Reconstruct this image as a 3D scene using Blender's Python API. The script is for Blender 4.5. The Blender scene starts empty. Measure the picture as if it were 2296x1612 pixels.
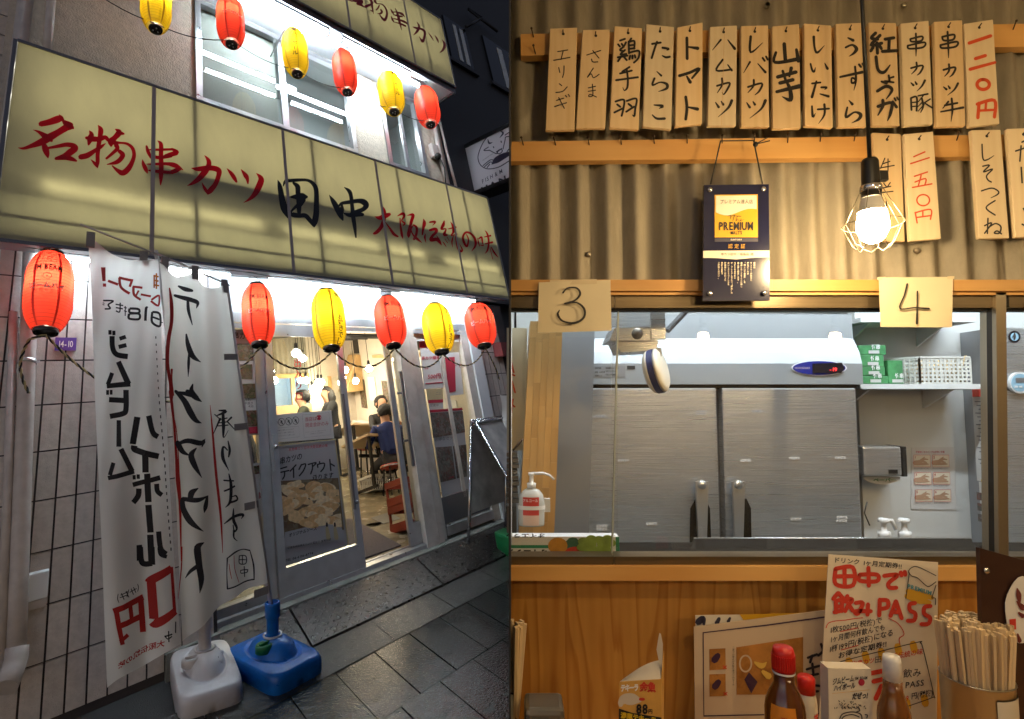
import bpy, bmesh, math, random
from mathutils import Vector, Matrix
random.seed(7)
S = bpy.context.scene
COL = S.collection
# ------------------------------------------------------------------ camera
FPX = 1286.0                       # focal length in units of a 2296 px wide picture
PITCH = math.radians(4.2)
CAM = Vector((0, 0, 1.35))
cam_data = bpy.data.cameras.new('camera')
cam_data.sensor_fit = 'HORIZONTAL'; cam_data.sensor_width = 36
cam_data.lens = 36 * FPX / 2296
cam_data.clip_start = .02; cam_data.clip_end = 400
cam = bpy.data.objects.new('camera', cam_data); COL.objects.link(cam)
cam.location = CAM; cam.rotation_euler = (math.pi / 2 + PITCH, 0, 0)
S.camera = cam
# ------------------------------------------------------------------ night sky
W = bpy.data.worlds.new('World'); S.world = W; W.use_nodes = True
wn = W.node_tree.nodes; wl = W.node_tree.links
bg = wn['Background']
sky = wn.new('ShaderNodeTexSky'); sky.sky_type = 'NISHITA'; sky.sun_disc = False
sky.sun_elevation = math.radians(-4); sky.sun_rotation = math.radians(200)
wl.new(sky.outputs[0], bg.inputs[0]); bg.inputs[1].default_value = 6.3
S.view_settings.view_transform = 'Standard'; S.view_settings.look = 'None'
S.view_settings.exposure = 0; S.view_settings.gamma = 1
S.render.engine = 'CYCLES'
S.cycles.use_denoising = True; S.cycles.denoiser = 'OPENIMAGEDENOISE'
S.cycles.max_bounces = 6; S.cycles.diffuse_bounces = 3; S.cycles.glossy_bounces = 3
S.cycles.transparent_max_bounces = 16; S.cycles.transmission_bounces = 6
S.cycles.sample_clamp_indirect = 4; S.cycles.caustics_reflective = False; S.cycles.caustics_refractive = False
S.cycles.use_light_tree = True; S.cycles.use_adaptive_sampling = True; S.cycles.adaptive_threshold = .04
# ------------------------------------------------------------------ picture -> place
K = 3264 / 2296
CR, SR = math.cos(PITCH), math.sin(PITCH)
def ray(x, y):
    a, b = (x - 1148) / FPX, -(y - 806) / FPX
    return Vector((a, CR - SR * b, SR + CR * b))
def R(x, y, Y):                    # inside room: a point on the plane Y
    r = ray(x, y); return CAM + r * (Y / r.y)
EH = ray(2110, 785).normalized()   # along the shop front
EV = ray(388, -2740).normalized()  # up the shop front
ED = ray(100, 800).normalized()    # into the shop
ORG = CAM + ray(435, 1402) * 3.8   # foot of the door track
ML = Matrix((EH, ED, EV)).transposed()
MLI = ML.inverted()
CL = MLI @ (CAM - ORG)
def P(h, d, v): return ORG + EH * h + ED * d + EV * v
def Lc(x, y, d):                   # (h, d, v) on the plane d
    r = MLI @ ray(x, y); return CL + r * ((d - CL.y) / r.y)
def Gc(x, y, v=0):
    r = MLI @ ray(x, y); return CL + r * ((v - CL.z) / r.z)
def L(x, y, d): return P(*Lc(x, y, d))
def G(x, y, v=0): return P(*Gc(x, y, v))
NG = EH.cross(ED).normalized()     # normal of the street
if NG.z < 0: NG = -NG
def frame(o, z, x):
    z = z.normalized(); x = (x - z * x.dot(z)).normalized(); y = z.cross(x)
    m = Matrix((x, y, z)).transposed().to_4x4(); m.translation = o; return m
def FL(h, d, v, rot=0):            # upright frame at a place of the shop front
    return frame(P(h, d, v), EV, EH) @ Matrix.Rotation(rot, 4, 'Z')
def FG(o, rot=0): return frame(o, NG, EH) @ Matrix.Rotation(rot, 4, 'Z')
# ------------------------------------------------------------------ materials
MAT = {}
def mat(name, col=(.5, .5, .5), rough=.5, metal=0., spec=.5, var=0., vs=8., bump=0., bs=60., emit=None, es=0., trans=0., stretch=None, coat=0., dirt=None, ds=3., alpha=1., rnd=0.):
    m = bpy.data.materials.new(name); m.use_nodes = True
    n, l = m.node_tree.nodes, m.node_tree.links
    b = n['Principled BSDF']
    b.inputs['Base Color'].default_value = (*col, 1); b.inputs['Roughness'].default_value = rough
    b.inputs['Metallic'].default_value = metal; b.inputs['Specular IOR Level'].default_value = spec
    b.inputs['Coat Weight'].default_value = coat; b.inputs['Transmission Weight'].default_value = trans
    b.inputs['Alpha'].default_value = alpha
    if emit:
        b.inputs['Emission Color'].default_value = (*emit, 1); b.inputs['Emission Strength'].default_value = es
    if var or bump or dirt:
        tc = n.new('ShaderNodeTexCoord'); mp = n.new('ShaderNodeMapping'); l.new(tc.outputs['Object'], mp.inputs[0])
        if stretch: mp.inputs['Scale'].default_value = stretch
    last = None
    if var:
        t = n.new('ShaderNodeTexNoise'); t.inputs['Scale'].default_value = vs; t.inputs['Detail'].default_value = 6; l.new(mp.outputs[0], t.inputs[0])
        r = n.new('ShaderNodeMapRange'); r.inputs[1].default_value = .3; r.inputs[2].default_value = .7
        r.inputs[3].default_value = 1 - var; r.inputs[4].default_value = 1 + var; l.new(t.outputs[0], r.inputs[0])
        h = n.new('ShaderNodeMix'); h.data_type = 'RGBA'; h.blend_type = 'MULTIPLY'; h.inputs[0].default_value = 1
        h.inputs[6].default_value = (*col, 1); l.new(r.outputs[0], h.inputs[7]); last = h.outputs[2]
        rr = n.new('ShaderNodeMapRange'); rr.inputs[3].default_value = max(.02, rough - .12); rr.inputs[4].default_value = min(1, rough + .12)
        l.new(t.outputs[0], rr.inputs[0]); l.new(rr.outputs[0], b.inputs['Roughness'])
    if dirt:
        t = n.new('ShaderNodeTexNoise'); t.inputs['Scale'].default_value = ds; t.inputs['Detail'].default_value = 8; t.inputs['Roughness'].default_value = .65
        l.new(mp.outputs[0], t.inputs[0])
        r = n.new('ShaderNodeMapRange'); r.inputs[1].default_value = .48; r.inputs[2].default_value = .68; l.new(t.outputs[0], r.inputs[0])
        h = n.new('ShaderNodeMix'); h.data_type = 'RGBA'; l.new(r.outputs[0], h.inputs[0])
        if last: l.new(last, h.inputs[6])
        else: h.inputs[6].default_value = (*col, 1)
        h.inputs[7].default_value = (*dirt, 1); last = h.outputs[2]
    if rnd and last:
        oi = n.new('ShaderNodeObjectInfo'); mr = n.new('ShaderNodeMapRange'); mr.inputs[3].default_value = 1 - rnd; mr.inputs[4].default_value = 1 + rnd; l.new(oi.outputs['Random'], mr.inputs[0])
        hv = n.new('ShaderNodeHueSaturation'); l.new(last, hv.inputs['Color']); l.new(mr.outputs[0], hv.inputs['Value']); last = hv.outputs[0]
    if last: l.new(last, b.inputs['Base Color'])
    if bump:
        t = n.new('ShaderNodeTexNoise'); t.inputs['Scale'].default_value = bs; t.inputs['Detail'].default_value = 4; l.new(mp.outputs[0], t.inputs[0])
        u = n.new('ShaderNodeBump'); u.inputs['Strength'].default_value = bump; u.inputs['Distance'].default_value = .01
        l.new(t.outputs[0], u.inputs['Height']); l.new(u.outputs[0], b.inputs['Normal'])
    MAT[name] = m; return m
def wood(name, c1, c2, scale=(30, 30, 2), rough=.45, dist=6., ws=1., coat=0., bands=True):
    m = mat(name, c1, rough, coat=coat); n, l = m.node_tree.nodes, m.node_tree.links; b = n['Principled BSDF']
    tc = n.new('ShaderNodeTexCoord'); mp = n.new('ShaderNodeMapping'); mp.inputs['Scale'].default_value = scale
    oi = n.new('ShaderNodeObjectInfo'); ad = n.new('ShaderNodeVectorMath'); ad.operation = 'ADD'
    sc = n.new('ShaderNodeVectorMath'); sc.operation = 'SCALE'; sc.inputs[3].default_value = 9.
    cb = n.new('ShaderNodeCombineXYZ'); l.new(oi.outputs['Random'], cb.inputs[0]); l.new(oi.outputs['Random'], cb.inputs[2]); l.new(cb.outputs[0], sc.inputs[0])
    l.new(tc.outputs['Object'], ad.inputs[0]); l.new(sc.outputs[0], ad.inputs[1]); l.new(ad.outputs[0], mp.inputs[0])
    t = n.new('ShaderNodeTexNoise'); t.inputs['Scale'].default_value = ws; t.inputs['Detail'].default_value = 8; t.inputs['Distortion'].default_value = .6
    l.new(mp.outputs[0], t.inputs[0])
    w = n.new('ShaderNodeTexWave'); w.bands_direction = 'X'; w.inputs['Scale'].default_value = ws * .35; w.inputs['Distortion'].default_value = dist; w.inputs['Detail'].default_value = 3; w.inputs['Detail Scale'].default_value = .6
    l.new(mp.outputs[0], w.inputs[0])
    mx = n.new('ShaderNodeMath'); mx.operation = 'MULTIPLY_ADD'; l.new(w.outputs['Fac'], mx.inputs[0]); mx.inputs[1].default_value = .55 if bands else .12
    l.new(t.outputs[0], mx.inputs[2])
    rp = n.new('ShaderNodeMapRange'); rp.inputs[1].default_value = .35; rp.inputs[2].default_value = 1.0; l.new(mx.outputs[0], rp.inputs[0])
    c = n.new('ShaderNodeMix'); c.data_type = 'RGBA'; l.new(rp.outputs[0], c.inputs[0]); c.inputs[6].default_value = (*c1, 1); c.inputs[7].default_value = (*c2, 1)
    hv = n.new('ShaderNodeHueSaturation'); l.new(c.outputs[2], hv.inputs['Color'])
    mr = n.new('ShaderNodeMapRange'); mr.inputs[3].default_value = .86; mr.inputs[4].default_value = 1.12; l.new(oi.outputs['Random'], mr.inputs[0]); l.new(mr.outputs[0], hv.inputs['Value'])
    l.new(hv.outputs[0], b.inputs['Base Color'])
    bu = n.new('ShaderNodeBump'); bu.inputs['Strength'].default_value = .12; bu.inputs['Distance'].default_value = .003; l.new(t.outputs[0], bu.inputs['Height']); l.new(bu.outputs[0], b.inputs['Normal'])
    return m
def glow(name, col, s):
    m = bpy.data.materials.new(name); m.use_nodes = True; n, l = m.node_tree.nodes, m.node_tree.links
    n.remove(n['Principled BSDF']); e = n.new('ShaderNodeEmission'); e.inputs[0].default_value = (*col, 1); e.inputs[1].default_value = s
    l.new(e.outputs[0], n['Material Output'].inputs[0]); MAT[name] = m; return m
def film(name, col, tr, rough=.5, gloss=.06, tcol=None, grime=0.):      # thin sheet that lets light through, diffusing it
    m = bpy.data.materials.new(name); m.use_nodes = True; n, l = m.node_tree.nodes, m.node_tree.links
    n.remove(n['Principled BSDF'])
    d = n.new('ShaderNodeBsdfDiffuse'); d.inputs[0].default_value = (*col, 1)
    t = n.new('ShaderNodeBsdfTranslucent'); t.inputs[0].default_value = (*(tcol or col), 1)
    x = n.new('ShaderNodeMixShader'); x.inputs[0].default_value = tr; l.new(d.outputs[0], x.inputs[1]); l.new(t.outputs[0], x.inputs[2])
    if grime:
        tc = n.new('ShaderNodeTexCoord'); mp = n.new('ShaderNodeMapping'); mp.inputs['Scale'].default_value = (3, 3, .6); l.new(tc.outputs['Object'], mp.inputs[0])
        nz = n.new('ShaderNodeTexNoise'); nz.inputs['Scale'].default_value = 2.2; nz.inputs['Detail'].default_value = 9; nz.inputs['Roughness'].default_value = .62; l.new(mp.outputs[0], nz.inputs[0])
        mr = n.new('ShaderNodeMapRange'); mr.inputs[1].default_value = .3; mr.inputs[2].default_value = .7; mr.inputs[3].default_value = 1 - grime; mr.inputs[4].default_value = 1.; l.new(nz.outputs[0], mr.inputs[0])
        for sh, cc in ((d, col), (t, tcol or col)):
            mx = n.new('ShaderNodeMix'); mx.data_type = 'RGBA'; mx.blend_type = 'MULTIPLY'; mx.inputs[0].default_value = 1; mx.inputs[6].default_value = (*cc, 1); l.new(mr.outputs[0], mx.inputs[7]); l.new(mx.outputs[2], sh.inputs[0])
    g = n.new('ShaderNodeBsdfGlossy'); g.inputs['Roughness'].default_value = rough
    y = n.new('ShaderNodeMixShader'); y.inputs[0].default_value = gloss; l.new(x.outputs[0], y.inputs[1]); l.new(g.outputs[0], y.inputs[2])
    l.new(y.outputs[0], n['Material Output'].inputs[0]); MAT[name] = m; return m
def glass(name, tint=(1, 1, 1), refl=1., rough=0.):
    m = bpy.data.materials.new(name); m.use_nodes = True; n, l = m.node_tree.nodes, m.node_tree.links
    n.remove(n['Principled BSDF'])
    t = n.new('ShaderNodeBsdfTransparent'); t.inputs[0].default_value = (*tint, 1)
    g = n.new('ShaderNodeBsdfGlossy'); g.inputs['Roughness'].default_value = rough; g.inputs[0].default_value = (refl, refl, refl, 1)
    ge = n.new('ShaderNodeNewGeometry'); dt = n.new('ShaderNodeVectorMath'); dt.operation = 'DOT_PRODUCT'; l.new(ge.outputs['Normal'], dt.inputs[0]); l.new(ge.outputs['Incoming'], dt.inputs[1])
    ab_ = n.new('ShaderNodeMath'); ab_.operation = 'ABSOLUTE'; l.new(dt.outputs['Value'], ab_.inputs[0]); om = n.new('ShaderNodeMath'); om.operation = 'SUBTRACT'; om.inputs[0].default_value = 1; l.new(ab_.outputs[0], om.inputs[1])
    pw5 = n.new('ShaderNodeMath'); pw5.operation = 'POWER'; l.new(om.outputs[0], pw5.inputs[0]); pw5.inputs[1].default_value = 5; f = n.new('ShaderNodeMath'); f.operation = 'MULTIPLY_ADD'; l.new(pw5.outputs[0], f.inputs[0]); f.inputs[1].default_value = .95; f.inputs[2].default_value = .035
    x = n.new('ShaderNodeMixShader'); l.new(f.outputs[0], x.inputs[0]); l.new(t.outputs[0], x.inputs[1]); l.new(g.outputs[0], x.inputs[2])
    l.new(x.outputs[0], n['Material Output'].inputs[0]); MAT[name] = m; return m
# ------------------------------------------------------------------ meshes
class MB:
    def __init__(s): s.v = []; s.f = []; s.sm = []
    def add(s, vs, fs, smooth=False):
        o = len(s.v); s.v += [Vector(p) for p in vs]; s.f += [[o + i for i in f] for f in fs]; s.sm += [smooth] * len(fs); return s
    def box(s, x0, x1, y0, y1, z0, z1, fn=None, bev=0.):
        if bev:
            b = bmesh.new(); bmesh.ops.create_cube(b, size=1)
            for q in b.verts: q.co = Vector(((x0 + x1) / 2 + q.co.x * (x1 - x0), (y0 + y1) / 2 + q.co.y * (y1 - y0), (z0 + z1) / 2 + q.co.z * (z1 - z0)))
            bmesh.ops.bevel(b, geom=b.edges[:], offset=bev, segments=2, affect='EDGES', profile=.6)
            b.verts.index_update(); vs = [q.co.copy() for q in b.verts]; fs = [[q.index for q in f.verts] for f in b.faces]; b.free()
        else:
            vs = [Vector((x, y, z)) for z in (z0, z1) for y in (y0, y1) for x in (x0, x1)]
            fs = [(0, 2, 3, 1), (4, 5, 7, 6), (0, 1, 5, 4), (2, 6, 7, 3), (0, 4, 6, 2), (1, 3, 7, 5)]
        if fn: vs = [fn(*p) for p in vs]
        return s.add(vs, fs, bool(bev) and False)
    def quad(s, a, b, c, d): return s.add([a, b, c, d], [(0, 1, 2, 3)])
    def slab(s, pts, off):             # polygon given extent along the vector off
        n = len(pts); pts = [Vector(p) for p in pts]; off = Vector(off)
        return s.add(pts + [p + off for p in pts], [list(range(n)), list(range(2 * n - 1, n - 1, -1))] + [(i, (i + 1) % n, n + (i + 1) % n, n + i) for i in range(n)])
    def tube(s, path, r, n=8, cap=True, smooth=True):
        path = [Vector(p) for p in path]; m = len(path); rr = r if isinstance(r, (list, tuple)) else [r] * m
        t0 = (path[1] - path[0]).normalized(); up = Vector((0, 0, 1)) if abs(t0.z) < .9 else Vector((1, 0, 0))
        a = t0.cross(up).normalized(); vs = []
        for i, p in enumerate(path):
            t = (path[min(i + 1, m - 1)] - path[max(i - 1, 0)]).normalized()
            a = (a - t * a.dot(t)).normalized(); b = t.cross(a)
            for k in range(n):
                w = 2 * math.pi * k / n; vs.append(p + (a * math.cos(w) + b * math.sin(w)) * rr[i])
        fs = [(i * n + k, i * n + (k + 1) % n, (i + 1) * n + (k + 1) % n, (i + 1) * n + k) for i in range(m - 1) for k in range(n)]
        s.add(vs, fs, smooth)
        if cap:
            o = len(s.v) - len(vs); s.f += [[o + k for k in range(n)][::-1], [o + (m - 1) * n + k for k in range(n)]]; s.sm += [False, False]
        return s
    def lathe(s, prof, n=20, o=(0, 0, 0), m=None, smooth=True, sx=1., sy=1., cap=True, a0=0., a1=2 * math.pi):
        o = Vector(o); full = abs(a1 - a0 - 2 * math.pi) < 1e-6; nn = n if full else n + 1
        vs = []
        for r, z in prof:
            for k in range(nn):
                w = a0 + (a1 - a0) * k / n; p = Vector((r * math.cos(w) * sx, r * math.sin(w) * sy, z)); vs.append((m @ p if m else p) + o)
        fs = [(i * nn + k, i * nn + (k + 1) % nn, (i + 1) * nn + (k + 1) % nn, (i + 1) * nn + k) for i in range(len(prof) - 1) for k in range(nn if full else nn - 1)]
        s.add(vs, fs, smooth)
        if cap and full:
            b = len(s.v) - len(vs)
            if prof[0][0] > 1e-5: s.f.append([b + k for k in range(nn)][::-1]); s.sm.append(False)
            if prof[-1][0] > 1e-5: s.f.append([b + (len(prof) - 1) * nn + k for k in range(nn)]); s.sm.append(False)
        return s
    def ball(s, c, rx, ry=None, rz=None, n=12, m=8):
        ry = ry or rx; rz = rz or rx; c = Vector(c)
        vs = [c + Vector((rx * math.sin(math.pi * i / m) * math.cos(2 * math.pi * k / n), ry * math.sin(math.pi * i / m) * math.sin(2 * math.pi * k / n), rz * math.cos(math.pi * i / m))) for i in range(m + 1) for k in range(n)]
        return s.add(vs, [(i * n + k, (i + 1) * n + k, (i + 1) * n + (k + 1) % n, i * n + (k + 1) % n) for i in range(m) for k in range(n)], True)
    def grid(s, nu, nv, fn, smooth=True):
        vs = [fn(i / nu, j / nv) for j in range(nv + 1) for i in range(nu + 1)]
        return s.add(vs, [(j * (nu + 1) + i, j * (nu + 1) + i + 1, (j + 1) * (nu + 1) + i + 1, (j + 1) * (nu + 1) + i) for j in range(nv) for i in range(nu)], smooth)
    def mesh(s, name, material):
        me = bpy.data.meshes.new(name); me.from_pydata([tuple(p) for p in s.v], [], s.f)
        me.polygons.foreach_set('use_smooth', s.sm); me.validate(); me.update()
        if material: me.materials.append(MAT[material] if isinstance(material, str) else material)
        return me
    def build(s, name, material, parent=None, recalc=True):
        me = s.mesh(name, material)
        if recalc:
            b = bmesh.new(); b.from_mesh(me); bmesh.ops.recalc_face_normals(b, faces=b.faces); b.to_mesh(me); b.free()
        o = bpy.data.objects.new(name, me); COL.objects.link(o)
        if parent:
            o.parent = parent
            if parent.name in WORLDLY: o.matrix_parent_inverse = Matrix.Translation(-parent.location)
        return o
WORLDLY = set()
def tag(o, label, cat, group=None, kind=None):
    if label: o['label'] = label
    if cat: o['category'] = cat
    if group: o['group'] = group
    if kind: o['kind'] = kind
    return o
def thing(name, label, cat, m=None, group=None, kind=None):
    """an Empty at the base of the thing; m a Matrix (parts in its own frame) or a point (parts in place coordinates)"""
    o = bpy.data.objects.new(name, None); COL.objects.link(o); o.empty_display_size = .05
    if isinstance(m, Matrix): o.matrix_basis = m
    else:
        o.location = m if m is not None else (0, 0, 0); WORLDLY.add(o.name)
    return tag(o, label, cat, group, kind)
def struct(name, mb, material):
    o = mb.build(name, material); o['kind'] = 'structure'; return o
def copy_tree(o, parent=None, m=None):
    c = o.copy(); COL.objects.link(c)
    if parent: c.parent = parent
    elif m is not None: c.matrix_basis = m
    for ch in o.children: copy_tree(ch, c)
    return c
# ------------------------------------------------------------------ lettering
GL = {}
def glyph(ch, bold=0.):
    k = (ch, bold)
    if k not in GL:
        cu = bpy.data.curves.new('g', 'FONT'); cu.body = ch; cu.resolution_u = 2; cu.offset = bold; cu.size = 1
        ob = bpy.data.objects.new('g', cu); me = ob.to_mesh()
        vs = [(q.co.x, q.co.y) for q in me.vertices]; fs = [tuple(f.vertices) for f in me.polygons]
        ob.to_mesh_clear(); bpy.data.objects.remove(ob); bpy.data.curves.remove(cu)
        wide = ord(ch) > 0x2000
        if wide: vs = [(x, y + .05) for x, y in vs]; adv = 1.
        else: adv = (max([x for x, y in vs] or [.2]) + .07)
        GL[k] = (vs, fs, adv)
    return GL[k]
def text(mb, s, fn, o, ux, uy, bold=.012, vertical=False, sp=1., fit=None):
    """lay the characters out from o with the em vectors ux, uy (2-D) and put every vertex on the surface fn"""
    ox, oy = o; x = y = 0.
    if fit:
        w = sum(glyph(c, bold)[2] if c != ' ' else .4 for c in s) * sp; q = fit / w / math.hypot(*ux); ux = (ux[0] * q, ux[1] * q)
    for c in s:
        if c == ' ': x += 0 if vertical else .4 * sp; y -= .4 * sp if vertical else 0; continue
        vs, fs, adv = glyph(c, bold)
        if c in 'ー' and vertical: vs = [(.5 + (q - .4), .4 + (p - .5)) for p, q in vs]; vs = [(.9 - p + .1, q) for p, q in vs]
        mb.add([fn(ox + (x + p) * ux[0] + (y + q) * uy[0], oy + (x + p) * ux[1] + (y + q) * uy[1]) for p, q in vs], fs)
        if vertical: y -= sp
        else: x += adv * sp
    return mb
def resample(pts, n):
    out = []
    m = len(pts)
    if m == 2: return [tuple(pts[0][k] + (pts[1][k] - pts[0][k]) * i / n for k in range(3)) for i in range(n + 1)]
    for i in range(m - 1):
        a, b, c, d = pts[max(i - 1, 0)], pts[i], pts[i + 1], pts[min(i + 2, m - 1)]
        for j in range(n):
            t = j / n
            out.append(tuple(.5 * (2 * b[k] + (c[k] - a[k]) * t + (2 * a[k] - 5 * b[k] + 4 * c[k] - d[k]) * t * t + (3 * b[k] - a[k] - 3 * c[k] + d[k]) * t ** 3) for k in range(3)))
    out.append(tuple(pts[-1])); return out
def brush(mb, strokes, fn, w=10., n=5, round_=True, lift=.0002):
    """strokes drawn with a brush: lists of (x, y[, width]) in the sheet's own 2-D units; fn(x, y, lift) puts them on the surface"""
    for k, st in enumerate(strokes):
        pts = [(p[0], p[1], p[2] if len(p) > 2 else w) for p in st]
        pts = resample(pts, n if len(pts) > 2 else 3); m = len(pts); lf, rt = [], []
        for i, (x, y, ww) in enumerate(pts):
            a, b = pts[max(i - 1, 0)], pts[min(i + 1, m - 1)]; dx, dy = b[0] - a[0], b[1] - a[1]; q = math.hypot(dx, dy) or 1
            nx, ny = -dy / q, dx / q; ww = max(ww, 1e-5) / 2
            lf.append((x + nx * ww, y + ny * ww)); rt.append((x - nx * ww, y - ny * ww))
        poly = [(lf[i], rt[i]) for i in range(m)]
        if round_:
            (x0, y0, w0), (x1, y1, w1) = pts[0], pts[-1]
            d0 = Vector((pts[0][0] - pts[1][0], pts[0][1] - pts[1][1])).normalized() * w0 * .4; d1 = Vector((pts[-1][0] - pts[-2][0], pts[-1][1] - pts[-2][1])).normalized() * w1 * .4
            def cap(p, q, d): return ((p[0] * .75 + q[0] * .25 + d[0], p[1] * .75 + q[1] * .25 + d[1]), (q[0] * .75 + p[0] * .25 + d[0], q[1] * .75 + p[1] * .25 + d[1]))
            poly = [cap(lf[0], rt[0], d0)] + poly + [cap(lf[-1], rt[-1], d1)]
        vs = [fn(p[0], p[1], lift * k) for pr in poly for p in pr]
        mb.add(vs, [(2 * i, 2 * i + 1, 2 * i + 3, 2 * i + 2) for i in range(len(poly) - 1)])
    return mb
def characters(strokes, w, grow):            # strokes that touch or nearly touch make one character
    bx = []
    for st in strokes:
        ww = max((p[2] if len(p) > 2 else w) for p in st) / 2 + grow; bx.append((min(p[0] for p in st) - ww, min(p[1] for p in st) - ww, max(p[0] for p in st) + ww, max(p[1] for p in st) + ww))
    gr = list(range(len(strokes)))
    def find(i):
        while gr[i] != i: i = gr[i]
        return i
    for i in range(len(bx)):
        for j in range(i):
            a, b = bx[i], bx[j]
            if a[0] < b[2] and b[0] < a[2] and a[1] < b[3] and b[1] < a[3]: gr[find(i)] = find(j)
    out = {}
    for i, st in enumerate(strokes): out.setdefault(find(i), []).append(st)
    return list(out.values())
def zoomed(x0, y0, s):                 # a crop of the photograph measured at scale s -> picture units
    return lambda x, y: ((x0 + x / s) / K, (y0 + y / s) / K)
def lit_bulb(name, col, s): return glow(name, col, s)
def ring(cx, cy, rx, ry, n=14): return [(cx + rx * math.sin(2 * math.pi * i / n), cy - ry * math.cos(2 * math.pi * i / n)) for i in range(n + 1)]
# ================================================================== materials
mat('asphalt', (.022, .022, .024), .55, var=.35, vs=60, bump=.6, bs=220)
mat('paver', (.026, .029, .027), .13, rnd=.16, var=.35, vs=14, bump=.28, bs=70, dirt=(.018, .023, .018), ds=9)
mat('joint', (.012, .012, .011), .7)
mat('kerb', (.04, .04, .036), .18, var=.3, vs=18, bump=.5, bs=120, dirt=(.028, .028, .024), ds=8)
mat('concrete', (.2, .2, .18), .65, var=.3, vs=14, bump=.5, bs=70, dirt=(.09, .09, .08), ds=7)
mat('steel_plate', (.045, .038, .034), .3, metal=.55, var=.35, vs=22, bump=.25, bs=60)
mat('tile', (.58, .515, .47), .42, rnd=.07, var=.1, vs=30, bump=.5, bs=200)
mat('mortar', (.055, .048, .05), .9)
mat('stucco', (.58, .51, .42), .9, var=.12, vs=20, bump=1., bs=75)
mat('white_panel', (.72, .76, .8), .5, var=.05, vs=5)
mat('soffit', (.8, .84, .88), .45)
mat('aluminium', (.56, .57, .59), .32, metal=.75, var=.08, vs=10)
mat('alu_dark', (.2, .2, .22), .4, metal=.6)
mat('pillar', (.62, .58, .54), .55, var=.08, vs=9, dirt=(.5, .45, .4), ds=5)
mat('pvc', (.55, .5, .47), .45, var=.12, vs=14)
mat('black', (.012, .012, .012), .4)
mat('dark_red', (.16, .03, .03), .6)
mat('dark_wall', (.028, .031, .036), .6, var=.2, vs=4)
mat('night_glass', (.01, .013, .016), .12)
glass('pane', (.97, .98, .98))
glass('door_glass', (.93, .95, .93))
# ================================================================== street
g = MB(); g.grid(24, 24, lambda a, b: P(-60 + 120 * a, -40 + 110 * b, -.19), False)
ground = struct('ground', g, 'asphalt')
m = MB(); m.box(-.35, 6, -4.4, -.62, -.185, -.17, P)
pave = struct('pavement', m, 'joint')
random.seed(3)
PV = [MB().box(.004, .296, .004, .586, 0, .02 + .002 * i, P0 := (lambda x, y, z: EH * x + ED * y + EV * z), 0).mesh('paver', 'paver') for i in range(3)]
def piece(me, name, parent, loc):
    o = bpy.data.objects.new(name, me); COL.objects.link(o); o.parent = parent; o.location = loc; return o
for r in range(5):
    for c in range(-1, 15):
        h = .02 + .3 * c + .15 * (r % 2)
        if -.34 < h < 4.4: piece(random.choice(PV), 'paver', pave, P(h, -1.6 - .59 * r, -.17))
KS = MB().box(.004, .596, .004, .375, 0, .022, P0).mesh('kerb_stone', 'kerb')
for c in range(-1, 8): piece(KS, 'kerb_stone', pave, P(-.1 + .6 * c, -1.005, -.17))
# steel ramp in front of the door: chequer plates with raised bars
rp = thing('steel_ramp', 'rusty brown chequer plate ramp lying along the doorstep', 'ramp', P(1.2, -.42, -.15))
def ramp_pt(h, d, z=0):
    t = (d + .6) / .42; return P(h, d, -.145 + .1 * t + z)
for h0, h1 in ((.12, .62), (.63, 1.87), (1.88, 3.1)):
    m = MB(); m.slab([ramp_pt(h0 + .004, -.6), ramp_pt(h1 - .004, -.6), ramp_pt(h1 - .004, -.18), ramp_pt(h0 + .004, -.18)], EV * -.02)
    pl = m.build('plate', 'steel_plate', rp)
    b = MB(); nh = int((h1 - h0) / .052)
    for i in range(nh):
        for j in range(8):
            h, d = h0 + .025 + i * .052, -.58 + j * .053; s = 1 if (i + j) % 2 else -1
            a, e, n_ = Vector((.017, .014 * s)), Vector((.005 * -s, .006)), .006
            q = [ramp_pt(h - a.x, d - a.y, .0005), ramp_pt(h + e.x, d + e.y, .0005), ramp_pt(h + a.x, d + a.y, .0005), ramp_pt(h - e.x, d - e.y, .0005)]
            cpt = ramp_pt(h, d, n_)
            b.add(q + [cpt], [(0, 1, 4), (1, 2, 4), (2, 3, 4), (3, 0, 4)])
    t = b.build('tread', 'steel_plate', pl); t['kind'] = 'stuff'
# ================================================================== restaurant building
B = thing('restaurant_building', 'two storey restaurant front with tiled wall, sliding doors and stucco upper wall', 'building', P(0, 0, -.15))
def bp(name, material, *boxes, parent=B, bev=0.):
    m = MB()
    for bx in boxes: m.box(*bx, fn=P, bev=bev)
    return m.build(name, material, parent)
bp('doorstep', 'concrete', (-.2, 3.3, -.18, .02, -.25, -.035))
tw = bp('tiled_wall', 'mortar', (-2.6, .12, -.14, .05, -.3, 3.2))
TM = [MB().box(.004, .094, 0, .012 + .0015 * i, .004, .288, P0).mesh('tile', 'tile') for i in range(3)]
for i in range(26):
    for j in range(10):
        h = -2.5 + i * .1; v = -.14 + j * .294
        piece(random.choice(TM), 'tile', tw, P(h, -.152 - random.random() * .002, v))
for i in range(5):                                   # tiled return wall beyond the right window
    for j in range(9): piece(TM[i % 3], 'tile', tw, P(3.42 + i * .1, -.02, -.1 + j * .294))
bp('side_wall', 'mortar', (3.4, 4.1, -.005, .3, -.3, 2.66))
bp('soffit', 'soffit', (-1.17, 3.55, -.66, .04, 2.69, 2.72))
bp('cheek_panel', 'white_panel', (-1.19, -1.172, -.62, -.14, 2.2, 2.7))
bp('transom_panel', 'white_panel', (-.1, 3.4, -.01, .05, 2.34, 2.69))
bp('door_head', 'aluminium', (.1, 3.4, -.07, .03, 2.25, 2.335), (.1, 3.4, -.09, .03, 2.19, 2.235))
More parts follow.
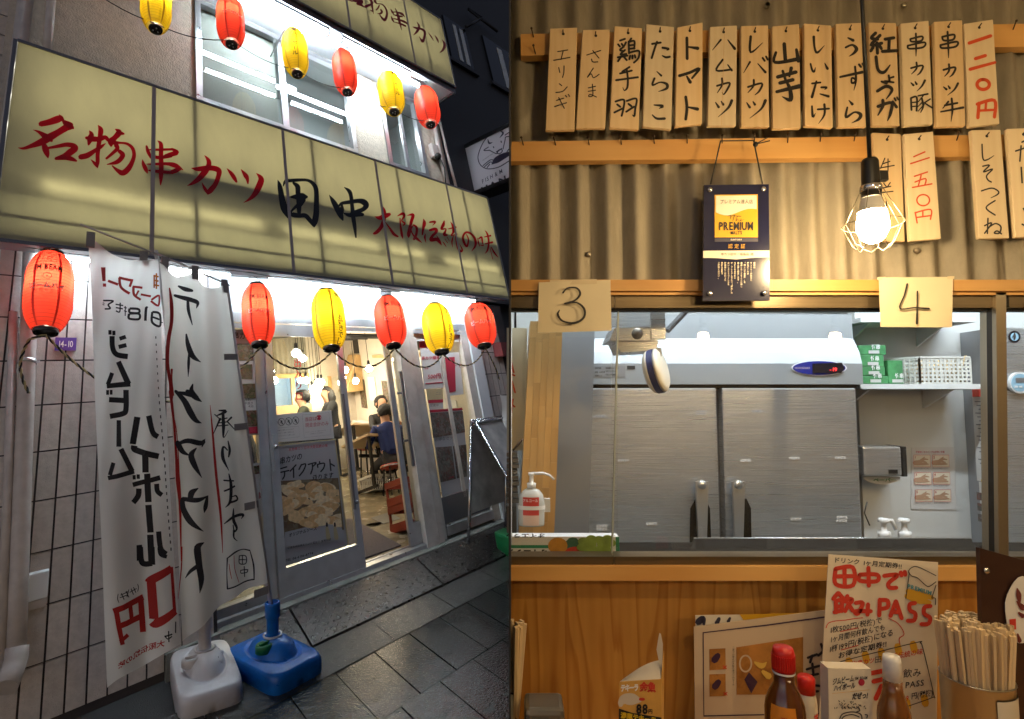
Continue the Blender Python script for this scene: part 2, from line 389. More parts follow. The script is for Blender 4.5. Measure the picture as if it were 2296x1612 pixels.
bp('door_track', 'aluminium', (-.1, 2.1, -.1, -.06, -.034, .0), (-.1, 2.1, -.045, -.01, -.034, -.005), (-.1, 2.1, .0, .03, -.034, .0))
bp('transom_joint', 'alu_dark', (2.31, 2.325, -.014, -.008, 2.34, 2.69), (3.02, 3.03, -.014, -.008, 2.34, 2.69))
# left fixed window
fw = bp('shop_window', 'door_glass', (.1, .56, -.012, -.006, .06, 2.2))
bp('frame', 'aluminium', (.5, .605, -.05, .03, -.03, 2.2), (.1, .5, -.05, .02, -.03, .06), parent=fw)
# sliding door leaf (closed) and the slid one
def leaf(h0, h1, d, hand):
    ob = bp('sliding_door', 'door_glass', (h0 + .06, h1 - .06, d - .004, d + .002, .2, 2.12))
    for a, b in ((h0, h0 + .065), (h1 - .065, h1)): bp('stile', 'aluminium', (a, b, d - .02, d + .02, 0, 2.2), parent=ob)
    bp('rail', 'aluminium', (h0 + .065, h1 - .065, d - .018, d + .018, .0, .2), parent=ob); bp('rail', 'aluminium', (h0 + .065, h1 - .065, d - .018, d + .018, 2.12, 2.2), parent=ob)
    if hand == 'lock':
        m = MB(); m.box(h0 + .012, h0 + .05, d - .05, d - .02, .95, 1.25, P); m.lathe([(.016, 0), (.016, .02), (.01, .025)], 10, P(h0 + .03, d - .05, 1.15), frame(Vector(), -ED, EV).to_3x3()); m.build('lock', 'aluminium', ob)
        m = MB(); m.ball(P(h1 - .03, d - .03, .55), .018); m.build('knob', 'aluminium', ob)
        bp('pull_bar', 'alu_dark', (h1 - .075, h1 - .055, d - .06, d - .03, .5, 1.55), parent=ob)
    else:
        bp('pull_bar', 'alu_dark', (h0 + .12, h0 + .15, d - .09, d - .06, .75, 1.75), (h0 + .06, h0 + .15, d - .075, d - .06, 1.5, 1.52), (h0 + .06, h0 + .15, d - .075, d - .06, 1.0, 1.02), parent=ob)
    return ob
leaf(.585, 1.37, -.075, 'lock'); leaf(1.92, 2.3, -.015, 'pull')
bp('pillar', 'pillar', (2.075, 2.235, -.12, .06, -.17, 2.69)); bp('pillar', 'pillar', (2.243, 2.315, -.11, .06, -.17, 2.69))
# right window with its frame
rw = bp('shop_window', 'door_glass', (2.37, 3.22, -.018, -.012, .36, 2.1))
bp('frame', 'pillar', (2.317, 2.375, -.07, .03, -.03, 2.25), (3.1, 3.22, -.09, .03, -.03, 2.25), (2.375, 3.1, -.06, .03, 2.1, 2.25), (2.72, 2.77, -.05, .0, .3, 2.1), parent=rw)
bp('sill_panel', 'alu_dark', (2.375, 3.1, -.05, .02, .1, .36), parent=rw); bp('sill', 'aluminium', (2.375, 3.1, -.1, .02, .0, .09), parent=rw)
bp('end_post', 'white_panel', (3.225, 3.4, -.12, .05, -.15, 2.69))
# upper storey
bp('upper_wall', 'stucco', (-1.3, .07, 0, .12, 2.75, 6.6), (1.93, 2.42, 0, .12, 4.4, 6.05), (3.12, 3.55, 0, .12, 2.75, 6.6), (.07, 3.12, 0, .12, 2.75, 4.55), (.07, 3.12, 0, .12, 5.9, 6.6))
bp('upper_soffit', 'soffit', (-1.4, 3.42, -.66, .02, 5.93, 5.98)); bp('soffit_trim', 'alu_dark', (-1.4, 3.45, -.67, -.655, 5.9, 5.98), (3.425, 3.45, -.654, .02, 5.9, 5.98))
mat('upper_room', (.26, .28, .27), .9); mat('mesh_curtain', (.3, .31, .27), .9, var=.12, vs=120)
bp('upper_room', 'upper_room', (.05, 3.4, 1.6, 1.65, 4.4, 6.2), (.05, 3.4, .13, 1.65, 5.96, 6.0), (.0, .05, .13, 1.65, 4.4, 6.2), (3.4, 3.45, .13, 1.65, 4.4, 6.2), (.05, 3.4, .13, 1.65, 4.4, 4.45))
def sash(h0, h1, v0, v1, mull):
    w = bp('window', 'pane', (h0, h1, .05, .056, v0, v1))
    fr = [(h0, h0 + .06, -.03, .07, v0, v1), (h1 - .06, h1, -.03, .07, v0, v1), (h0 + .06, h1 - .06, -.03, .07, v0, v0 + .05), (h0 + .06, h1 - .06, -.03, .07, v1 - .06, v1)]
    bp('frame', 'aluminium', *fr, parent=w)
    for a in mull: bp('mullion', 'aluminium', (a, a + .05, .0, .045, v0 + .05, v1 - .06), (a + .06, a + .1, .06, .09, v0 + .05, v1 - .06), parent=w)
    return w
sash(.07, 1.93, 4.55, 5.9, (.97,)); sash(2.42, 3.12, 4.55, 5.9, (2.75,))
bp('curtain', 'mesh_curtain', (.14, .96, .1, .11, 4.55, 5.88))
# fluorescent lamps under the upper soffit
glow("tube_dim", (.85, .95, 1.), 45.); glow("tube_white", (.78, .92, 1.), 110.)
mat('lamp_white', (.8, .82, .84), .4)
def soff(x, y, v=5.86): c = Gc((800 + x / 2.302) / K, (y / 2.302) / K, v); return c
LAMPS = [((40, -40), (590, 200), 'outer strip lamp left of the steel rod under the upper canopy'), ((-160, -25), (610, 320), 'long inner strip lamp left of the rod, against the upper window'),
         ((710, 268), (1195, 525), 'outer strip lamp above the right pair of upper lanterns'), ((750, 378), (1220, 632), 'inner strip lamp running just behind the rightmost yellow upper lantern')]
for a, b, lab in LAMPS:
    a, b = soff(*a), soff(*b); d = (a.y + b.y) / 2; d = min(-.1, max(-.58, d))
    t = thing('strip_lamp', 'lit white fluorescent ' + lab, 'lamp', P(a.x, d, 5.86), 'fluorescent strip lamps under the upper canopy')
    MB().tube([P(a.x, d, 5.86), P(b.x, d, 5.86)], .021, 10).build('tube', 'tube_white', t)
    MB().box(a.x - .03, b.x + .03, d - .035, d + .035, 5.888, 5.929, P).build('housing', 'lamp_white', t)
    for q in (a.x - .02, b.x + .02): MB().box(q - .012, q + .012, d - .025, d + .025, 5.835, 5.887, P).build('end_cap', 'lamp_white', t)
t = thing('strip_lamp', 'lit fluorescent lamp on the ceiling inside the upper room', 'lamp', P(.6, .8, 5.9), 'lamps of the upper room')
MB().tube([P(.4, .75, 5.62), P(2.9, .75, 5.62)], .02, 8).build('tube', 'tube_dim', t); MB().box(.36, 2.94, .73, .77, 5.645, 5.66, P).build('housing', 'lamp_white', t)
MB().tube([P(.97, -.62, 5.93), P(.86, -.05, 5.5)], .009, 6).build('tie_rod', 'aluminium', B)
# fluorescent lamp hidden behind the lower sign, lighting the soffit
for h0, h1, w in ((-.95, .25, 'left'), (.6, 1.8, 'middle'), (2.1, 3.3, 'right')):
    t = thing('strip_lamp', 'fluorescent lamp on the lower soffit above the %s lanterns' % w, 'lamp', P(h0, -.3, 2.66), 'lamps on the lower soffit')
    MB().tube([P(h0, -.3, 2.655), P(h1, -.3, 2.655)], .016, 8).build('tube', 'tube_white', t)
    MB().box(h0 - .03, h1 + .03, -.335, -.265, 2.672, 2.689, P).build('housing', 'lamp_white', t)
# pipes and boxes on the walls
def pipe(name, label, pts, r, material='pvc', brackets=()):
    t = thing(name, label, 'pipe', pts[0]); MB().tube(pts, r, 12).build('pipe', material, t)
    for c in brackets:
        MB().tube([c - EV * .012, c + EV * .012], r * 1.12, 12).build('bracket', 'aluminium', t); MB().box(-.02, .02, -.01, .05, -.008, .008, lambda x, y, z: c + EH * (x + r) + ED * y + EV * z).build('clip', 'aluminium', t)
    return t
c0 = [L(62 * 1, 575, -.23), L(52, 1000, -.23), L(33, 1490, -.23)]
a, b = Lc(70, 560, -.23), Lc(36, 1478, -.23)
pts = [P(a.x + (b.x - a.x) * i / 6, -.23, a.z + (b.z - a.z) * i / 6) for i in range(7)]
dp = pipe('downpipe', 'thick grey plastic downpipe on the tiled wall behind the big red lantern', pts, .042, brackets=[P(a.x + (b.x - a.x) * .32, -.23, a.z + (b.z - a.z) * .32)])
e = pts[-1]; MB().tube([e + EV * .06, e, e - EV * .04 - EH * .01 - ED * .03, e - EV * .08 - EH * .03 - ED * .1], [.05, .05, .05, .05], 12).build('elbow', 'pvc', dp)
pipe('thin_pipe', 'thin pipe running up the wall at the far left edge', [L(30, 700, -.2), L(18, 1100, -.2), L(2, 1480, -.2)], .022)
pipe('thin_pipe', 'grey pipe at the top left corner beside the stucco wall', [L(118, -60, -.06), L(112, 40, -.06), L(104, 130, -.06)], .03)
pipe('conduit', 'pale conduit beside the rightmost upper lantern', [L(972, 270, -.06), L(985, 340, -.06), L(1006, 425, -.06)], .035, 'pvc')
pipe('conduit', 'thin brown conduit at the corner of the stucco wall', [L(985, 270, -.05), L(1003, 345, -.05), L(1028, 440, -.05)], .02, 'pvc')
t = thing('junction_box', 'beige electrical box on the stucco wall below the rightmost upper lantern', 'electrical box', L(976, 350, -.06))
c = Lc(975, 340, -.06); MB().box(c.x - .07, c.x + .06, -.1, -.005, c.z - .12, c.z + .12, P, .012).build('box', 'pvc', t)
MB().ball(P(c.x, -.11, c.z - .1), .05, n=8, m=6).build('plug', 'black', t)
MB().tube([P(c.x + .02, -.12, c.z - .1), P(c.x + .07, -.14, c.z - .28), P(c.x + .06, -.1, c.z - .6)], .009, 5).build('cable', 'black', t)
t = thing('outlet_box', 'small pale outdoor outlet box low on the tiled wall', 'electrical box', L(83, 1340, -.16))
c = Lc(83, 1312, -.165); MB().box(c.x - .052, c.x + .05, -.2, -.153, c.z - .07, c.z + .075, P, .008).build('cover', 'lamp_white', t); MB().box(c.x - .05, c.x + .048, -.19, -.153, c.z - .115, c.z - .072, P).build('outlet', 'pvc', t)
mat('purple', (.11, .05, .33), .4)
ad = thing('address_plate', 'purple house number plate reading 14-10 below the big red lantern', 'plate', L(147, 775, -.17))
c0, c1 = Lc(122, 786, -.17), Lc(172, 757, -.17)
MB().box(c0.x, c1.x, -.168, -.155, c0.z, c1.z, P).build('plate', 'purple', ad)
mat('ink_white', (.85, .85, .85), .5)
text(MB(), '14-10', lambda x, y: P(x, -.1695, y), (c0.x + .015, c0.z + .025), ((c1.x - c0.x) * .3, 0), (0, (c1.z - c0.z) * .68), fit=(c1.x - c0.x) - .03).build('lettering', 'ink_white', ad)
# neighbouring wall and pipes at the top left
nb = thing('neighbour_wall', 'narrow dark tiled wall at the top left behind the pipes', 'wall', P(-1.9, .3, 0))
MB().box(-6, -1.34, .1, .4, -.3, 9, P).build('backing', 'mortar', nb)
for i in range(5):
    for j in range(16): MB().box(-1.45 - i * .2, -1.27 - i * .2, .08, .1, 4. + j * .2, 4.19 + j * .2, P).build('tile', 'tile', nb)
MB().tube([L(62, -40, 0), L(20, 300, 0), L(-20, 560, 0)], .05, 8).build('pipe', 'pvc', nb)
# ================================================================== building next door with its blade sign
N = thing('neighbour_building', 'dark building next door at the upper right with curtained windows', 'building', P(5, .3, 0))
MB().box(3.75, 13, .25, 1, -.3, 12, P).build('wall', 'dark_wall', N)
mat('curtain', (.5, .55, .58), .9, var=.2, vs=30)
def on(x, y): c = Lc((800 + x / 2.302) / K, (y / 2.302) / K, .25); return c.x, c.z
for q in ([(1400, 130), (1530, 190), (1640, 520), (1500, 460)], [(1690, 275), (1890, 390), (1895, 680), (1800, 620)]):
    p = [on(*z) for z in q]; h0, h1 = p[0][0], p[1][0]; v0, v1 = (p[2][1] + p[3][1]) / 2, (p[0][1] + p[1][1]) / 2
    w = MB().box(h0, h1 + .1, .2, .246, v0, v1, P).build('window', 'night_glass', N)
    MB().box(h0 + (h1 - h0) * .45, h0 + (h1 - h0) * .62, .19, .197, v0 + .05, v1 - .1, P).build('curtain', 'curtain', w); MB().box(h1 - .1, h1 - .0, .19, .197, v0 + .05, v1 - .1, P).build('curtain', 'curtain', w)
    MB().box(h0 - .08, h1 + .2, .17, .25, v0 - .1, v0 - .02, P).build('sill', 'dark_wall', w)
MB().box(3.75, 13, .0, .25, 2.7, 2.95, P).build('ledge', 'dark_wall', N); MB().box(3.75, 13, -.2, .24, 1.9, 2.1, P).build('awning', 'dark_red', N)
MB().tube([L(1045, 60, .1), L(1080, 40, .1), L(1050, 20, .1), L(1115, 70, .1)], .03, 5).build('cable', 'black', N)
def Hp(x, y, h):
    r = MLI @ ray(x, y); return CL + r * ((h - CL.x) / r.x)
HB = 4.35
bs_ = thing('blade_sign', 'white hanging sign with pig and fish emblem on the dark building next door', 'sign', P(HB, -.3, 3.5))
tl, bl, tr, br = Hp(1041, 334, HB), Hp(1061, 430, HB), Hp(1141, 263, HB), Hp(1141, 411, HB)
film('sign_white', (.75, .74, .78), .5); glow('sign_tube', (.9, .93, 1.), 7.)
d_far, d_near = (tl.y + bl.y) / 2, -2.3
vt, vb = tl.z, bl.z
MB().box(HB, HB + .006, d_near, d_far, vb, vt, P).build('face', 'sign_white', bs_)
fz = .07; MB().box(HB - .02, HB + .3, d_far, d_far + .08, vb - fz, vt + fz, P).box(HB - .02, HB + .3, d_near, d_far, vt, vt + fz, P).box(HB - .02, HB + .3, d_near, d_far, vb - fz, vb, P).box(HB - .02, HB + .3, d_near - .08, d_near, vb - fz, vt + fz, P).box(HB + .28, HB + .3, d_near, d_far, vb, vt, P).build('frame', 'black', bs_)
for v in (.25, .75): MB().tube([P(HB + .2, d_near + .1, vb + (vt - vb) * v), P(HB + .2, d_far - .1, vb + (vt - vb) * v)], .016, 6).build('tube', 'sign_tube', bs_)
mat('navy_ink', (.035, .035, .07), .5)
zz = zoomed(1380, 300, 4.74)
def bsf(x, y, k=0): q = Hp(*zz(x, y), HB); return P(HB - .002 - k, q.y, q.z)
E_ = [[(1150, 470), (950, 540), (780, 700), (690, 900), (690, 1010), (740, 1090), (840, 1130), (1000, 1100), (1150, 1010)], [(850, 845), (960, 900), (980, 870), (1040, 820)], [(960, 870), (1000, 905), (1050, 860), (1020, 835), (965, 870)], [(1060, 830), (1090, 700), (1100, 650), (1150, 640)],
      [(840, 800), (770, 850), (850, 850)], [(1090, 620), (1150, 580)], [(1120, 870), (1150, 830)], [(760, 1080), (860, 1000), (910, 995)], [(780, 1100), (860, 1030), (890, 1030)], [(820, 1110), (860, 1060)]]
m = MB(); brush(m, E_, bsf, 14); brush(m, [[(830, 680, 6), (850, 740, 30), (900, 730, 6)], [(1015, 555, 6), (1060, 590, 30), (1010, 660, 6)], [(915, 795, 18), (920, 810, 18)], [(1030, 710, 18), (1036, 730, 18)], [(890, 1060, 10), (960, 1000, 90), (1060, 940, 90), (1150, 900, 60)]], bsf)
m.build('emblem', 'navy_ink', bs_)
m = MB(); text(m, 'FISH&M', lambda x, y: bsf(x, y, .0005), (745, 1355), (62, -34), (-14, -85), .01, sp=1.55); text(m, 'HANA', lambda x, y: bsf(x, y, .0005), (735, 1500), (150, -75), (-22, -120), .03, sp=1.15); text(m, 'FUMUKURU', lambda x, y: bsf(x, y, .0005), (755, 1012), (26, -18), (-4, -26), .0, sp=1.1)
m.build('lettering', 'navy_ink', bs_)
# ================================================================== lit fascia signs
film('acrylic', (.58, .55, .42), .62, .35, .05, tcol=(.86, .81, .6), grime=.09)
film('acrylic_red', (.48, .008, .02), .55, .35, .04, tcol=(.85, .0, .012))
mat('sign_black', (.006, .006, .008), .35)
mat('box_inside', (.6, .6, .58), .8); mat('strut', (.1, .1, .1), .7); mat('joint_strip', (.45, .38, .36), .4, metal=.3)
glow('sign_lamp', (1., .97, .78), 7.4); glow('sign_lamp_low', (1., .97, .78), 6.4); glow('sign_lamp_soft', (1., .96, .78), 5.6)
DS = -.7
def sign_box(name, label, h0, h1, v0, v1, joints, top_lamps, tubes, struts):
    t = thing(name, label, 'sign', P(h0, DS, v0))
    hs = [h0] + joints + [h1]
    for a, b in zip(hs, hs[1:]): MB().box(a + .004, b - .004, DS, DS + .005, v0 + .012, v1 - .012, P).build('panel', 'acrylic', t)
    for a in joints: MB().box(a - .014, a + .014, DS - .008, DS - .001, v0, v1, P).build('joint_strip', 'joint_strip', t)
    m = MB(); m.box(h0, h1, DS - .012, DS + .3, v1 - .012, v1 + .01, P).box(h0, h1, DS - .012, DS + .3, v0 - .012, v0 + .012, P).box(h0 - .02, h0, DS - .012, DS + .3, v0, v1, P).box(h1, h1 + .02, DS - .012, DS + .3, v0, v1, P)
    m.build('frame', 'alu_dark', t)
    MB().box(h0, h1, DS + .28, DS + .3, v0, v1, P).build('back_panel', 'box_inside', t)
    for a, b, v in tubes: MB().tube([P(a, DS + (.07 if v > 2.9 else .2), v), P(b, DS + (.07 if v > 2.9 else .2), v)], .016, 8).build('lamp_tube', 'sign_lamp' if v > 2.9 else 'sign_lamp_low', t)
    for v in top_lamps: MB().tube([P(h0 + .02, DS + .22, v), P(h1 - .02, DS + .22, v)], .02, 8).build('lamp_tube', 'sign_lamp_soft', t)
    for q in struts: MB().box(*q, fn=P).build('strut', 'strut', t)
    return t
H0, H1, V0, V1 = -1.18, 3.6, 2.66, 4.17
jh = [Lc(343, 360, DS).x, Lc(645, 440, DS).x, Lc(860, 495, DS).x, Lc(1023, 532, DS).x]
segs = [(-1.0, .42, 3.06), (.62, 1.62, 3.06), (1.75, 2.25, 3.06), (2.55, 3.5, 3.04)]
low = [(-1.15, .95, 2.79), (.97, 3.57, 2.79)]
st = [(h + .28, h + .305, DS + .012, DS + .03, V0, V1) for h in jh] + [(-1.16, 3.58, DS + .012, DS + .03, 2.815, 2.835)]
SG = sign_box('fascia_sign', 'long lit yellow sign with red and black brush characters above the doors', H0, H1, V0, V1, jh, (3.56, 3.8, 4.06), segs + low, st)
# sloping reflector behind the characters
m = MB(); m.slab([P(-.42, DS + .012, 3.43), P(3.58, DS + .012, 3.43), P(3.58, DS + .06, 3.16), P(-.42, DS + .06, 3.16)], ED * .004); m.build('reflector', 'strut', SG)
m = MB(); m.slab([P(-1.15, DS + .05, 2.94), P(3.58, DS + .05, 2.94), P(3.58, DS + .09, 2.97), P(-1.15, DS + .09, 2.97)], ED * .004); m.build('reflector', 'strut', SG)
def on_sign(z, d=DS):
    def f(x, y, k=0): c = Lc(*z(x, y), d); return P(c.x, d - .0035 - k, c.z)
    return f
Z1 = zoomed(40, 340, 5.218); Z2 = zoomed(440, 420, 5.218); Z3 = zoomed(860, 540, 6.042); Z4 = zoomed(1170, 640, 5.218); Z5 = zoomed(1100, 0, 6.378)
CH = [(Z1, 'acrylic_red', [[(470, 290, 90), (600, 262, 105), (770, 205, 120), (825, 195, 50)], [(770, 132, 8), (815, 180, 50), (840, 240, 50)], [(850, 250, 60), (960, 320, 115), (900, 345, 120), (760, 430, 110), (620, 510, 130), (480, 590, 120), (300, 660, 70), (180, 697, 45), (95, 685, 8)], [(860, 270, 70), (980, 340, 70), (1015, 370, 20)],
      [(345, 388, 8), (430, 420, 45), (520, 480, 90), (600, 530, 110), (650, 570, 50)], [(510, 600, 50), (545, 700, 110), (575, 790, 85), (590, 850, 25)], [(600, 690, 40), (760, 660, 60), (900, 635, 75), (1010, 655, 90), (1040, 700, 105), (960, 760, 115), (860, 830, 100), (720, 865, 50)], [(720, 868, 50), (880, 850, 85), (980, 872, 75), (1060, 905, 35)]]),
      (Z1, 'acrylic_red', [[(1275, 400, 10), (1310, 460, 80), (1290, 540, 100), (1265, 630, 40)], [(1225, 520, 50), (1330, 540, 90), (1450, 540, 80), (1540, 512, 70), (1590, 560, 60)], [(1420, 310, 10), (1465, 385, 85), (1455, 500, 80), (1430, 650, 75), (1415, 800, 70), (1415, 930, 65), (1410, 1020, 15)], [(1300, 880, 8), (1370, 950, 55), (1410, 1000, 40)],
      [(1130, 840, 90), (1240, 815, 95), (1360, 740, 70), (1470, 670, 60), (1545, 615, 12)], [(1705, 375, 10), (1770, 430, 100), (1700, 520, 90), (1640, 585, 120), (1640, 650, 50)], [(1845, 455, 40), (1770, 435, 80)], [(1660, 600, 80), (1780, 605, 42), (1900, 620, 45), (1990, 690, 58), (2020, 800, 65), (1990, 920, 75), (1920, 1040, 95), (1830, 1105, 95), (1740, 1060, 60), (1655, 985, 20)],
      [(1720, 640, 80), (1740, 700, 70), (1660, 780, 55), (1560, 865, 40)], [(1770, 740, 60), (1830, 800, 80), (1800, 870, 80), (1720, 930, 70), (1570, 965, 12)]]),
      (Z2, 'acrylic_red', [[(140, 240, 35), (165, 330, 60), (215, 430, 45)], [(180, 300, 22), (340, 300, 42), (560, 295, 40)], [(560, 287, 40), (645, 345, 75), (560, 375, 80), (450, 410, 65)], [(200, 400, 40), (330, 430, 60), (450, 420, 60), (555, 410, 40)], [(325, 150, 10), (380, 215, 70), (380, 400, 75), (385, 600, 80), (380, 760, 65), (372, 885, 18)],
      [(72, 465, 8), (88, 540, 60), (130, 630, 70), (152, 690, 22)], [(140, 540, 12), (300, 540, 45), (480, 535, 55), (620, 565, 80), (745, 635, 15)], [(700, 620, 50), (620, 650, 80), (550, 672, 55)], [(180, 645, 28), (330, 662, 55), (580, 682, 50)]]),
      (Z2, 'acrylic_red', [[(885, 605, 8), (990, 622, 75), (1150, 605, 85), (1270, 612, 90), (1345, 655, 90), (1330, 760, 80), (1280, 880, 82), (1200, 980, 90), (1160, 1030, 40)], [(1165, 1020, 55), (1105, 940, 50), (1060, 845, 6)], [(1105, 395, 8), (1170, 480, 70), (1170, 570, 85), (1100, 680, 105), (1000, 790, 85), (900, 860, 50), (815, 900, 5)]]),
      (Z2, 'acrylic_red', [[(1475, 610, 8), (1545, 690, 60), (1600, 770, 68), (1635, 835, 35)], [(1710, 625, 8), (1785, 725, 75), (1815, 780, 62), (1825, 860, 25)], [(1965, 690, 6), (2045, 790, 95), (1990, 950, 105), (1920, 1060, 78), (1840, 1130, 42), (1750, 1182, 4)]]),
      (Z3, 'sign_black', [[(150, 205, 8), (190, 330, 90), (230, 560, 115), (280, 760, 135), (350, 930, 35)], [(255, 320, 22), (300, 230, 60), (420, 215, 70), (560, 205, 60), (720, 210, 55), (830, 275, 75), (890, 400, 90), (895, 650, 98), (890, 850, 112), (865, 1010, 112), (850, 1110, 22)], [(850, 1080, 70), (760, 970, 85), (680, 890, 85), (560, 890, 85), (440, 870, 95), (405, 825, 40), (460, 755, 50), (530, 690, 60)], [(450, 262, 45), (530, 330, 95), (540, 450, 95), (560, 540, 115), (560, 650, 100), (560, 800, 80), (560, 880, 60)], [(365, 535, 12), (480, 530, 90), (620, 530, 150), (705, 530, 60)], [(645, 580, 100), (580, 690, 75), (530, 750, 45)]]),
      (Z3, 'sign_black', [[(1140, 490, 6), (1220, 620, 90), (1310, 780, 115), (1370, 900, 95), (1405, 980, 25)], [(1330, 705, 35), (1385, 655, 60), (1520, 632, 75), (1700, 608, 85), (1800, 628, 115), (1855, 690, 108), (1800, 765, 85), (1680, 815, 85), (1560, 860, 70)], [(1390, 700, 45), (1380, 780, 95), (1370, 880, 60)], [(1405, 835, 8), (1520, 880, 75), (1660, 870, 85), (1785, 870, 65)], [(1430, 345, 12), (1525, 420, 75), (1560, 520, 75), (1580, 700, 75), (1600, 900, 82), (1630, 1100, 72), (1655, 1310, 30)]]),
      (Z4, 'acrylic_red', [[(125, 265, 8), (210, 285, 70), (300, 252, 85), (370, 225, 55)], [(220, 65, 5), (275, 140, 42), (287, 220, 62), (270, 340, 62), (230, 440, 62), (160, 520, 60), (112, 545, 40)], [(300, 355, 6), (370, 450, 32), (440, 550, 48), (510, 595, 30)]]),
      (Z4, 'acrylic_red', [[(500, 255, 8), (590, 215, 50), (612, 260, 40), (575, 330, 25), (625, 375, 36), (600, 408, 20)], [(545, 290, 20), (555, 420, 32), (575, 560, 42), (595, 635, 6)], [(665, 245, 8), (760, 235, 52), (735, 340, 52), (710, 440, 52), (690, 560, 62), (690, 615, 10)], [(770, 400, 25), (822, 450, 42), (815, 560, 42), (778, 640, 45)], [(770, 400, 20), (728, 480, 22), (765, 570, 25), (830, 635, 45), (905, 695, 10)]]),
      (Z4, 'acrylic_red', [[(935, 300, 6), (950, 370, 60), (930, 470, 42), (915, 565, 22)], [(970, 550, 6), (958, 610, 32), (978, 700, 5)], [(1040, 357, 28), (1130, 350, 36), (1085, 415, 5)], [(1040, 490, 38), (1130, 470, 52), (1150, 512, 50), (1080, 590, 45), (1062, 650, 62), (1150, 640, 60), (1200, 680, 52), (1235, 740, 8)], [(1150, 575, 6), (1190, 640, 30)]]),
      (Z4, 'acrylic_red', [[(1280, 335, 18), (1265, 400, 52), (1235, 470, 35), (1310, 470, 20), (1280, 560, 50), (1330, 570, 28)], [(1255, 680, 8), (1285, 720, 18), (1315, 768, 6)], [(1290, 635, 8), (1335, 700, 12)], [(1328, 600, 8), (1365, 670, 8)], [(1385, 350, 6), (1425, 430, 42), (1430, 520, 40), (1395, 580, 15), (1490, 555, 25)], [(1350, 468, 14), (1470, 440, 32)], [(1430, 590, 14), (1408, 680, 26), (1418, 775, 5)], [(1465, 580, 18), (1485, 700, 30), (1510, 790, 36), (1550, 838, 42), (1580, 815, 28), (1530, 710, 4)]]),
      (Z4, 'acrylic_red', [[(1650, 560, 15), (1682, 640, 26), (1660, 760, 32), (1610, 690, 42), (1592, 600, 36), (1640, 528, 36), (1720, 545, 36), (1790, 630, 42), (1800, 740, 40), (1740, 835, 8)]]),
      (Z4, 'acrylic_red', [[(1835, 620, 8), (1850, 690, 22), (1868, 765, 6)], [(1855, 632, 20), (1900, 606, 32), (1915, 680, 26), (1930, 740, 12)], [(1870, 735, 10), (1930, 745, 20)], [(1955, 490, 5), (2000, 560, 32), (2020, 700, 32), (2000, 820, 30), (1960, 875, 8)], [(1950, 602, 18), (2050, 580, 32)], [(1960, 717, 18), (2080, 690, 36)], [(2040, 780, 10), (2085, 970, 10)], [(2060, 770, 12), (2110, 860, 30), (2175, 940, 8)]])]
for z, mm, st in CH: brush(MB(), st, on_sign(z), lift=.0003).build('character', mm, SG)
# upper sign
bot = [Lc(774, 52, DS), Lc(923, 141, DS), Lc(1032, 195, DS)]
U0 = 6.0; jj = [Lc((1100 + 60 / 6.378) / K, (260 / 6.378) / K, DS).x, Lc((1100 + 1300 / 6.378) / K, (600 / 6.378) / K, DS).x]
US = sign_box('upper_fascia_sign', 'upper lit yellow sign with red brush characters, at the top edge', -1.3, 3.43, U0, 7.3, [.3] + jj, (6.3, 6.65, 7.), [], [(h + .3, h + .32, DS + .012, DS + .03, U0, 7.3) for h in [.3] + jj])
UC = [[[(-60, -40, 40), (60, -20, 60), (150, 40, 10)], [(160, 10, 50), (290, 20, 90), (330, 50, 70), (240, 75, 40), (320, 100, 50), (390, 152, 10)]],
      [[(410, 135, 55), (500, 100, 50), (575, 60, 12)], [(470, -30, 30), (530, 20, 55), (545, 120, 45), (575, 285, 8)], [(500, 200, 5), (550, 230, 30)], [(600, 20, 60), (640, 75, 22), (740, 90, 20), (820, 170, 30), (848, 290, 42), (810, 405, 55), (760, 380, 40), (690, 290, 10)], [(690, 110, 25), (670, 160, 35), (630, 205, 30)], [(720, 200, 30), (745, 240, 42), (720, 275, 40), (655, 278, 8)]],
      [[(920, 180, 6), (960, 250, 40), (990, 290, 10)], [(960, 248, 18), (1050, 250, 26), (1150, 285, 48), (1210, 345, 8)], [(980, 300, 20), (1090, 330, 36), (1160, 340, 30)], [(1015, 170, 8), (1068, 300, 48), (1100, 430, 48), (1145, 615, 8)], [(930, 325, 6), (960, 400, 36), (1000, 465, 8)], [(970, 375, 12), (1110, 412, 36), (1220, 455, 42), (1300, 525, 8)], [(1015, 455, 12), (1130, 490, 36), (1225, 532, 36)]],
      [[(1370, 545, 6), (1440, 572, 42), (1540, 590, 42), (1612, 640, 46), (1612, 740, 46), (1580, 840, 56), (1550, 820, 40), (1500, 740, 5)], [(1455, 445, 5), (1500, 540, 48), (1460, 640, 52), (1390, 712, 10)]],
      [[(1685, 660, 5), (1750, 750, 26), (1795, 825, 8)], [(1820, 715, 5), (1870, 800, 36), (1900, 875, 6)], [(1965, 805, 5), (2022, 900, 52), (1990, 1010, 48), (1920, 1075, 4)]]]
mat('paint_red', (.3, .01, .02), .45)
for st in UC: brush(MB(), st, on_sign(Z5), lift=.0003).build('character', 'paint_red', US)
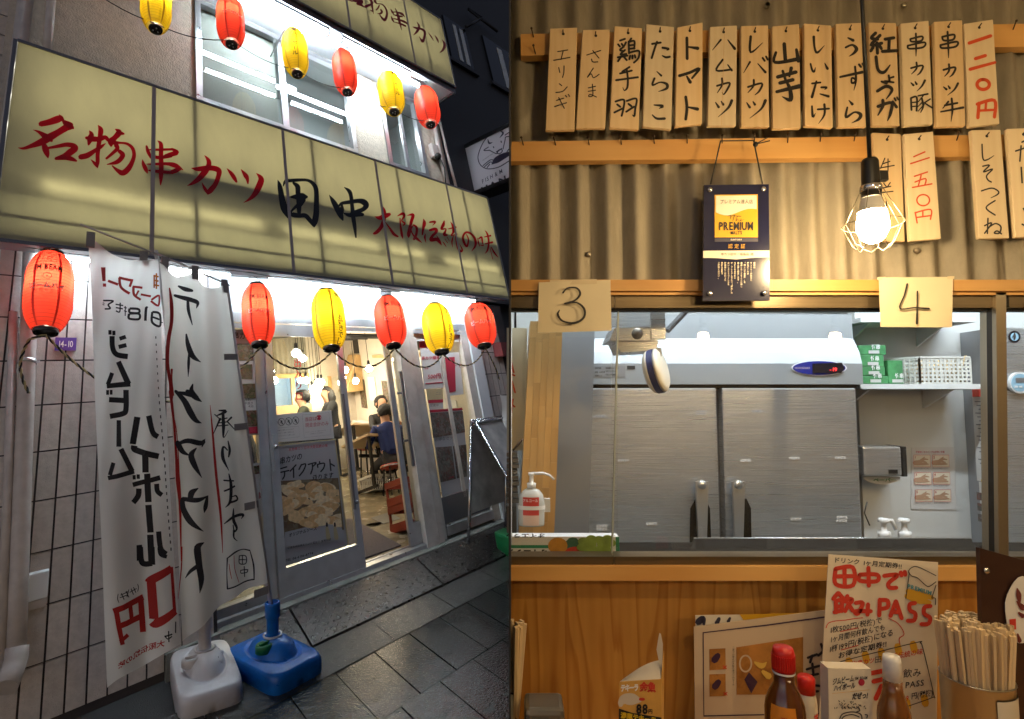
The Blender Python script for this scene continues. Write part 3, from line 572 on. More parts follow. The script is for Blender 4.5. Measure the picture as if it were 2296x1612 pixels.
# ================================================================== paper lanterns
def shade_mat(name, col):
    film(name, col, .8, .4, .03, tcol=col); return MAT[name]
shade_mat('lantern_red', (.93, .075, .04)); shade_mat('lantern_yellow', (.94, .66, .02))
film('seam_red', (.6, .02, .012), .7); film('seam_yellow', (.62, .4, .005), .7); mat('rim_black', (.015, .015, .015), .3); mat('ink_dark', (.05, .012, .012), .6); mat('ink_silver', (.5, .4, .4), .5); mat('ink_black', (.012, .012, .012), .55)
mat('wire', (.35, .35, .35), .4, metal=.7); glow('bulb_inside', (1., .86, .62), 150.)
def lantern(m, hgt, dia, colour, label, group, bulb=1., off=0., text_=True, beads=False, yoff=1.):
    lc = m.inverted() @ CAM; turn = math.atan2(lc.y, lc.x) + off
    t = thing('paper_lantern', label, 'lantern', m, group); r0 = dia / 2
    def rad(z):
        u = abs(z / (hgt / 2)); return r0 * (1 - .42 * max(0, (u - .28) / .72) ** 2.3)
    N_ = 40; prof = []
    for i in range(N_ * 2 + 1):
        z = -hgt / 2 + hgt * i / (N_ * 2); prof.append((rad(z) * (1. if i % 2 == 0 else .982), z))
    MB().lathe(prof, 32, cap=False).build('shade', 'lantern_' + colour, t, recalc=False)
    rb_ = MB(); nr = 24
    for i in range(1, nr): z = -hgt / 2 + hgt * i / nr; rb_.lathe([(rad(z) + .0012, z - .0016), (rad(z) + .0024, z), (rad(z) + .0012, z + .0016)], 32, cap=False)
    rb_.build('rib', 'seam_' + colour, t)['kind'] = 'stuff'
    re = rad(hgt / 2)
    for z0, z1, nm in ((hgt / 2 - .004, hgt / 2 + .022, 'top_rim'), (-hgt / 2 - .022, -hgt / 2 + .004, 'bottom_rim')):
        k = .66 if nm == 'top_rim' or not beads else .5
        MB().lathe([(re * k + .014, z0), (re * k + .018, (z0 + z1) / 2), (re * k + .014, z1), (re * k + .004, z1), (re * k + .004, z0)], 24, cap=False).build(nm, 'rim_black', t)
        MB().lathe([(re * k + .004, z0 * .4 + z1 * .6), (.001, z0 * .4 + z1 * .6)], 24, cap=False).build('cover', 'rim_black', t)
    for i in range(6):
        w = turn + math.pi / 6 + i * math.pi / 3; q = MB(); n = 24
        q.add([Vector(((rad(-hgt / 2 + hgt * j / n) + .0015) * math.cos(w + s * .055), (rad(-hgt / 2 + hgt * j / n) + .0015) * math.sin(w + s * .055), -hgt / 2 + hgt * j / n)) for j in range(n + 1) for s in (-1, 1)], [(2 * j, 2 * j + 1, 2 * j + 3, 2 * j + 2) for j in range(n)])
        q.build('seam', 'seam_' + colour, t)
    MB().ball((0, 0, hgt * .12), .03 * bulb, n=10, m=8).build('bulb', 'bulb_inside', t)
    MB().tube([Vector((.05 * math.cos(a), .05 * math.sin(a), hgt / 2 + .03 + .1 * math.sin(math.pi * k / 8))) for k in range(9) for a in [math.pi * k / 8]], .0022, 4).build('hook', 'wire', t)
    def cyl(a0):
        def f(x, y, k=0): rr = rad(y) + .0042 + k; w = a0 + x / max(.05, rad(y)); return Vector((rr * math.cos(w), rr * math.sin(w), y))
        return f
    if text_:
        a0 = turn
        if colour == 'red':
            f = cyl(a0); q = MB(); k = dia / .34
            text(q, 'JIM BEAM', lambda x, y: f(x, y + .035 * k * math.cos(x * 9)), (-.1 * k, .095 * k), (.04 * k, 0), (0, .075 * k), .03, fit=.2 * k)
            brush(q, [ring(0, .065 * k, .028 * k, .028 * k)], f, .003)
            text(q, 'B', f, (-.008 * k, .056 * k), (.022 * k, 0), (0, .022 * k), .02); text(q, '特約販売店', f, (-.085 * k, -.085 * k), (.026 * k, 0), (0, .028 * k), .0, sp=1.4); q.build('lettering', 'ink_dark', t)
            q = MB(); text(q, 'ビームハイ', f, (-.125 * k, -.05 * k), (.052 * k, 0), (0, .06 * k), .05, sp=.98); q.build('lettering', 'ink_silver', t)
        else:
            f = cyl(a0 + yoff); q = MB(); text(q, '角ハイボール' if beads else '角ハイのお好きでしょ', f, (-.028, hgt * .3), (.056, 0), (0, .058), .02, vertical=True, sp=1.15 if beads else .9); q.build('lettering', 'ink_black', t)
    if beads:
        for i in range(3):
            w = i * 2.1 + .4; MB().ball((.02 * math.cos(w), .02 * math.sin(w), -hgt / 2 - .022), .006, n=6, m=4).build('reflector', 'ink_white', t)
    return t
GLW = 'paper lanterns hung in a row under the long sign'; GUP = 'paper lanterns hung in a row before the upper window'
lo = [(110, 655, 'red', 'big red lantern beside the downpipe, leftmost of the lower row'), (579, 706, 'red', 'red lantern at the top of the banner pole, above the door edge'), (737, 717, 'yellow', 'yellow lantern hanging before the middle of the door head'),
      (875, 722, 'red', 'red lantern before the door opening, between the two yellow ones'), (982, 737, 'yellow', 'yellow lantern before the right shop window'), (1077, 730, 'red', 'red lantern at the right end of the lower row')]
LOW = []
for i, (x, y, c, lab) in enumerate(lo):
    c0 = Lc(x, y, -.6); sz = [.495, .48, .52, .48, .51, .49][i]; dm = [.232, .228, .272, .282, .31, .335][i]
    LOW.append((c0.x, c0.z, sz)); tn = [-.12, .1, -.25, .35, -.1, .1][i]
    lantern(FL(c0.x, -.6, c0.z), sz, dm, c, 'lit ' + lab, GLW, off=tn)
up = [(350, 8, 'yellow', 'yellow lantern cut by the top edge, before the stucco wall'), (517, 48, 'red', 'red lantern before the left jamb of the upper window, cut by the top edge'), (662, 118, 'yellow', 'yellow lantern with the long vertical lettering before the upper window'),
      (773, 162, 'red', 'red upper lantern between the two lower yellow ones'), (877, 209, 'yellow', 'yellow upper lantern beside the small right window'), (958, 240, 'red', 'red lantern at the right end of the upper row')]
UPL = []
for i, (x, y, c, lab) in enumerate(up):
    c0 = Lc(x, y, -.55); sz = .57; UPL.append((c0.x, c0.z, sz))
    lantern(FL(c0.x, -.55, c0.z), sz, [.225, .24, .245, .255, .3, .31][i], c, 'lit ' + lab, GUP, off=[.0, .2, -.3, .35, -.2, .3][i], yoff=[0, 0, .3, 0, .75, 0][i], text_=(i in (1, 2, 4)), beads=True)
# cord of the upper row
cord = thing('lantern_cord', 'thin dark cord looping between the upper lanterns', 'cord', P(UPL[0][0], -.55, UPL[0][1]))
for (h0, v0, s0), (h1, v1, s1) in zip([(-1., 5.35, .57)] + UPL, UPL):
    MB().tube([P(h0 + (h1 - h0) * k / 8, -.53, v0 - s0 * .38 + (v1 - v0) * k / 8 - .28 * (k / 8) * (1 - k / 8)) for k in range(9)], .0045, 4).build('loop', 'black', cord)
hw = thing('hanging_wire', 'thin wires along the lower edge of the long sign carrying the lanterns', 'wire', P(-1, -.6, 2.66))
MB().tube([P(-1.1 + 4.6 * k / 20, -.6, 2.655 - .02 * abs(math.sin(k * 1.1))) for k in range(21)], .003, 4).build('strand', 'black', hw); MB().tube([P(-.2 + 3.6 * k / 20, -.58, 2.63 - .03 * abs(math.sin(k * .8))) for k in range(21)], .003, 4).build('strand', 'black', hw)
# black and yellow rope
mat('rope_black', (.02, .02, .018), .8, bump=.4, bs=400); mat('rope_yellow', (.42, .34, .16), .8, bump=.4, bs=400)
rope = thing('striped_rope', 'black and yellow twisted rope draped below the lower lanterns', 'rope', P(LOW[0][0], -.6, 1.9))
def cat(pts, n): return [Vector(p) for p in resample([tuple(q) for q in pts], n)]
pl = []
for (h0, v0, s0), (h1, v1, s1) in zip(LOW, LOW[1:]):
    a, b = v0 - s0 / 2 - .03, v1 - s1 / 2 - .03; dip = .17 if h1 - h0 < 1 else .42
    for k in range(24):
        u = k / 24; pl.append(P(h0 + (h1 - h0) * u, -.61, a + (b - a) * u - dip * 4 * u * (1 - u)))
h, v, s = LOW[0]; head = [P(h - .05 - .05 * math.sin(k * .25), -.61, v - s / 2 - .03 - .36 * (1 - k / 12)) for k in range(0, 12)]
h, v, s = LOW[-1]; tail = [P(h + .14 * math.sin(k * .13), -.61, v - s / 2 - .03 - .036 * k) for k in range(12)]
pl = head + pl + tail; fine = []
for a, b in zip(pl, pl[1:]):
    for k in range(5): fine.append(a.lerp(b, k / 5))
for ph, mm in ((0, 'rope_black'), (math.pi, 'rope_yellow')):
    q = []; ln = 0
    for i in range(1, len(fine)):
        t_ = (fine[i] - fine[i - 1]); ln += t_.length; t_ = t_.normalized(); a = t_.cross(ED).normalized(); b = t_.cross(a)
        w = ln / .036 * 2 * math.pi / 2 + ph; q.append(fine[i] + (a * math.cos(w) + b * math.sin(w)) * .0036)
    MB().tube(q, .0055, 5).build('strand', mm, rope)
# ================================================================== banners on poles
film('banner_cloth', (.93, .92, .9), .42, .6, .02, tcol=(.93, .9, .85))
film('banner_cloth_grey', (.84, .81, .76), .42, .6, .02, tcol=(.88, .84, .76))
mat('print_black', (.02, .018, .022), .7); mat('print_red', (.5, .022, .018), .7); mat('print_orange', (.6, .16, .01), .7)
mat('pole_white', (.62, .56, .54), .4); mat('tab_grey', (.3, .27, .25), .7)
def poly_at(pts, t):
    n = len(pts) - 1; i = min(int(t * n), n - 1); u = t * n - i; return pts[i][0] + (pts[i + 1][0] - pts[i][0]) * u, pts[i][1] + (pts[i + 1][1] - pts[i][1]) * u
def banner(label, material, left, right, d0, fold, tabs, bar, pole, sag):
    t = thing('nobori_banner', label, 'banner', pole[0], 'advertising banners on poles')
    def surf(c): return P(c.x, d0 + fold(c.x, c.z), c.z)
    def f(a, b):
        x0, y0 = poly_at(left, b); x1, y1 = poly_at(right, b); c = Lc(x0 + (x1 - x0) * a, y0 + (y1 - y0) * a + sag(a, b), d0); return surf(c)
    MB().grid(36, 70, f).build('cloth', material, t, recalc=False)
    for x, y in tabs:
        c = Lc(x, y, d0); MB().box(c.x - .022, c.x + .022, d0 - .014, d0 - .01, c.z - .05, c.z + .055, P).box(c.x - .022, c.x + .022, d0 + .01, d0 + .014, c.z - .05, c.z + .055, P).build('tab', 'tab_grey', t)
    MB().tube(bar, .006, 6).build('crossbar', 'pole_white', t); MB().tube(pole, .0135, 8).build('pole', 'pole_white', t)
    def ink(z):
        def g(x, y, k=0):
            c = Lc(*z(x, y), d0); q = surf(c); return q - ED * (.006 + k)
        return g
    return t, ink
DB = -.86
F1 = lambda h, v: .016 * math.sin(h * 30 + v * 2.6) * (1.1 - .3 * v) + .022 * math.sin(h * 13 - v * 1.4 + 1) + .016 * math.sin(v * 6 + h * 11) + .008 * math.sin(h * 55 - v * 3) * (v > 1.2)
F2 = lambda h, v: .018 * math.sin(h * 34 + v * .8 + 2) + .018 * math.sin(h * 15 + v * 1.2) + .012 * math.sin(v * 5 + h * 6)
w0 = Gc(467, 1510, -.03); b0 = Gc(612, 1468, -.03)
WQ = [(383, 1458), (510, 1425), (549, 1530), (392, 1578)]; BQ = [(530, 1447), (631, 1398), (711, 1475), (575, 1538)]
cen = lambda q: sum((G(x, y, -.03) for x, y in q), Vector()) / 4
pw = [cen(WQ) + NG * .2, L(350, 562, -.8)]
b1, ink1 = banner('white banner printed with bold mirrored black and red lettering, the left one', 'banner_cloth', [(198, 524), (207, 700), (214, 900), (224, 1150), (232, 1350), (241, 1546)], [(353, 582), (366, 800), (380, 1050), (392, 1250), (400, 1380), (404, 1442)], DB,
                  F1, [(203, 538), (322, 580)], [L(180, 503, DB), L(352, 570, DB)], pw, lambda a, b: 26 * math.sin(math.pi * a) * max(0, 1 - b * 4) - 6 * math.sin(a * 9) * b)
zb6 = zoomed(300, 730, 3.041); zb7 = zoomed(300, 1250, 3.041); zb8 = zoomed(300, 1750, 3.223)
def printed(t, ink, z, material, strokes, w=10., n=5, round_=True): 
    for cl in characters(strokes, w, 5): brush(MB(), cl, ink(z), w, n, round_, .0003).build('character', material, t)
printed(b1, ink1, zb6, 'print_red', [[(92, 365, 46), (100, 500, 32)], [(105, 522, 32), (105, 554, 32)], [(140, 495, 25), (235, 535, 25)], [(243, 468, 25), (375, 502, 25)], [(248, 468, 25), (262, 560, 25), (345, 625, 25)], [(365, 500, 22), (345, 560, 22)], [(370, 560, 22), (460, 575, 22)], [(378, 560, 22), (385, 640, 22), (445, 690, 22)], [(425, 600, 18), (400, 650, 18)], [(445, 638, 20), (545, 655, 20)], [(545, 700, 20), (615, 745, 20), (620, 650, 20), (550, 690, 20)]], round_=False)
printed(b1, ink1, zb6, 'print_orange', [[(568, 455, 16), (615, 470, 16)], [(570, 500, 16), (615, 512, 16)], [(568, 545, 16), (620, 555, 16)], [(595, 435, 14), (595, 585, 14)], [(575, 455, 14), (575, 575, 14)]], round_=False)
printed(b1, ink1, zb6, 'print_black', [[(90, 690, 16), (188, 695, 16), (140, 730, 16), (158, 768, 16), (105, 772, 16)], [(86, 712, 8), (104, 718, 8)], [(84, 728, 8), (102, 734, 8)], [(210, 728, 13), (285, 740, 13)], [(212, 760, 13), (282, 772, 13)], [(255, 712, 13), (250, 800, 13), (212, 792, 13)], [(292, 755, 10), (318, 765, 10)], [(292, 790, 10), (318, 800, 10)], [(305, 745, 10), (303, 840, 10)],
        [(345, 770, 22), (425, 780, 22), (425, 815, 20), (345, 808, 20), (345, 770, 22)], [(340, 820, 22), (430, 825, 22), (428, 875, 22), (340, 868, 22), (340, 820, 22)], [(515, 768, 24), (500, 772, 26), (494, 890, 26)], [(560, 805, 22), (632, 825, 22), (638, 940, 22), (560, 905, 22), (560, 805, 22)], [(565, 855, 18), (632, 878, 18)],
        [(152, 980, 30), (152, 1024, 30)], [(190, 986, 30), (190, 1030, 30)], [(246, 1064, 38), (307, 1044, 38)], [(236, 1143, 40), (311, 1125, 40)], [(172, 1038, 50), (176, 1150, 50), (215, 1215, 50), (322, 1236, 52)], [(232, 1285, 50), (325, 1500, 55)], [(170, 1393, 40), (128, 1505, 40)], [(118, 1520, 45), (342, 1498, 52)], [(126, 1558, 26), (126, 1604, 26)], [(160, 1556, 26), (160, 1602, 26)], [(302, 1556, 50), (302, 1640, 50)]], round_=False)
printed(b1, ink1, zb7, 'print_black', [[(302, -20, 50), (302, 160, 50), (270, 205, 50), (150, 232, 50)], [(140, 70, 50), (290, 78, 50)], [(235, 268, 40), (236, 524, 46)], [(255, 545, 50), (370, 770, 52)], [(185, 680, 38), (150, 800, 40)], [(132, 828, 42), (390, 768, 50)], [(412, 236, 60), (372, 500, 62)], [(520, 222, 54), (560, 380, 54), (618, 432, 50)], [(388, 516, 60), (405, 560, 60), (625, 622, 56)], [(490, 600, 60), (497, 776, 60)],
        [(390, 806, 30), (392, 850, 30)], [(428, 798, 30), (430, 842, 30)], [(376, 900, 46), (640, 828, 48)], [(512, 788, 60), (530, 1070, 60)], [(436, 938, 54), (430, 1010, 54), (382, 1075, 54)], [(606, 888, 48), (615, 960, 48), (660, 1000, 44)], [(530, 1098, 60), (552, 1368, 60)], [(548, 1390, 60), (560, 1640, 62)], [(442, 1490, 56), (446, 1640, 60)], [(630, 1358, 50), (650, 1520, 50), (706, 1575, 44)]], round_=False)
printed(b1, ink1, zb8, 'print_black', [[(594, -10, 66), (598, 170, 68)], [(478, -10, 62), (490, 130, 60), (530, 165, 56), (600, 155, 56)], [(680, -10, 50), (690, 60, 46), (752, 88, 36)], [(238, 430, 6), (232, 480, 8), (246, 522, 6)], [(448, 362, 6), (458, 400, 8), (448, 440, 6)], [(262, 445, 9), (340, 420, 9)], [(270, 425, 9), (300, 495, 9)], [(255, 470, 9), (340, 450, 9)], [(320, 410, 9), (352, 480, 9)], [(350, 400, 9), (330, 474, 9)], [(375, 395, 9), (402, 462, 9)], [(402, 385, 9), (428, 446, 9)], [(360, 430, 8), (436, 405, 8)], [(715, 880, 14), (792, 850, 14)], [(755, 820, 12), (757, 930, 12)], [(718, 870, 12), (745, 900, 12), (788, 870, 12)], [(830, 730, 12), (826, 840, 12)]], round_=False)
printed(b1, ink1, zb8, 'print_red', [[(560, 360, 84), (600, 320, 84), (800, 205, 72)], [(590, 350, 92), (615, 720, 92)], [(600, 755, 84), (640, 760, 84), (830, 625, 70)], [(800, 190, 30), (822, 640, 34)], [(190, 615, 60), (508, 500, 62)], [(222, 620, 52), (250, 780, 52), (290, 970, 46)], [(480, 500, 60), (506, 862, 62)], [(366, 560, 44), (382, 700, 44)], [(240, 775, 60), (505, 690, 62)], [(262, 935, 40), (345, 868, 44)]], n=6, round_=False)
mk = ink1(zb8); text(MB(), '大阪伝統の味', lambda x, y: mk(x, y, .001), (715, 975), (-78, 42), (8, -78), .02, sp=1.02).build('lettering', 'print_red', b1)
mk7 = ink1(zb7); mk6 = ink1(zb6); q = MB()
for k in range(8): brush(MB(), [[(597 + k * 4.2, 1040 + k * 70, 10), (598 + k * 4.2, 1062 + k * 70, 10)]], mk6, round_=False).build('dash', 'print_black', b1)
for k in range(23): brush(MB(), [[(630 + k * 5.5, 20 + k * 68, 11), (631 + k * 5.5, 50 + k * 68, 11)]], mk7, round_=False).build('dash', 'print_black', b1)
pb = [cen(BQ) + NG * .2, L(508, 636, -.8)]
b2, ink2 = banner('grey white banner with brushed mirrored lettering and red streaks, the right one', 'banner_cloth_grey', [(356, 592), (372, 760), (384, 930), (396, 1150), (404, 1300), (410, 1440)], [(507, 642), (528, 800), (556, 1000), (578, 1180), (590, 1260), (596, 1302)], DB + .03,
                  F2, [(370, 592), (437, 612), (503, 642)], [L(346, 566, DB + .03), L(516, 640, DB + .03)], pb, lambda a, b: 16 * math.sin(math.pi * a * 2) ** 2 * max(0, 1 - b * 6) - 14 * math.sin(math.pi * a) * max(0, b - .85) * 6)
printed(b2, ink2, zb6, 'print_black', [[(815, 556, 18), (880, 588, 42), (945, 600, 26)], [(778, 645, 26), (880, 676, 42), (940, 692, 42), (1003, 715, 40), (988, 768, 6)], [(900, 700, 26), (908, 800, 30), (945, 930, 8)], [(888, 1020, 14), (905, 1120, 42), (950, 1230, 52), (1040, 1290, 5)], [(915, 1190, 14), (912, 1300, 26), (908, 1430, 5)], [(952, 1503, 12), (940, 1570, 46), (1000, 1640, 40)], [(800, 1582, 20), (920, 1602, 46), (960, 1620, 30)]])
printed(b2, ink2, zb7, 'print_black', [[(790, -10, 30), (870, 80, 52), (930, 200, 62), (980, 270, 46), (1042, 300, 5)], [(900, -10, 40), (980, 50, 50), (1050, 95, 5)], [(800, 505, 20), (900, 466, 46), (1030, 490, 46), (1082, 455, 5)], [(1062, 480, 46), (1042, 525, 12)], [(805, 490, 55), (850, 570, 46), (912, 605, 10)], [(978, 535, 12), (930, 600, 52), (960, 700, 52), (1032, 820, 5)], [(992, 918, 10), (935, 960, 52), (920, 1030, 42)], [(855, 1030, 40), (980, 1032, 46), (1102, 1003, 10)], [(1092, 1010, 26), (1072, 1100, 52), (1055, 1158, 6)], [(850, 1040, 42), (862, 1130, 52), (930, 1250, 58), (1048, 1335, 4)], [(1052, 1445, 10), (992, 1490, 62), (1004, 1640, 62)],
        [(1215, 178, 12), (1275, 185, 30), (1200, 228, 12)], [(1250, 210, 25), (1255, 330, 30), (1255, 440, 10), (1300, 370, 4)], [(1218, 266, 10), (1288, 250, 12)], [(1212, 300, 10), (1292, 286, 12)], [(1200, 330, 10), (1298, 318, 12)], [(1178, 218, 10), (1222, 262, 10)], [(1225, 258, 20), (1165, 412, 5)], [(1332, 245, 20), (1290, 282, 14)], [(1290, 285, 15), (1366, 362, 8)],
        [(1296, 472, 10), (1312, 560, 26), (1300, 625, 14)], [(1290, 560, 12), (1250, 530, 18), (1248, 640, 30), (1300, 755, 5)], [(1255, 852, 15), (1346, 856, 15)], [(1258, 955, 15), (1356, 908, 18)], [(1300, 788, 10), (1320, 900, 30), (1310, 1050, 26), (1268, 1112, 5)], [(1310, 1062, 20), (1382, 1040, 20), (1370, 1000, 15), (1328, 1008, 8)], [(1258, 1272, 8), (1340, 1202, 26), (1440, 1185, 26), (1425, 1224, 6)], [(1342, 1122, 10), (1342, 1230, 30), (1376, 1310, 22), (1350, 1342, 14), (1338, 1280, 10)], [(1346, 1330, 20), (1346, 1400, 15), (1382, 1436, 5)]])
printed(b2, ink2, zb8, 'print_black', [[(1050, -15, 66), (1068, 150, 66), (1090, 300, 60), (1075, 436, 6)], [(940, 302, 6), (990, 220, 30), (1062, 150, 42)], [(1368, 95, 14), (1366, 250, 8), (1374, 415, 14)], [(1366, 95, 10), (1440, 30, 16), (1520, 4, 10), (1595, 12, 16)], [(1600, 20, 8), (1632, 160, 14), (1640, 300, 10)], [(1374, 415, 14), (1480, 372, 14), (1640, 308, 14)], [(1490, 68, 10), (1560, 74, 10), (1560, 152, 10), (1492, 146, 10), (1490, 68, 10)], [(1525, 70, 9), (1526, 150, 9)], [(1492, 108, 9), (1558, 112, 9)], [(1505, 220, 10), (1582, 214, 10)], [(1506, 220, 9), (1512, 250, 9), (1572, 244, 9), (1582, 216, 9)], [(1545, 182, 10), (1551, 288, 10)]])
printed(b2, ink2, zb6, 'print_red', [[(724, 578, 14), (745, 720, 36), (748, 900, 34), (716, 1080, 40), (708, 1300, 34), (738, 1500, 36), (745, 1640, 36)], [(752, 1362, 24), (752, 1460, 14), (770, 1612, 10)]])
printed(b2, ink2, zb7, 'print_red', [[(735, -10, 34), (770, 300, 24), (790, 600, 26), (808, 850, 44), (830, 1100, 26), (848, 1640, 8)], [(1138, 130, 4), (1160, 400, 18), (1188, 800, 24), (1228, 1200, 20), (1250, 1562, 4)], [(768, 0, 10), (752, 140, 12), (800, 420, 8), (822, 900, 14)]])
printed(b2, ink2, zb8, 'print_red', [[(1432, 62, 5), (1442, 200, 7), (1490, 345, 5)], [(1385, 152, 5), (1396, 230, 7), (1412, 305, 5)], [(905, -20, 10), (900, 200, 12), (868, 520, 4)]])
for x, y in ((520, 800), (543, 955), (566, 1130), (588, 1322)):
    c = Lc(x, y, DB + .03); MB().box(c.x - .06, c.x + .03, DB + .0, DB + .004, c.z - .022, c.z + .022, P).build('tab', 'tab_grey', b2)
# ================================================================== water-filled banner bases
mat('plastic_white', (.72, .7, .72), .35, var=.05, vs=12, dirt=(.6, .55, .55), ds=6); mat('plastic_blue', (.008, .16, .58), .32, var=.15, vs=14, dirt=(.006, .11, .42), ds=8); mat('plastic_green', (.01, .16, .05), .4); mat('hole', (.12, .12, .14), .8)
def base(label, quad, material, cap_mat, pole_mat):
    q = [G(x, y, -.03) for x, y in quad]; ce = (q[0] + q[1] + q[2] + q[3]) / 4; sx = ((q[1] - q[0]).length + (q[2] - q[3]).length) / 4; sy = ((q[3] - q[0]).length + (q[2] - q[1]).length) / 4
    ax = ((q[1] - q[0]) + (q[2] - q[3])).normalized(); m = frame(ce - NG * .15, NG, ax)
    t = thing('banner_base', label, 'banner stand', m, 'water filled banner stands')
    rings = [(.955, 0, 7), (1, .012, 7), (1, .108, 7), (.985, .132, 6.5), (.955, .148, 6), (.92, .154, 5), (.84, .155, 2.4), (.80, .164, 2), (.74, .166, 2), (.7, .16, 2), (.655, .158, 2), (.63, .166, 2), (.57, .196, 2), (.45, .226, 2), (.3, .246, 2), (.18, .252, 2)]
    n = 64; vs = []
    for s_, z, e in rings:
        for k in range(n):
            w = 2 * math.pi * k / n; c, s = math.cos(w), math.sin(w); r = (abs(c) ** e + abs(s) ** e) ** (-1 / e)
            zz_ = z
            if z <= .0 and abs(math.sin(w * 1)) > .985 and s < 0: zz_ = .03
            vs.append(Vector((sx * s_ * r * c, sy * s_ * r * s, zz_)))
    mb = MB().add(vs, [(i * n + k, i * n + (k + 1) % n, (i + 1) * n + (k + 1) % n, (i + 1) * n + k) for i in range(len(rings) - 1) for k in range(n)], True)
    mb.f.append([len(vs) - n + k for k in range(n)]); mb.sm.append(False); mb.build('tank', material, t)
    MB().lathe([(.055, .25), (.058, .258), (.05, .262), (.046, .256)], 20, cap=False).build('collar', 'plastic_white', t)
    MB().lathe([(.034, .235), (.034, .36), (.042, .365), (.045, .44), (.042, .455), (.036, .455), (.034, .42)], 20, cap=False).build('socket', pole_mat, t)
    MB().lathe([(.05, 0), (.05, .035), (.046, .045), (.03, .046), (.028, .04)], 16, o=(-sx * .45, -sy * .12, .195)).box(-sx * .45 - .03, -sx * .45 + .03, -sy * .12 - .007, -sy * .12 + .007, .235, .25).build('cap', cap_mat, t)
    for a in (-1.5, -.75, .1):
        c, s = math.cos(a), math.sin(a); MB().lathe([(.042, -.018), (.038, .0), (.022, .01), (.014, .006)], 14, o=(sx * .42 * c, sy * .42 * s, .215), m=Matrix.Rotation(.5, 3, Vector((-s, c, 0)))).build('boss', material, t)
        MB().lathe([(.0001, .0), (.012, .0)], 10, o=(sx * .425 * c, sy * .425 * s, .2265), m=Matrix.Rotation(.5, 3, Vector((-s, c, 0))), cap=False).build('hole', 'hole', t)
    return t
base('white plastic water filled banner stand in front of the tiled wall', [(383, 1458), (510, 1425), (549, 1530), (392, 1578)], 'plastic_white', 'plastic_white', 'plastic_white')
base('blue plastic water filled banner stand with a green cap', [(530, 1447), (631, 1398), (711, 1475), (575, 1538)], 'plastic_blue', 'plastic_green', 'plastic_blue')
# ================================================================== folding A-board at the right
mat('chrome', (.62, .63, .66), .22, metal=.9); mat('board_grey', (.55, .52, .49), .35, var=.3, vs=6)
g1 = Gc(1050, 1243, -.17); T0 = Lc(1057, 945, -.42)
ab = thing('a_board', 'folding silver framed A-board with dark panel beside the right window', 'sign board', P(*g1))
wd = .62
def ab_frame(b0, t0, side):
    c = [P(b0[0], b0[1], b0[2]), P(b0[0] + wd, b0[1] + .02, b0[2]), P(t0[0] + wd, t0[1] + .02, t0[2]), P(t0[0], t0[1], t0[2])]
    MB().tube([c[0], c[3]], .017, 8).build('leg', 'chrome', ab); MB().tube([c[1], c[2]], .017, 8).build('leg', 'chrome', ab)
    MB().tube([c[3], c[2]], .017, 8).build('crossbar', 'chrome', ab); a, b = c[0].lerp(c[3], .03), c[1].lerp(c[2], .03); MB().tube([a, b], .012, 8).build('crossbar', 'pole_white', ab)
    p = [c[0].lerp(c[3], .28).lerp(c[1].lerp(c[2], .28), .03), c[1].lerp(c[2], .28).lerp(c[0].lerp(c[3], .28), .03), c[2].lerp(c[1], .03).lerp(c[3], .03), c[3].lerp(c[0], .03).lerp(c[2], .03)]
    MB().slab(p, ED * .012).build('panel', 'board_grey', ab)
ab_frame((g1.x, g1.y, -.165), (T0.x, -.42, T0.z), 0); ab_frame((T0.x + .3, -1.05, -.165), (T0.x + .02, -.47, T0.z - .01), 1)
MB().ball(P(T0.x, -.44, T0.z), .028).build('hinge', 'chrome', ab)
gb = thing('green_weight', 'green plastic weight at the foot of the A-board', 'weight', G(1128, 1252, -.17)); c = Gc(1135, 1247, -.17)
MB().box(c.x - .02, c.x + .4, c.y - .12, c.y + .12, -.165, .04, P, .03).build('body', 'plastic_green', gb)
pb_ = thing('plastic_cover', 'crumpled pale plastic cover hanging at the right edge of the shop front', 'cover', L(1138, 1000, -.5))
c = Lc(1142, 960, -.5); MB().grid(8, 14, lambda a, b: P(c.x - .05 + .25 * a + .03 * math.sin(b * 9), -.5 + .04 * math.sin(a * 8 + b * 5), c.z + .4 - .75 * b - .05 * a)).build('sheet', 'banner_cloth', pb_)
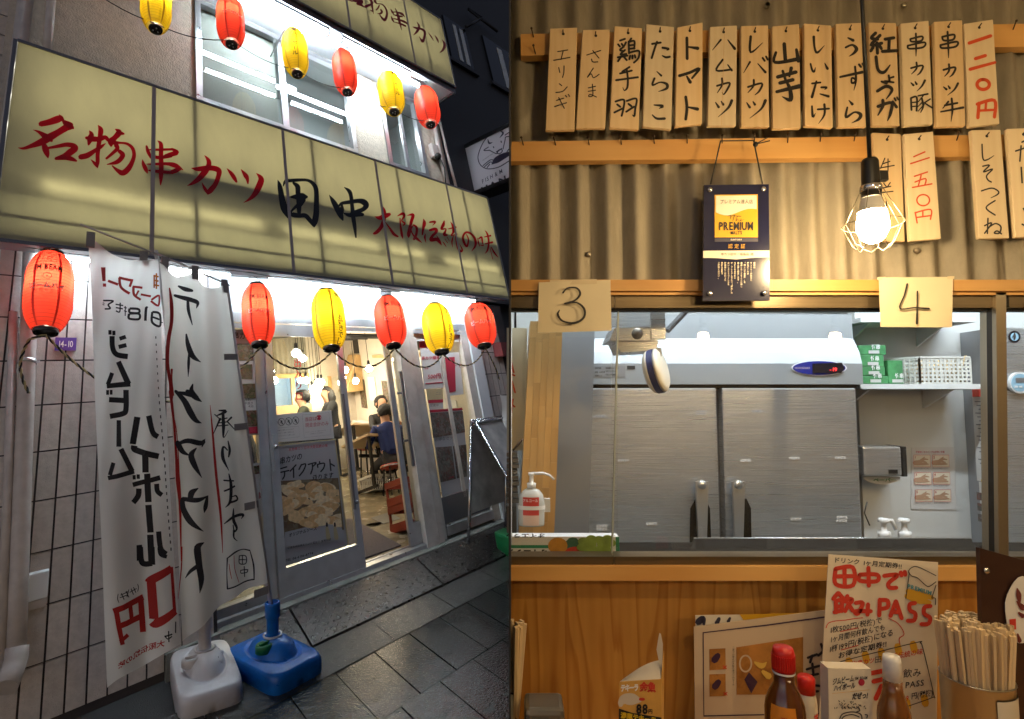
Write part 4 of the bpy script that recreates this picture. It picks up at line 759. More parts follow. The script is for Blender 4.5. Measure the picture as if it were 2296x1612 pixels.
# ================================================================== posters and notices on the glass
mat('paper', (.62, .61, .6), .7); mat('paper_grey', (.42, .42, .45), .6); mat('ink_red', (.42, .02, .05), .6); mat('ink_grey', (.2, .2, .22), .6); mat('poster_edge', (.5, .42, .25), .5)
def photo_print(name, cols, scale, base_=(.2, .15, .1)):
    m = mat(name, base_, .5); n, l = m.node_tree.nodes, m.node_tree.links; b = n['Principled BSDF']
    tc = n.new('ShaderNodeTexCoord'); nz = n.new('ShaderNodeTexNoise'); nz.inputs['Scale'].default_value = scale * .8
    ad = n.new('ShaderNodeMix'); ad.data_type = 'RGBA'; ad.blend_type = 'ADD'; ad.inputs[0].default_value = .13; l.new(tc.outputs['Object'], ad.inputs[6]); l.new(nz.outputs['Color'], ad.inputs[7]); l.new(tc.outputs['Object'], nz.inputs[0])
    v = n.new('ShaderNodeTexVoronoi'); v.inputs['Scale'].default_value = scale * 1.5; l.new(ad.outputs[2], v.inputs['Vector'])
    sp = n.new('ShaderNodeSeparateColor'); l.new(v.outputs['Color'], sp.inputs[0])
    r = n.new('ShaderNodeValToRGB'); r.color_ramp.interpolation = 'LINEAR'
    while len(r.color_ramp.elements) < len(cols): r.color_ramp.elements.new(.5)
    for i, c in enumerate(cols): r.color_ramp.elements[i].position = i / (len(cols) - 1); r.color_ramp.elements[i].color = (*c, 1)
    l.new(sp.outputs[0], r.inputs[0])
    mx = n.new('ShaderNodeMix'); mx.data_type = 'RGBA'; mx.blend_type = 'MULTIPLY'; mx.inputs[0].default_value = 1.; l.new(r.outputs[0], mx.inputs[6])
    mr = n.new('ShaderNodeMapRange'); mr.inputs[1].default_value = 0; mr.inputs[2].default_value = .7 / scale * 1.3; mr.inputs[3].default_value = 1.2; mr.inputs[4].default_value = .25; l.new(v.outputs['Distance'], mr.inputs[0]); l.new(mr.outputs[0], mx.inputs[7])
    l.new(mx.outputs[2], b.inputs['Base Color']); return m
photo_print('food_print', [(.75, .45, .2), (.85, .64, .36), (.9, .74, .5), (.62, .36, .18), (.85, .7, .52)], 17)
photo_print('food_print_small', [(.5, .3, .06), (.55, .45, .3), (.1, .2, .04), (.35, .08, .05), (.6, .55, .5)], 26)
photo_print('food_print_dark', [(.4, .22, .2), (.7, .64, .62), (.25, .32, .25), (.6, .25, .2), (.8, .76, .72)], 24)
def fp(z, d):
    def f(x, y, k=0): c = Lc(*z(x, y), d); return P(c.x, d - k, c.z)
    return f
def sheet(t, name, f, quad, material, k=0., th=.002):
    p = [f(x, y, k) for x, y in quad]; return MB().slab(p, ED * th).build(name, material, t)
zd = zoomed(860, 1300, 6.2); zp = zoomed(860, 1400, 3.749)
nt = thing('door_notice', 'white notice with four prohibition signs and red cash only text on the sliding door', 'notice', L(670, 985, -.085))
fn = fp(zd, -.088); sheet(nt, 'sheet', fn, [(5, 145), (1215, 45), (1272, 600), (15, 690)], 'paper')
m = MB()
for cx, cy in ((85, 290), (230, 278), (372, 265), (510, 250)):
    brush(m, [ring(cx, cy, 62, 74), [(cx - 45, cy - 55), (cx + 45, cy + 55)]], lambda x, y, k=0: fn(x, y, .001 + k), 9)
    brush(m, [[(cx + 5, cy - 30, 14), (cx + 5, cy + 5, 26), (cx + 18, cy + 50, 8)], [(cx - 5, cy - 10, 8), (cx - 28, cy + 20, 8)]], lambda x, y, k=0: fn(x, y, .0012 + k))
m.build('symbol', 'ink_black', nt)
m = MB(); text(m, '当店は', lambda x, y: fn(x, y, .001), (685, 265), (80, -6), (4, -90), .0); text(m, '現金会計のみ', lambda x, y: fn(x, y, .001), (695, 385), (78, -7), (4, -95), .0); brush(m, [ring(970, 190, 42, 48)], lambda x, y, k=0: fn(x, y, .001 + k), 10); brush(m, [[(950, 160, 30), (990, 225, 30)], [(990, 160, 30), (950, 225, 30)]], lambda x, y, k=0: fn(x, y, .0012 + k)); m.build('lettering', 'ink_red', nt)
m = MB(); brush(m, [[(640, 140), (1165, 95), (1210, 530), (680, 590), (640, 140)], [(35, 410), (570, 360), (590, 570), (55, 635), (35, 410)]], lambda x, y, k=0: fn(x, y, .001 + k), 4, n=1, round_=False)
for i, s in enumerate(('近隣の皆様のご迷惑になりますので', '店前でのたむろ・喧嘩・喫煙などは', 'ご遠慮いただきますようお願いします')): text(m, s, lambda x, y: fn(x, y, .001), (75, 470 + 55 * i), (25, -2.6), (2, -30), .0)
for i, s in enumerate(('クレジットカード・電子マネーは', 'ご利用いただけません')): text(m, s, lambda x, y: fn(x, y, .001), (700 + 90 * i, 495 + 32 * i), (27, -3), (2, -26), .0)
m.build('lettering', 'ink_grey', nt)
po = thing('takeout_poster', 'tall poster of fried skewers with brushed takeout lettering on the sliding door', 'poster', L(690, 1250, -.085))
fo = fp(zp, -.087); sheet(po, 'sheet', fo, [(22, 75), (785, -5), (945, 1265), (135, 1535)], 'paper_grey')
sheet(po, 'photo', fo, [(85, 500), (815, 460), (885, 1080), (110, 1230)], 'food_print', .0025, .0015)
for i, c_ in enumerate(((.8, .55, .28), (.86, .68, .42), (.72, .44, .2))): mat('fried_%d' % i, c_, .6, var=.18, vs=40)
random.seed(13)
for i in range(64):
    u, v_ = random.random(), (i + random.random()) / 64; cx, cy = 130 + 690 * u + 50 * v_, 540 + 480 * v_; a_ = random.uniform(-.9, .5); rx, ry = random.uniform(55, 120), random.uniform(36, 58); n_ = 14
    pts = [(cx + rx * math.cos(w) * math.cos(a_) - ry * math.sin(w) * math.sin(a_), cy + rx * math.cos(w) * math.sin(a_) + ry * math.sin(w) * math.cos(a_)) for w in (2 * math.pi * j / n_ for j in range(n_))]
    MB().slab([fo(min(max(x, 92 + .03 * y), 812 + .08 * (y - 460)), min(y, 1075), .0026 + .00005 * i) for x, y in pts], ED * .0002).build('food_print', 'fried_%d' % (i % 3), po)
sheet(po, 'caption_strip', fo, [(180, 1110), (825, 950), (900, 1200), (165, 1290)], 'paper_grey', .0045, .001)
sheet(po, 'edge', fo, [(22, 75), (40, 72), (160, 1520), (135, 1535)], 'poster_edge', .0035, .001); sheet(po, 'edge', fo, [(22, 75), (785, -5), (785, 8), (22, 92)], 'poster_edge', .0037, .001); sheet(po, 'edge', fo, [(770, 0), (785, -5), (945, 1265), (925, 1270)], 'poster_edge', .0036, .001)
FO = lambda x, y, k=0: fo(x, y, .006 + k)
m = MB(); text(m, '串カツの', FO, (112, 300), (68, -16), (6, -92), .02)
TK = [[(125, 350), (200, 328)], [(110, 398), (225, 372)], [(175, 395), (170, 440), (150, 475)], [(310, 305), (240, 380)], [(280, 345), (282, 455)], [(375, 300), (345, 360)], [(375, 305), (425, 295), (400, 370), (350, 435)], [(455, 300), (550, 278), (515, 320)], [(505, 300), (505, 350), (485, 412)], [(590, 265), (592, 290)], [(565, 300), (570, 335)], [(565, 300), (645, 285), (640, 340), (605, 385)], [(712, 240), (725, 372)], [(720, 290), (768, 318)]]
brush(m, TK, FO, 17); text(m, '承ります', FO, (500, 500), (64, -10), (6, -80), .015); text(m, 'TEL 06-6136-8774', FO, (180, 1462), (40, -11), (4, -40), .02); text(m, 'オリジナルソース', FO, (222, 1168), (42, -11), (5, -52), .02); text(m, 'ご注文は店頭またはお電話で 営業時間', FO, (205, 1310), (30, -6), (3, -30), .0)
m.build('lettering', 'print_black', po)
m = MB(); text(m, '名物串カツ田中大阪伝統の味', FO, (220, 140), (36, -4), (3, -42), .01); m.build('lettering', 'ink_red', po)
for x in (690, 785): brush(MB(), [[(x - 10, 1040, 26), (x - 8, 1075, 40), (x + 8, 1180, 54)]], FO).build('bottle_print', 'poster_edge', po); brush(MB(), [[(x - 12, 1000, 20), (x - 11, 1035, 22)]], lambda x_, y_, k=0: fo(x_, y_, .0065 + k)).build('bottle_print', 'print_black', po)
# 'entrance' lettering in red on the door pane
m = MB(); text(m, '出入り口', fp(zoomed(840, 1040, 4.991), -.082), (480, 650), (130, -12), (-8, -150), .02, vertical=True, sp=1.18)
en = thing('door_lettering', 'red brushed entrance characters on the pane of the sliding door', 'lettering', L(672, 860, -.08)); m.build('character', 'print_red', en)
# menu poster in the left window
zm = zoomed(720, 1030, 3.586); fm = fp(zm, -.02)
mp_ = thing('menu_poster', 'long picture menu hanging in the window behind the banner pole', 'poster', L(545, 990, -.02)); sheet(mp_, 'sheet', fm, [(10, 70), (315, 70), (385, 1275), (170, 1290)], 'paper')
for qd in ([(75, 235), (310, 235), (315, 430), (80, 432)], [(160, 470), (300, 470), (300, 640), (170, 640)], [(140, 695), (335, 690), (345, 860), (150, 860)], [(180, 1000), (350, 995), (365, 1180), (190, 1180)]): sheet(mp_, 'photo', fm, qd, 'food_print_small', .003, .001)
sheet(mp_, 'band', fm, [(190, 1195), (365, 1180), (372, 1260), (195, 1265)], 'ink_red', .003, .001)
m = MB(); text(m, '串カツ', lambda x, y: fm(x, y, .004), (75, 180), (75, 0), (0, -90), .01); text(m, '鉄みれ', lambda x, y: fm(x, y, .004), (170, 890), (38, 0), (0, -40), .0); text(m, '平焼き', lambda x, y: fm(x, y, .004), (210, 930), (34, 0), (0, -36), .0); text(m, '430', lambda x, y: fm(x, y, .004), (255, 962), (38, 0), (0, -40), .0); m.build('lettering', 'ink_black', mp_)
mp2 = thing('menu_poster', 'lower picture menu in the window at the foot of the right banner', 'poster', L(575, 1150, -.02))
f2 = fp(lambda x, y: (x, y), -.02); sheet(mp2, 'sheet', f2, [(562, 1040), (595, 1035), (602, 1150), (575, 1160)], 'paper'); sheet(mp2, 'photo', f2, [(566, 1045), (590, 1042), (592, 1060), (568, 1064)], 'food_print_small', .003, .001); text(MB(), '1188', lambda x, y: f2(x, y, .003), (572, 1118), (14, -1), (0, -20), .02).build('lettering', 'ink_red', mp2)
# posters in the right window
zr = zoomed(1300, 1050, 2.687); fr = fp(zr, -.022)
def rposter(label, quad, photos, texts, material='paper', bands=()):
    t = thing('window_poster', label, 'poster', fr(*quad[-1]), 'posters in the right shop window'); sheet(t, 'sheet', fr, quad, material)
    for q, mm in photos: sheet(t, 'photo', fr, q, mm, .003, .001)
    for q in bands: sheet(t, 'band', fr, q, 'ink_red', .0032, .001)
    for s, o, u, v_, mm, b_ in texts: text(MB(), s, lambda x, y: fr(x, y, .005), o, u, v_, b_).build('lettering', mm, t)
rposter('white and red price poster reading 500 yen in the right window', [(85, -30), (270, -30), (308, 500), (140, 512)], [], [('500円', (168, 422), (42, -2), (3, -48), 'ink_red', .02), ('串カツ福袋', (112, 262), (32, -2), (2, -34), 'ink_red', .02), ('1本', (140, 345), (28, -2), (2, -30), 'ink_red', .0)], bands=([(85, -30), (190, -30), (200, 150), (98, 155)], [(150, 460), (300, 450), (301, 458), (151, 468)]))
rposter('poster of a red drink in the right window', [(310, 200), (440, 195), (478, 555), (350, 570)], [([(318, 240), (400, 235), (410, 530), (345, 545)], 'ink_red')], [('トマト', (390, 330), (34, 0), (2, -46), 'ink_red', .0)])
rposter('two small cream cards below the price poster', [(155, 510), (300, 505), (303, 600), (170, 605)], [], [('二三', (235, 560), (24, 0), (2, -30), 'ink_grey', .0)], 'poster_edge')
rposter('dark red edged food poster low in the right window', [(185, 690), (465, 670), (540, 1385), (300, 1460)], [([(195, 715), (470, 700), (490, 880), (215, 930)], 'food_print_dark'), ([(240, 1010), (375, 1000), (410, 1280), (280, 1310)], 'food_print_dark'), ([(385, 1000), (500, 985), (505, 1260), (420, 1275)], 'food_print_dark')], [('1,580', (345, 1280), (22, -4), (2, -28), 'ink_red', .02), ('980', (385, 965), (22, -3), (2, -26), 'ink_red', .02), ('お得なセット', (225, 960), (32, -4), (3, -36), 'ink_grey', .02)], 'paper_grey', bands=([(185, 690), (465, 670), (470, 690), (190, 712)], [(296, 1432), (535, 1360), (540, 1385), (300, 1460)]))
rposter('pale red striped notice between the cards and the dark poster', [(172, 605), (300, 598), (305, 680), (185, 690)], [], [('営業中', (185, 660), (26, 0), (2, -26), 'ink_grey', .0)], 'paper', bands=([(172, 605), (300, 598), (301, 625), (174, 632)],))
# ================================================================== inside the shop
mat('shop_floor', (.3, .25, .16), .25, var=.25, vs=7, dirt=(.16, .13, .08), ds=4, bump=.1, bs=40)
mat('shop_wall', (.6, .54, .44), .8, var=.06, vs=4); mat('shop_ceiling', (.62, .57, .48), .8); mat('corrugated', (.3, .28, .22), .6, var=.15, vs=9)
mat('blue_white', (.62, .72, .8), .5); mat('tan_wood', (.5, .33, .14), .5, var=.15, vs=10); mat('table_top', (.62, .48, .3), .4, var=.08, vs=9); mat('black_metal', (.018, .018, .018), .4, metal=.3); mat('stool_red', (.5, .06, .03), .4)
mat('crate_red', (.3, .035, .015), .4, var=.15, vs=10); mat('basket_white', (.7, .7, .66), .45); mat('mat_purple', (.1, .08, .085), .95, var=.3, vs=80, bump=.5, bs=200); mat('stain', (.1, .09, .07), .5, var=.3, vs=20)
glow('bulb_warm', (1., .85, .62), 140.); mat('cloth_white', (.6, .57, .52), .85)
struct('shop_floor', MB().box(-.4, 3.35, .025, 4.8, -.1, 0, P), 'shop_floor')
struct('shop_ceiling', MB().box(-.4, 3.35, .06, 4.8, 2.3, 2.36, P), 'shop_ceiling')
struct('shop_wall', MB().box(3.3, 3.36, .06, 3.6, 0, 2.3, P).box(-.42, -.36, .06, 3.6, 0, 2.3, P).box(2.45, 3.3, 3.6, 3.66, 0, 2.3, P), 'shop_wall')
DB_ = 3.6
m = MB(); cw = [Lc(590, 790, DB_), Lc(745, 790, DB_)]
m.grid(150, 1, lambda a, b: P(-.3 + 2.75 * a, DB_ + .015 * math.sin(a * 2.75 / .09 * 2 * math.pi), (1.62 if b < .5 else 2.3)))
struct('corrugated_wall', m, 'corrugated')
# small kitchen seen through the hatch
m = MB(); m.box(-.4, 2.5, 4.7, 4.75, 0, 2.3, P).box(2.46, 2.52, 3.67, 4.75, 0, 2.3, P); struct('kitchen_wall', m, 'blue_white')
hatch = thing('serving_hatch', 'wood framed kitchen hatch under the corrugated wall at the back of the shop', 'hatch', P(1.5, DB_, 1.))
MB().box(-.4, 2.45, DB_ - .04, DB_ + .04, 1.56, 1.63, P).build('header', 'tan_wood', hatch); MB().box(-.4, 2.45, DB_ - .05, DB_ + .05, .0, 1.12, P).build('counter', 'tan_wood', hatch)
for x in (606, 655, 738): c = Lc(x, 850, DB_); MB().box(c.x - .03, c.x + .03, DB_ - .03, DB_ + .03, 1.12, 1.56, P).build('post', 'tan_wood', hatch)
kl = thing('strip_lamp', 'cool white lamp in the small kitchen at the back of the shop', 'lamp', P(1.5, 4.2, 2.2), 'lamps of the back kitchen'); MB().tube([P(.8, 4.2, 2.2), P(2.2, 4.2, 2.2)], .02, 6).build('tube', 'tube_white', kl)
fz_ = thing('kitchen_cabinet', 'steel cabinet standing in the back kitchen behind the hatch', 'cabinet', P(1.7, 4.4, 0)); MB().box(1.3, 1.62, 4.35, 4.65, 0, 1.75, P).build('body', 'aluminium', fz_); MB().box(1.33, 1.36, 4.32, 4.348, .9, 1.3, P).build('handle', 'alu_dark', fz_)
hd = thing('range_hood', 'tan hood tapering upward at the back right of the shop', 'hood', P(2.8, 3.2, 1.5))
a = [Lc(*q, 3.2) for q in ((778, 880), (842, 872), (830, 800), (800, 795))]; MB().slab([P(q.x, 3.2, q.z) for q in a], ED * .35).build('body', 'tan_wood', hd); q = Lc(812, 780, 3.2); MB().box(q.x - .08, q.x + .08, 3.22, 3.4, q.z - .1, 2.3, P).build('duct', 'black_metal', hd)
# rails and pendant bulbs
zi = zoomed(840, 1040, 4.991)
for k, (p, q) in enumerate([((165, 185), (800, 120)), ((60, 375), (850, 305)), ((30, 545), (1280, 430)), ((1280, 430), (1610, 70)), ((1290, 275), (1440, 250)), ((1310, 75), (1640, 45))]):
    a, b = Gc(*zi(*p), 2.2), Gc(*zi(*q), 2.2)
    if a.y > 3.4 or b.y > 3.4 or a.y < .1: a, b = (P(.4 + .5 * k, .5 + .5 * k, 2.2), P(3., .3 + .5 * k, 2.2))
    else: a, b = P(*a), P(*b)
    t = thing('lighting_track', 'dark lighting track on the shop ceiling, %s' % ('nearest the door head', 'second from the door head', 'third, far across the room', 'running back along the right side', 'short one near the right wall', 'at the top right of the doorway')[k], 'track', a, 'tracks on the shop ceiling'); MB().tube([a, b], .014, 6).build('rail', 'black_metal', t)
BL = [(525, 430, 60), (620, 510, 45), (130, 735, 28), (175, 860, 38), (590, 862, 30), (675, 862, 35), (870, 888, 28), (925, 888, 28), (825, 958, 20), (775, 988, 18), (900, 988, 18), (1305, 695, 35), (1680, 672, 48), (1270, 820, 28), (1225, 895, 25), (1465, 870, 38), (2098, 520, 45)]
BN = ['large caged bulb hanging nearest the door pane', 'caged bulb just right of the nearest one', 'bulb high at the left before the corrugated wall', 'bulb low at the left above the blue kitchen hatch', 'left bulb of the pair behind the red entrance characters', 'right bulb of the pair behind the red entrance characters', 'left bulb of the touching pair beside the middle stile', 'right bulb of the touching pair beside the middle stile', 'small bulb below the touching pair', 'faint small bulb furthest left of the low three', 'small low bulb right of the three', 'bulb under the dark duct of the hood', 'caged bulb nearest the right wall, above the man in blue', 'bulb before the tan hood', 'low bulb at the left edge of the door opening', 'bulb beside the small flag poster right of the hood', 'caged bulb showing below the second red lantern']
for (x, y, r), bn in zip(BL, BN):
    d = 3.35 - (r - 18) / 42 * 2.7; c = Lc(*zi(x, y), d); c.z = min(c.z, 2.15)
    t = thing('pendant_bulb', 'lit ' + bn, 'lamp', P(*c), 'pendant bulbs inside the shop')
    MB().ball(P(*c), .042, n=10, m=8).build('bulb', 'bulb_warm', t); MB().tube([P(c.x, d, c.z + .045), P(c.x, d, c.z + .11)], .018, 6).build('socket', 'black_metal', t); MB().tube([P(c.x, d, c.z + .1), P(c.x, d, 2.3)], .004, 4).build('cord', 'black_metal', t)
    if r > 40:
        m = MB()
        for i in range(6):
            w = i * math.pi / 3; u = EH * math.cos(w) + ED * math.sin(w); m.tube([P(*c) + EV * .07 + u * .02, P(*c) + EV * .0 + u * .075, P(*c) - EV * .075 + u * .02], .0022, 4)
        m.build('cage', 'wire', t)
# furniture
def table(h, d, v, w, dp, label, rot=0.):
    t = thing('dining_table', label, 'table', FL(h, d, 0, rot), 'dining tables'); MB().box(-w / 2, w / 2, -dp / 2, dp / 2, v - .03, v, bev=.004).build('top', 'table_top', t)
    for a in (-1, 1):
        for b in (-1, 1): MB().box(a * (w / 2 - .05) - .016, a * (w / 2 - .05) + .016, b * (dp / 2 - .06) - .016, b * (dp / 2 - .06) + .016, 0, v - .03).build('leg', 'black_metal', t)
        MB().box(a * (w / 2 - .05) - .02, a * (w / 2 - .05) + .02, -dp / 2, dp / 2, .0, .03).build('foot', 'black_metal', t)
    MB().box(-w / 2 + .05, w / 2 - .05, -.015, .015, .45, .49).build('stretcher', 'black_metal', t); return t
c = Lc(822, 990, 1.95); table(c.x + .12, 1.95, c.z, .62, .6, 'wooden topped table on black legs in front of the man in blue'); TB = (c.x + .12, 1.95, c.z)
c = Lc(798, 964, 3.0); table(c.x + .1, 3.0, c.z, .7, .55, 'wooden table further back in the shop')
def stool(h, d, v, label):
    t = thing('stool', label, 'stool', FL(h, d, 0), 'red round stools'); MB().lathe([(.0, v - .035), (.15, v - .035), (.155, v - .02), (.15, v), (.1, v + .01), (0, v + .012)], 20).build('seat', 'stool_red', t); MB().lathe([(.157, v - .03), (.157, v - .012)], 20, cap=False).build('band', 'chrome', t)
    for i in range(4): w = i * math.pi / 2 + .6; MB().tube([(.11 * math.cos(w), .11 * math.sin(w), v - .035), (.16 * math.cos(w), .16 * math.sin(w), 0)], .011, 6).build('leg', 'black_metal', t)
    MB().lathe([(.135, .2), (.14, .195), (.135, .19)], 16, cap=False).build('foot_ring', 'chrome', t)
g_ = Gc(868, 1112, 0); stool(2.74, 1.57, .4, 'red stool under the man in the blue shirt'); c = Lc(819, 1000, 2.25); stool(c.x + .05, 2.25, c.z, 'red stool behind the near table')
# things on the table
mat('amber', (.4, .13, .01), .15, trans=.3); mat('steel', (.5, .5, .5), .3, metal=.9)
c = Lc(822, 970, 1.8); t = thing('beer_glass', 'amber drink in a short glass on the near table', 'glass', FL(TB[0] - .08, 1.85, TB[2] + .001)); MB().lathe([(.03, 0), (.036, .1), (.033, .1), (.028, .008)], 14).build('tumbler', 'pane', t); MB().lathe([(0, .01), (.028, .01), (.032, .085), (0, .085)], 14).build('drink', 'amber', t)
t = thing('sauce_tray', 'small steel tray on the near table', 'tray', FL(TB[0] - .1, 1.78, TB[2] + .001)); MB().box(-.08, .08, -.05, .05, 0, .005).box(-.08, -.075, -.05, .05, .005, .05).box(.075, .08, -.05, .05, .005, .05).box(-.075, .075, -.05, -.045, .005, .05).box(-.075, .075, .045, .05, .005, .05).build('pan', 'steel', t)
# storage basket and beer crates
t = thing('storage_basket', 'white plastic basket on the floor under the near table', 'basket', FL(2.68, 1.95, 0)); MB().box(-.17, .17, -.12, .12, 0, .01).build('bottom', 'basket_white', t)
for a in (-1, 1):
    MB().box(-.19, .19, a * .135 - .005, a * .135 + .005, .17, .2).build('rim', 'basket_white', t); MB().box(a * .19 - .005, a * .19 + .005, -.13, .13, .17, .2).build('rim', 'basket_white', t)
    for i in range(13): MB().box(-.175 + i * .029, -.169 + i * .029, a * .13 - .003, a * .13 + .003, .01, .17).build('slat', 'basket_white', t)
    for i in range(9): MB().box(a * .183 - .003, a * .183 + .003, -.118 + i * .029, -.112 + i * .029, .01, .17).build('slat', 'basket_white', t)
    for z in (.06, .11): MB().box(-.18, .18, a * .13 - .002, a * .13 + .002, z, z + .006).build('slat', 'basket_white', t)
def crate(z, label):
    t = thing('beer_crate', label, 'crate', FL(2.2, .33, z, .0), 'stacked crates by the door'); w, dp, hh = .17, .15, .255
    MB().box(-w, w, -dp, dp, 0, .012).build('bottom', 'crate_red', t)
    for a in (-1, 1):
        for b in (-1, 1): MB().box(a * w - (.02 if a > 0 else 0), a * w + (0 if a > 0 else .02), b * dp - (.02 if b > 0 else 0), b * dp + (0 if b > 0 else .02), .012, hh - .06).build('corner_post', 'crate_red', t)
        MB().box(-w, w, a * dp - .008, a * dp + .008, hh - .06, hh).box(-w, w, a * dp - .006, a * dp + .006, .012, .09).build('side', 'crate_red', t); MB().box(a * w - .008, a * w + .008, -dp + .01, dp - .01, hh - .06, hh).box(a * w - .006, a * w + .006, -dp + .01, dp - .01, .012, .09).build('side', 'crate_red', t)
crate(0.001, 'lower red plastic beer crate inside the door'); crate(.258, 'upper red plastic beer crate inside the door')
t = MB().box(1.36, 1.86, .06, 1.2, .002, .014, P).build('door_mat', 'mat_purple'); tag(t, 'grey purple mat on the floor just inside the door', 'mat')
t = MB().box(2.05, 2.3, .75, 1.05, .002, .005, P).build('floor_hatch', 'stain'); tag(t, 'dark square hatch in the shop floor', 'hatch')
t = MB().lathe([(0, .004), (.08, .004), (.085, .002)], 16, o=P(1.98, .85, 0), m=frame(Vector(), EV, EH).to_3x3(), sy=.9).build('floor_patch', 'stain'); tag(t, 'round dark patch on the shop floor left of the square hatch', 'patch')
# water dispenser on a covered side table, posters on the right wall
t = thing('side_table', 'side table under a white cloth at the back right of the shop', 'table', P(2.7, 3.2, 0)); a, b = Lc(800, 945, 3.3), Lc(852, 942, 3.3); MB().box(a.x, b.x + .1, 3.05, 3.5, 0, a.z, P, .02).build('cloth', 'cloth_white', t)
mat('water_blue', (.3, .5, .65), .2); t = thing('water_dispenser', 'clear water dispenser with blue lid on the covered side table', 'dispenser', P(b.x - .05, 3.25, a.z)); MB().lathe([(.07, 0.001), (.07, .08), (.055, .1), (.06, .3), (.05, .32)], 14, o=P(b.x - .04, 3.25, a.z), m=frame(Vector(), EV, EH).to_3x3()).build('jar', 'cloth_white', t); MB().lathe([(.062, .33), (.062, .36), (0, .37)], 14, o=P(b.x - .04, 3.25, a.z), m=frame(Vector(), EV, EH).to_3x3()).build('lid', 'water_blue', t)
random.seed(11)
for i, (d0, v0, w, h_, mm) in enumerate([(.5, 1.45, .3, .45, 'food_print_small'), (.5, 1.0, .35, .3, 'paper'), (1.0, 1.5, .3, .4, 'paper'), (1.5, 1.1, .25, .5, 'food_print_small'), (1.95, 1.55, .3, .3, 'paper'), (2.3, 1.0, .22, .5, 'food_print_small'), (2.75, 1.15, .25, .4, 'paper'), (3.15, 1.0, .2, .5, 'food_print_small')]):
    t = MB().box(3.285, 3.295, d0, d0 + w, v0, v0 + h_, P).build('wall_poster', mm); tag(t, ['tall picture poster nearest the door on the right wall', 'low white sheet nearest the door on the right wall', 'upper white sheet second along the right wall', 'narrow picture poster behind the man in blue', 'small white card high on the right wall', 'narrow picture poster further along the right wall', 'white sheet near the back of the right wall', 'last narrow picture poster on the right wall'][i], 'poster', 'posters on the right shop wall')
for i, (d0, v0) in enumerate(((1.2, 1.9), (2.1, 1.88))):
    t = MB().box(3.27, 3.297, d0, d0 + .6, v0, v0 + .05, P).build('wall_rail', 'tan_wood'); tag(t, ('nearer', 'farther')[i] + ' wooden rail high on the right shop wall', 'rail')
t = thing('speaker', 'small black speaker in the ceiling corner above the man in blue', 'speaker', P(3.1, .9, 2.1)); MB().box(3.1, 3.25, .85, 1.05, 2.0, 2.25, P, .01).build('cabinet', 'black_metal', t)
# ================================================================== guests
mat('skin', (.55, .3, .18), .5); mat('hair', (.008, .006, .005), .6, bump=.8, bs=90); mat('blue_shirt', (.012, .028, .14), .8, var=.15, vs=40); mat('grey_trousers', (.04, .045, .055), .8); mat('green_jacket', (.05, .055, .035), .8); mat('black_cloth', (.012, .012, .013), .8); mat('shoe', (.02, .018, .016), .5)
def skinned(name, chains, material, parent, sub=2):
    bm = bmesh.new(); vs = {}; rads = []
    for ch in chains:
        pv = None
        for (x, y, z, r) in ch:
            k = (round(x, 4), round(y, 4), round(z, 4))
            if k not in vs: vs[k] = bm.verts.new((x, y, z)); rads.append(r)
            if pv and bm.edges.get((pv, vs[k])) is None: bm.edges.new((pv, vs[k]))
            pv = vs[k]
    me = bpy.data.meshes.new(name); bm.verts.index_update(); bm.to_mesh(me); bm.free()
    o = bpy.data.objects.new(name, me); COL.objects.link(o); o.parent = parent; o.modifiers.new('skin', 'SKIN')
    for i, r in enumerate(rads): rr = r if isinstance(r, tuple) else (r, r); me.skin_vertices[0].data[i].radius = rr
    me.skin_vertices[0].data[0].use_root = True
    s = o.modifiers.new('sub', 'SUBSURF'); s.levels = sub; s.render_levels = sub; me.materials.append(MAT[material]); return o
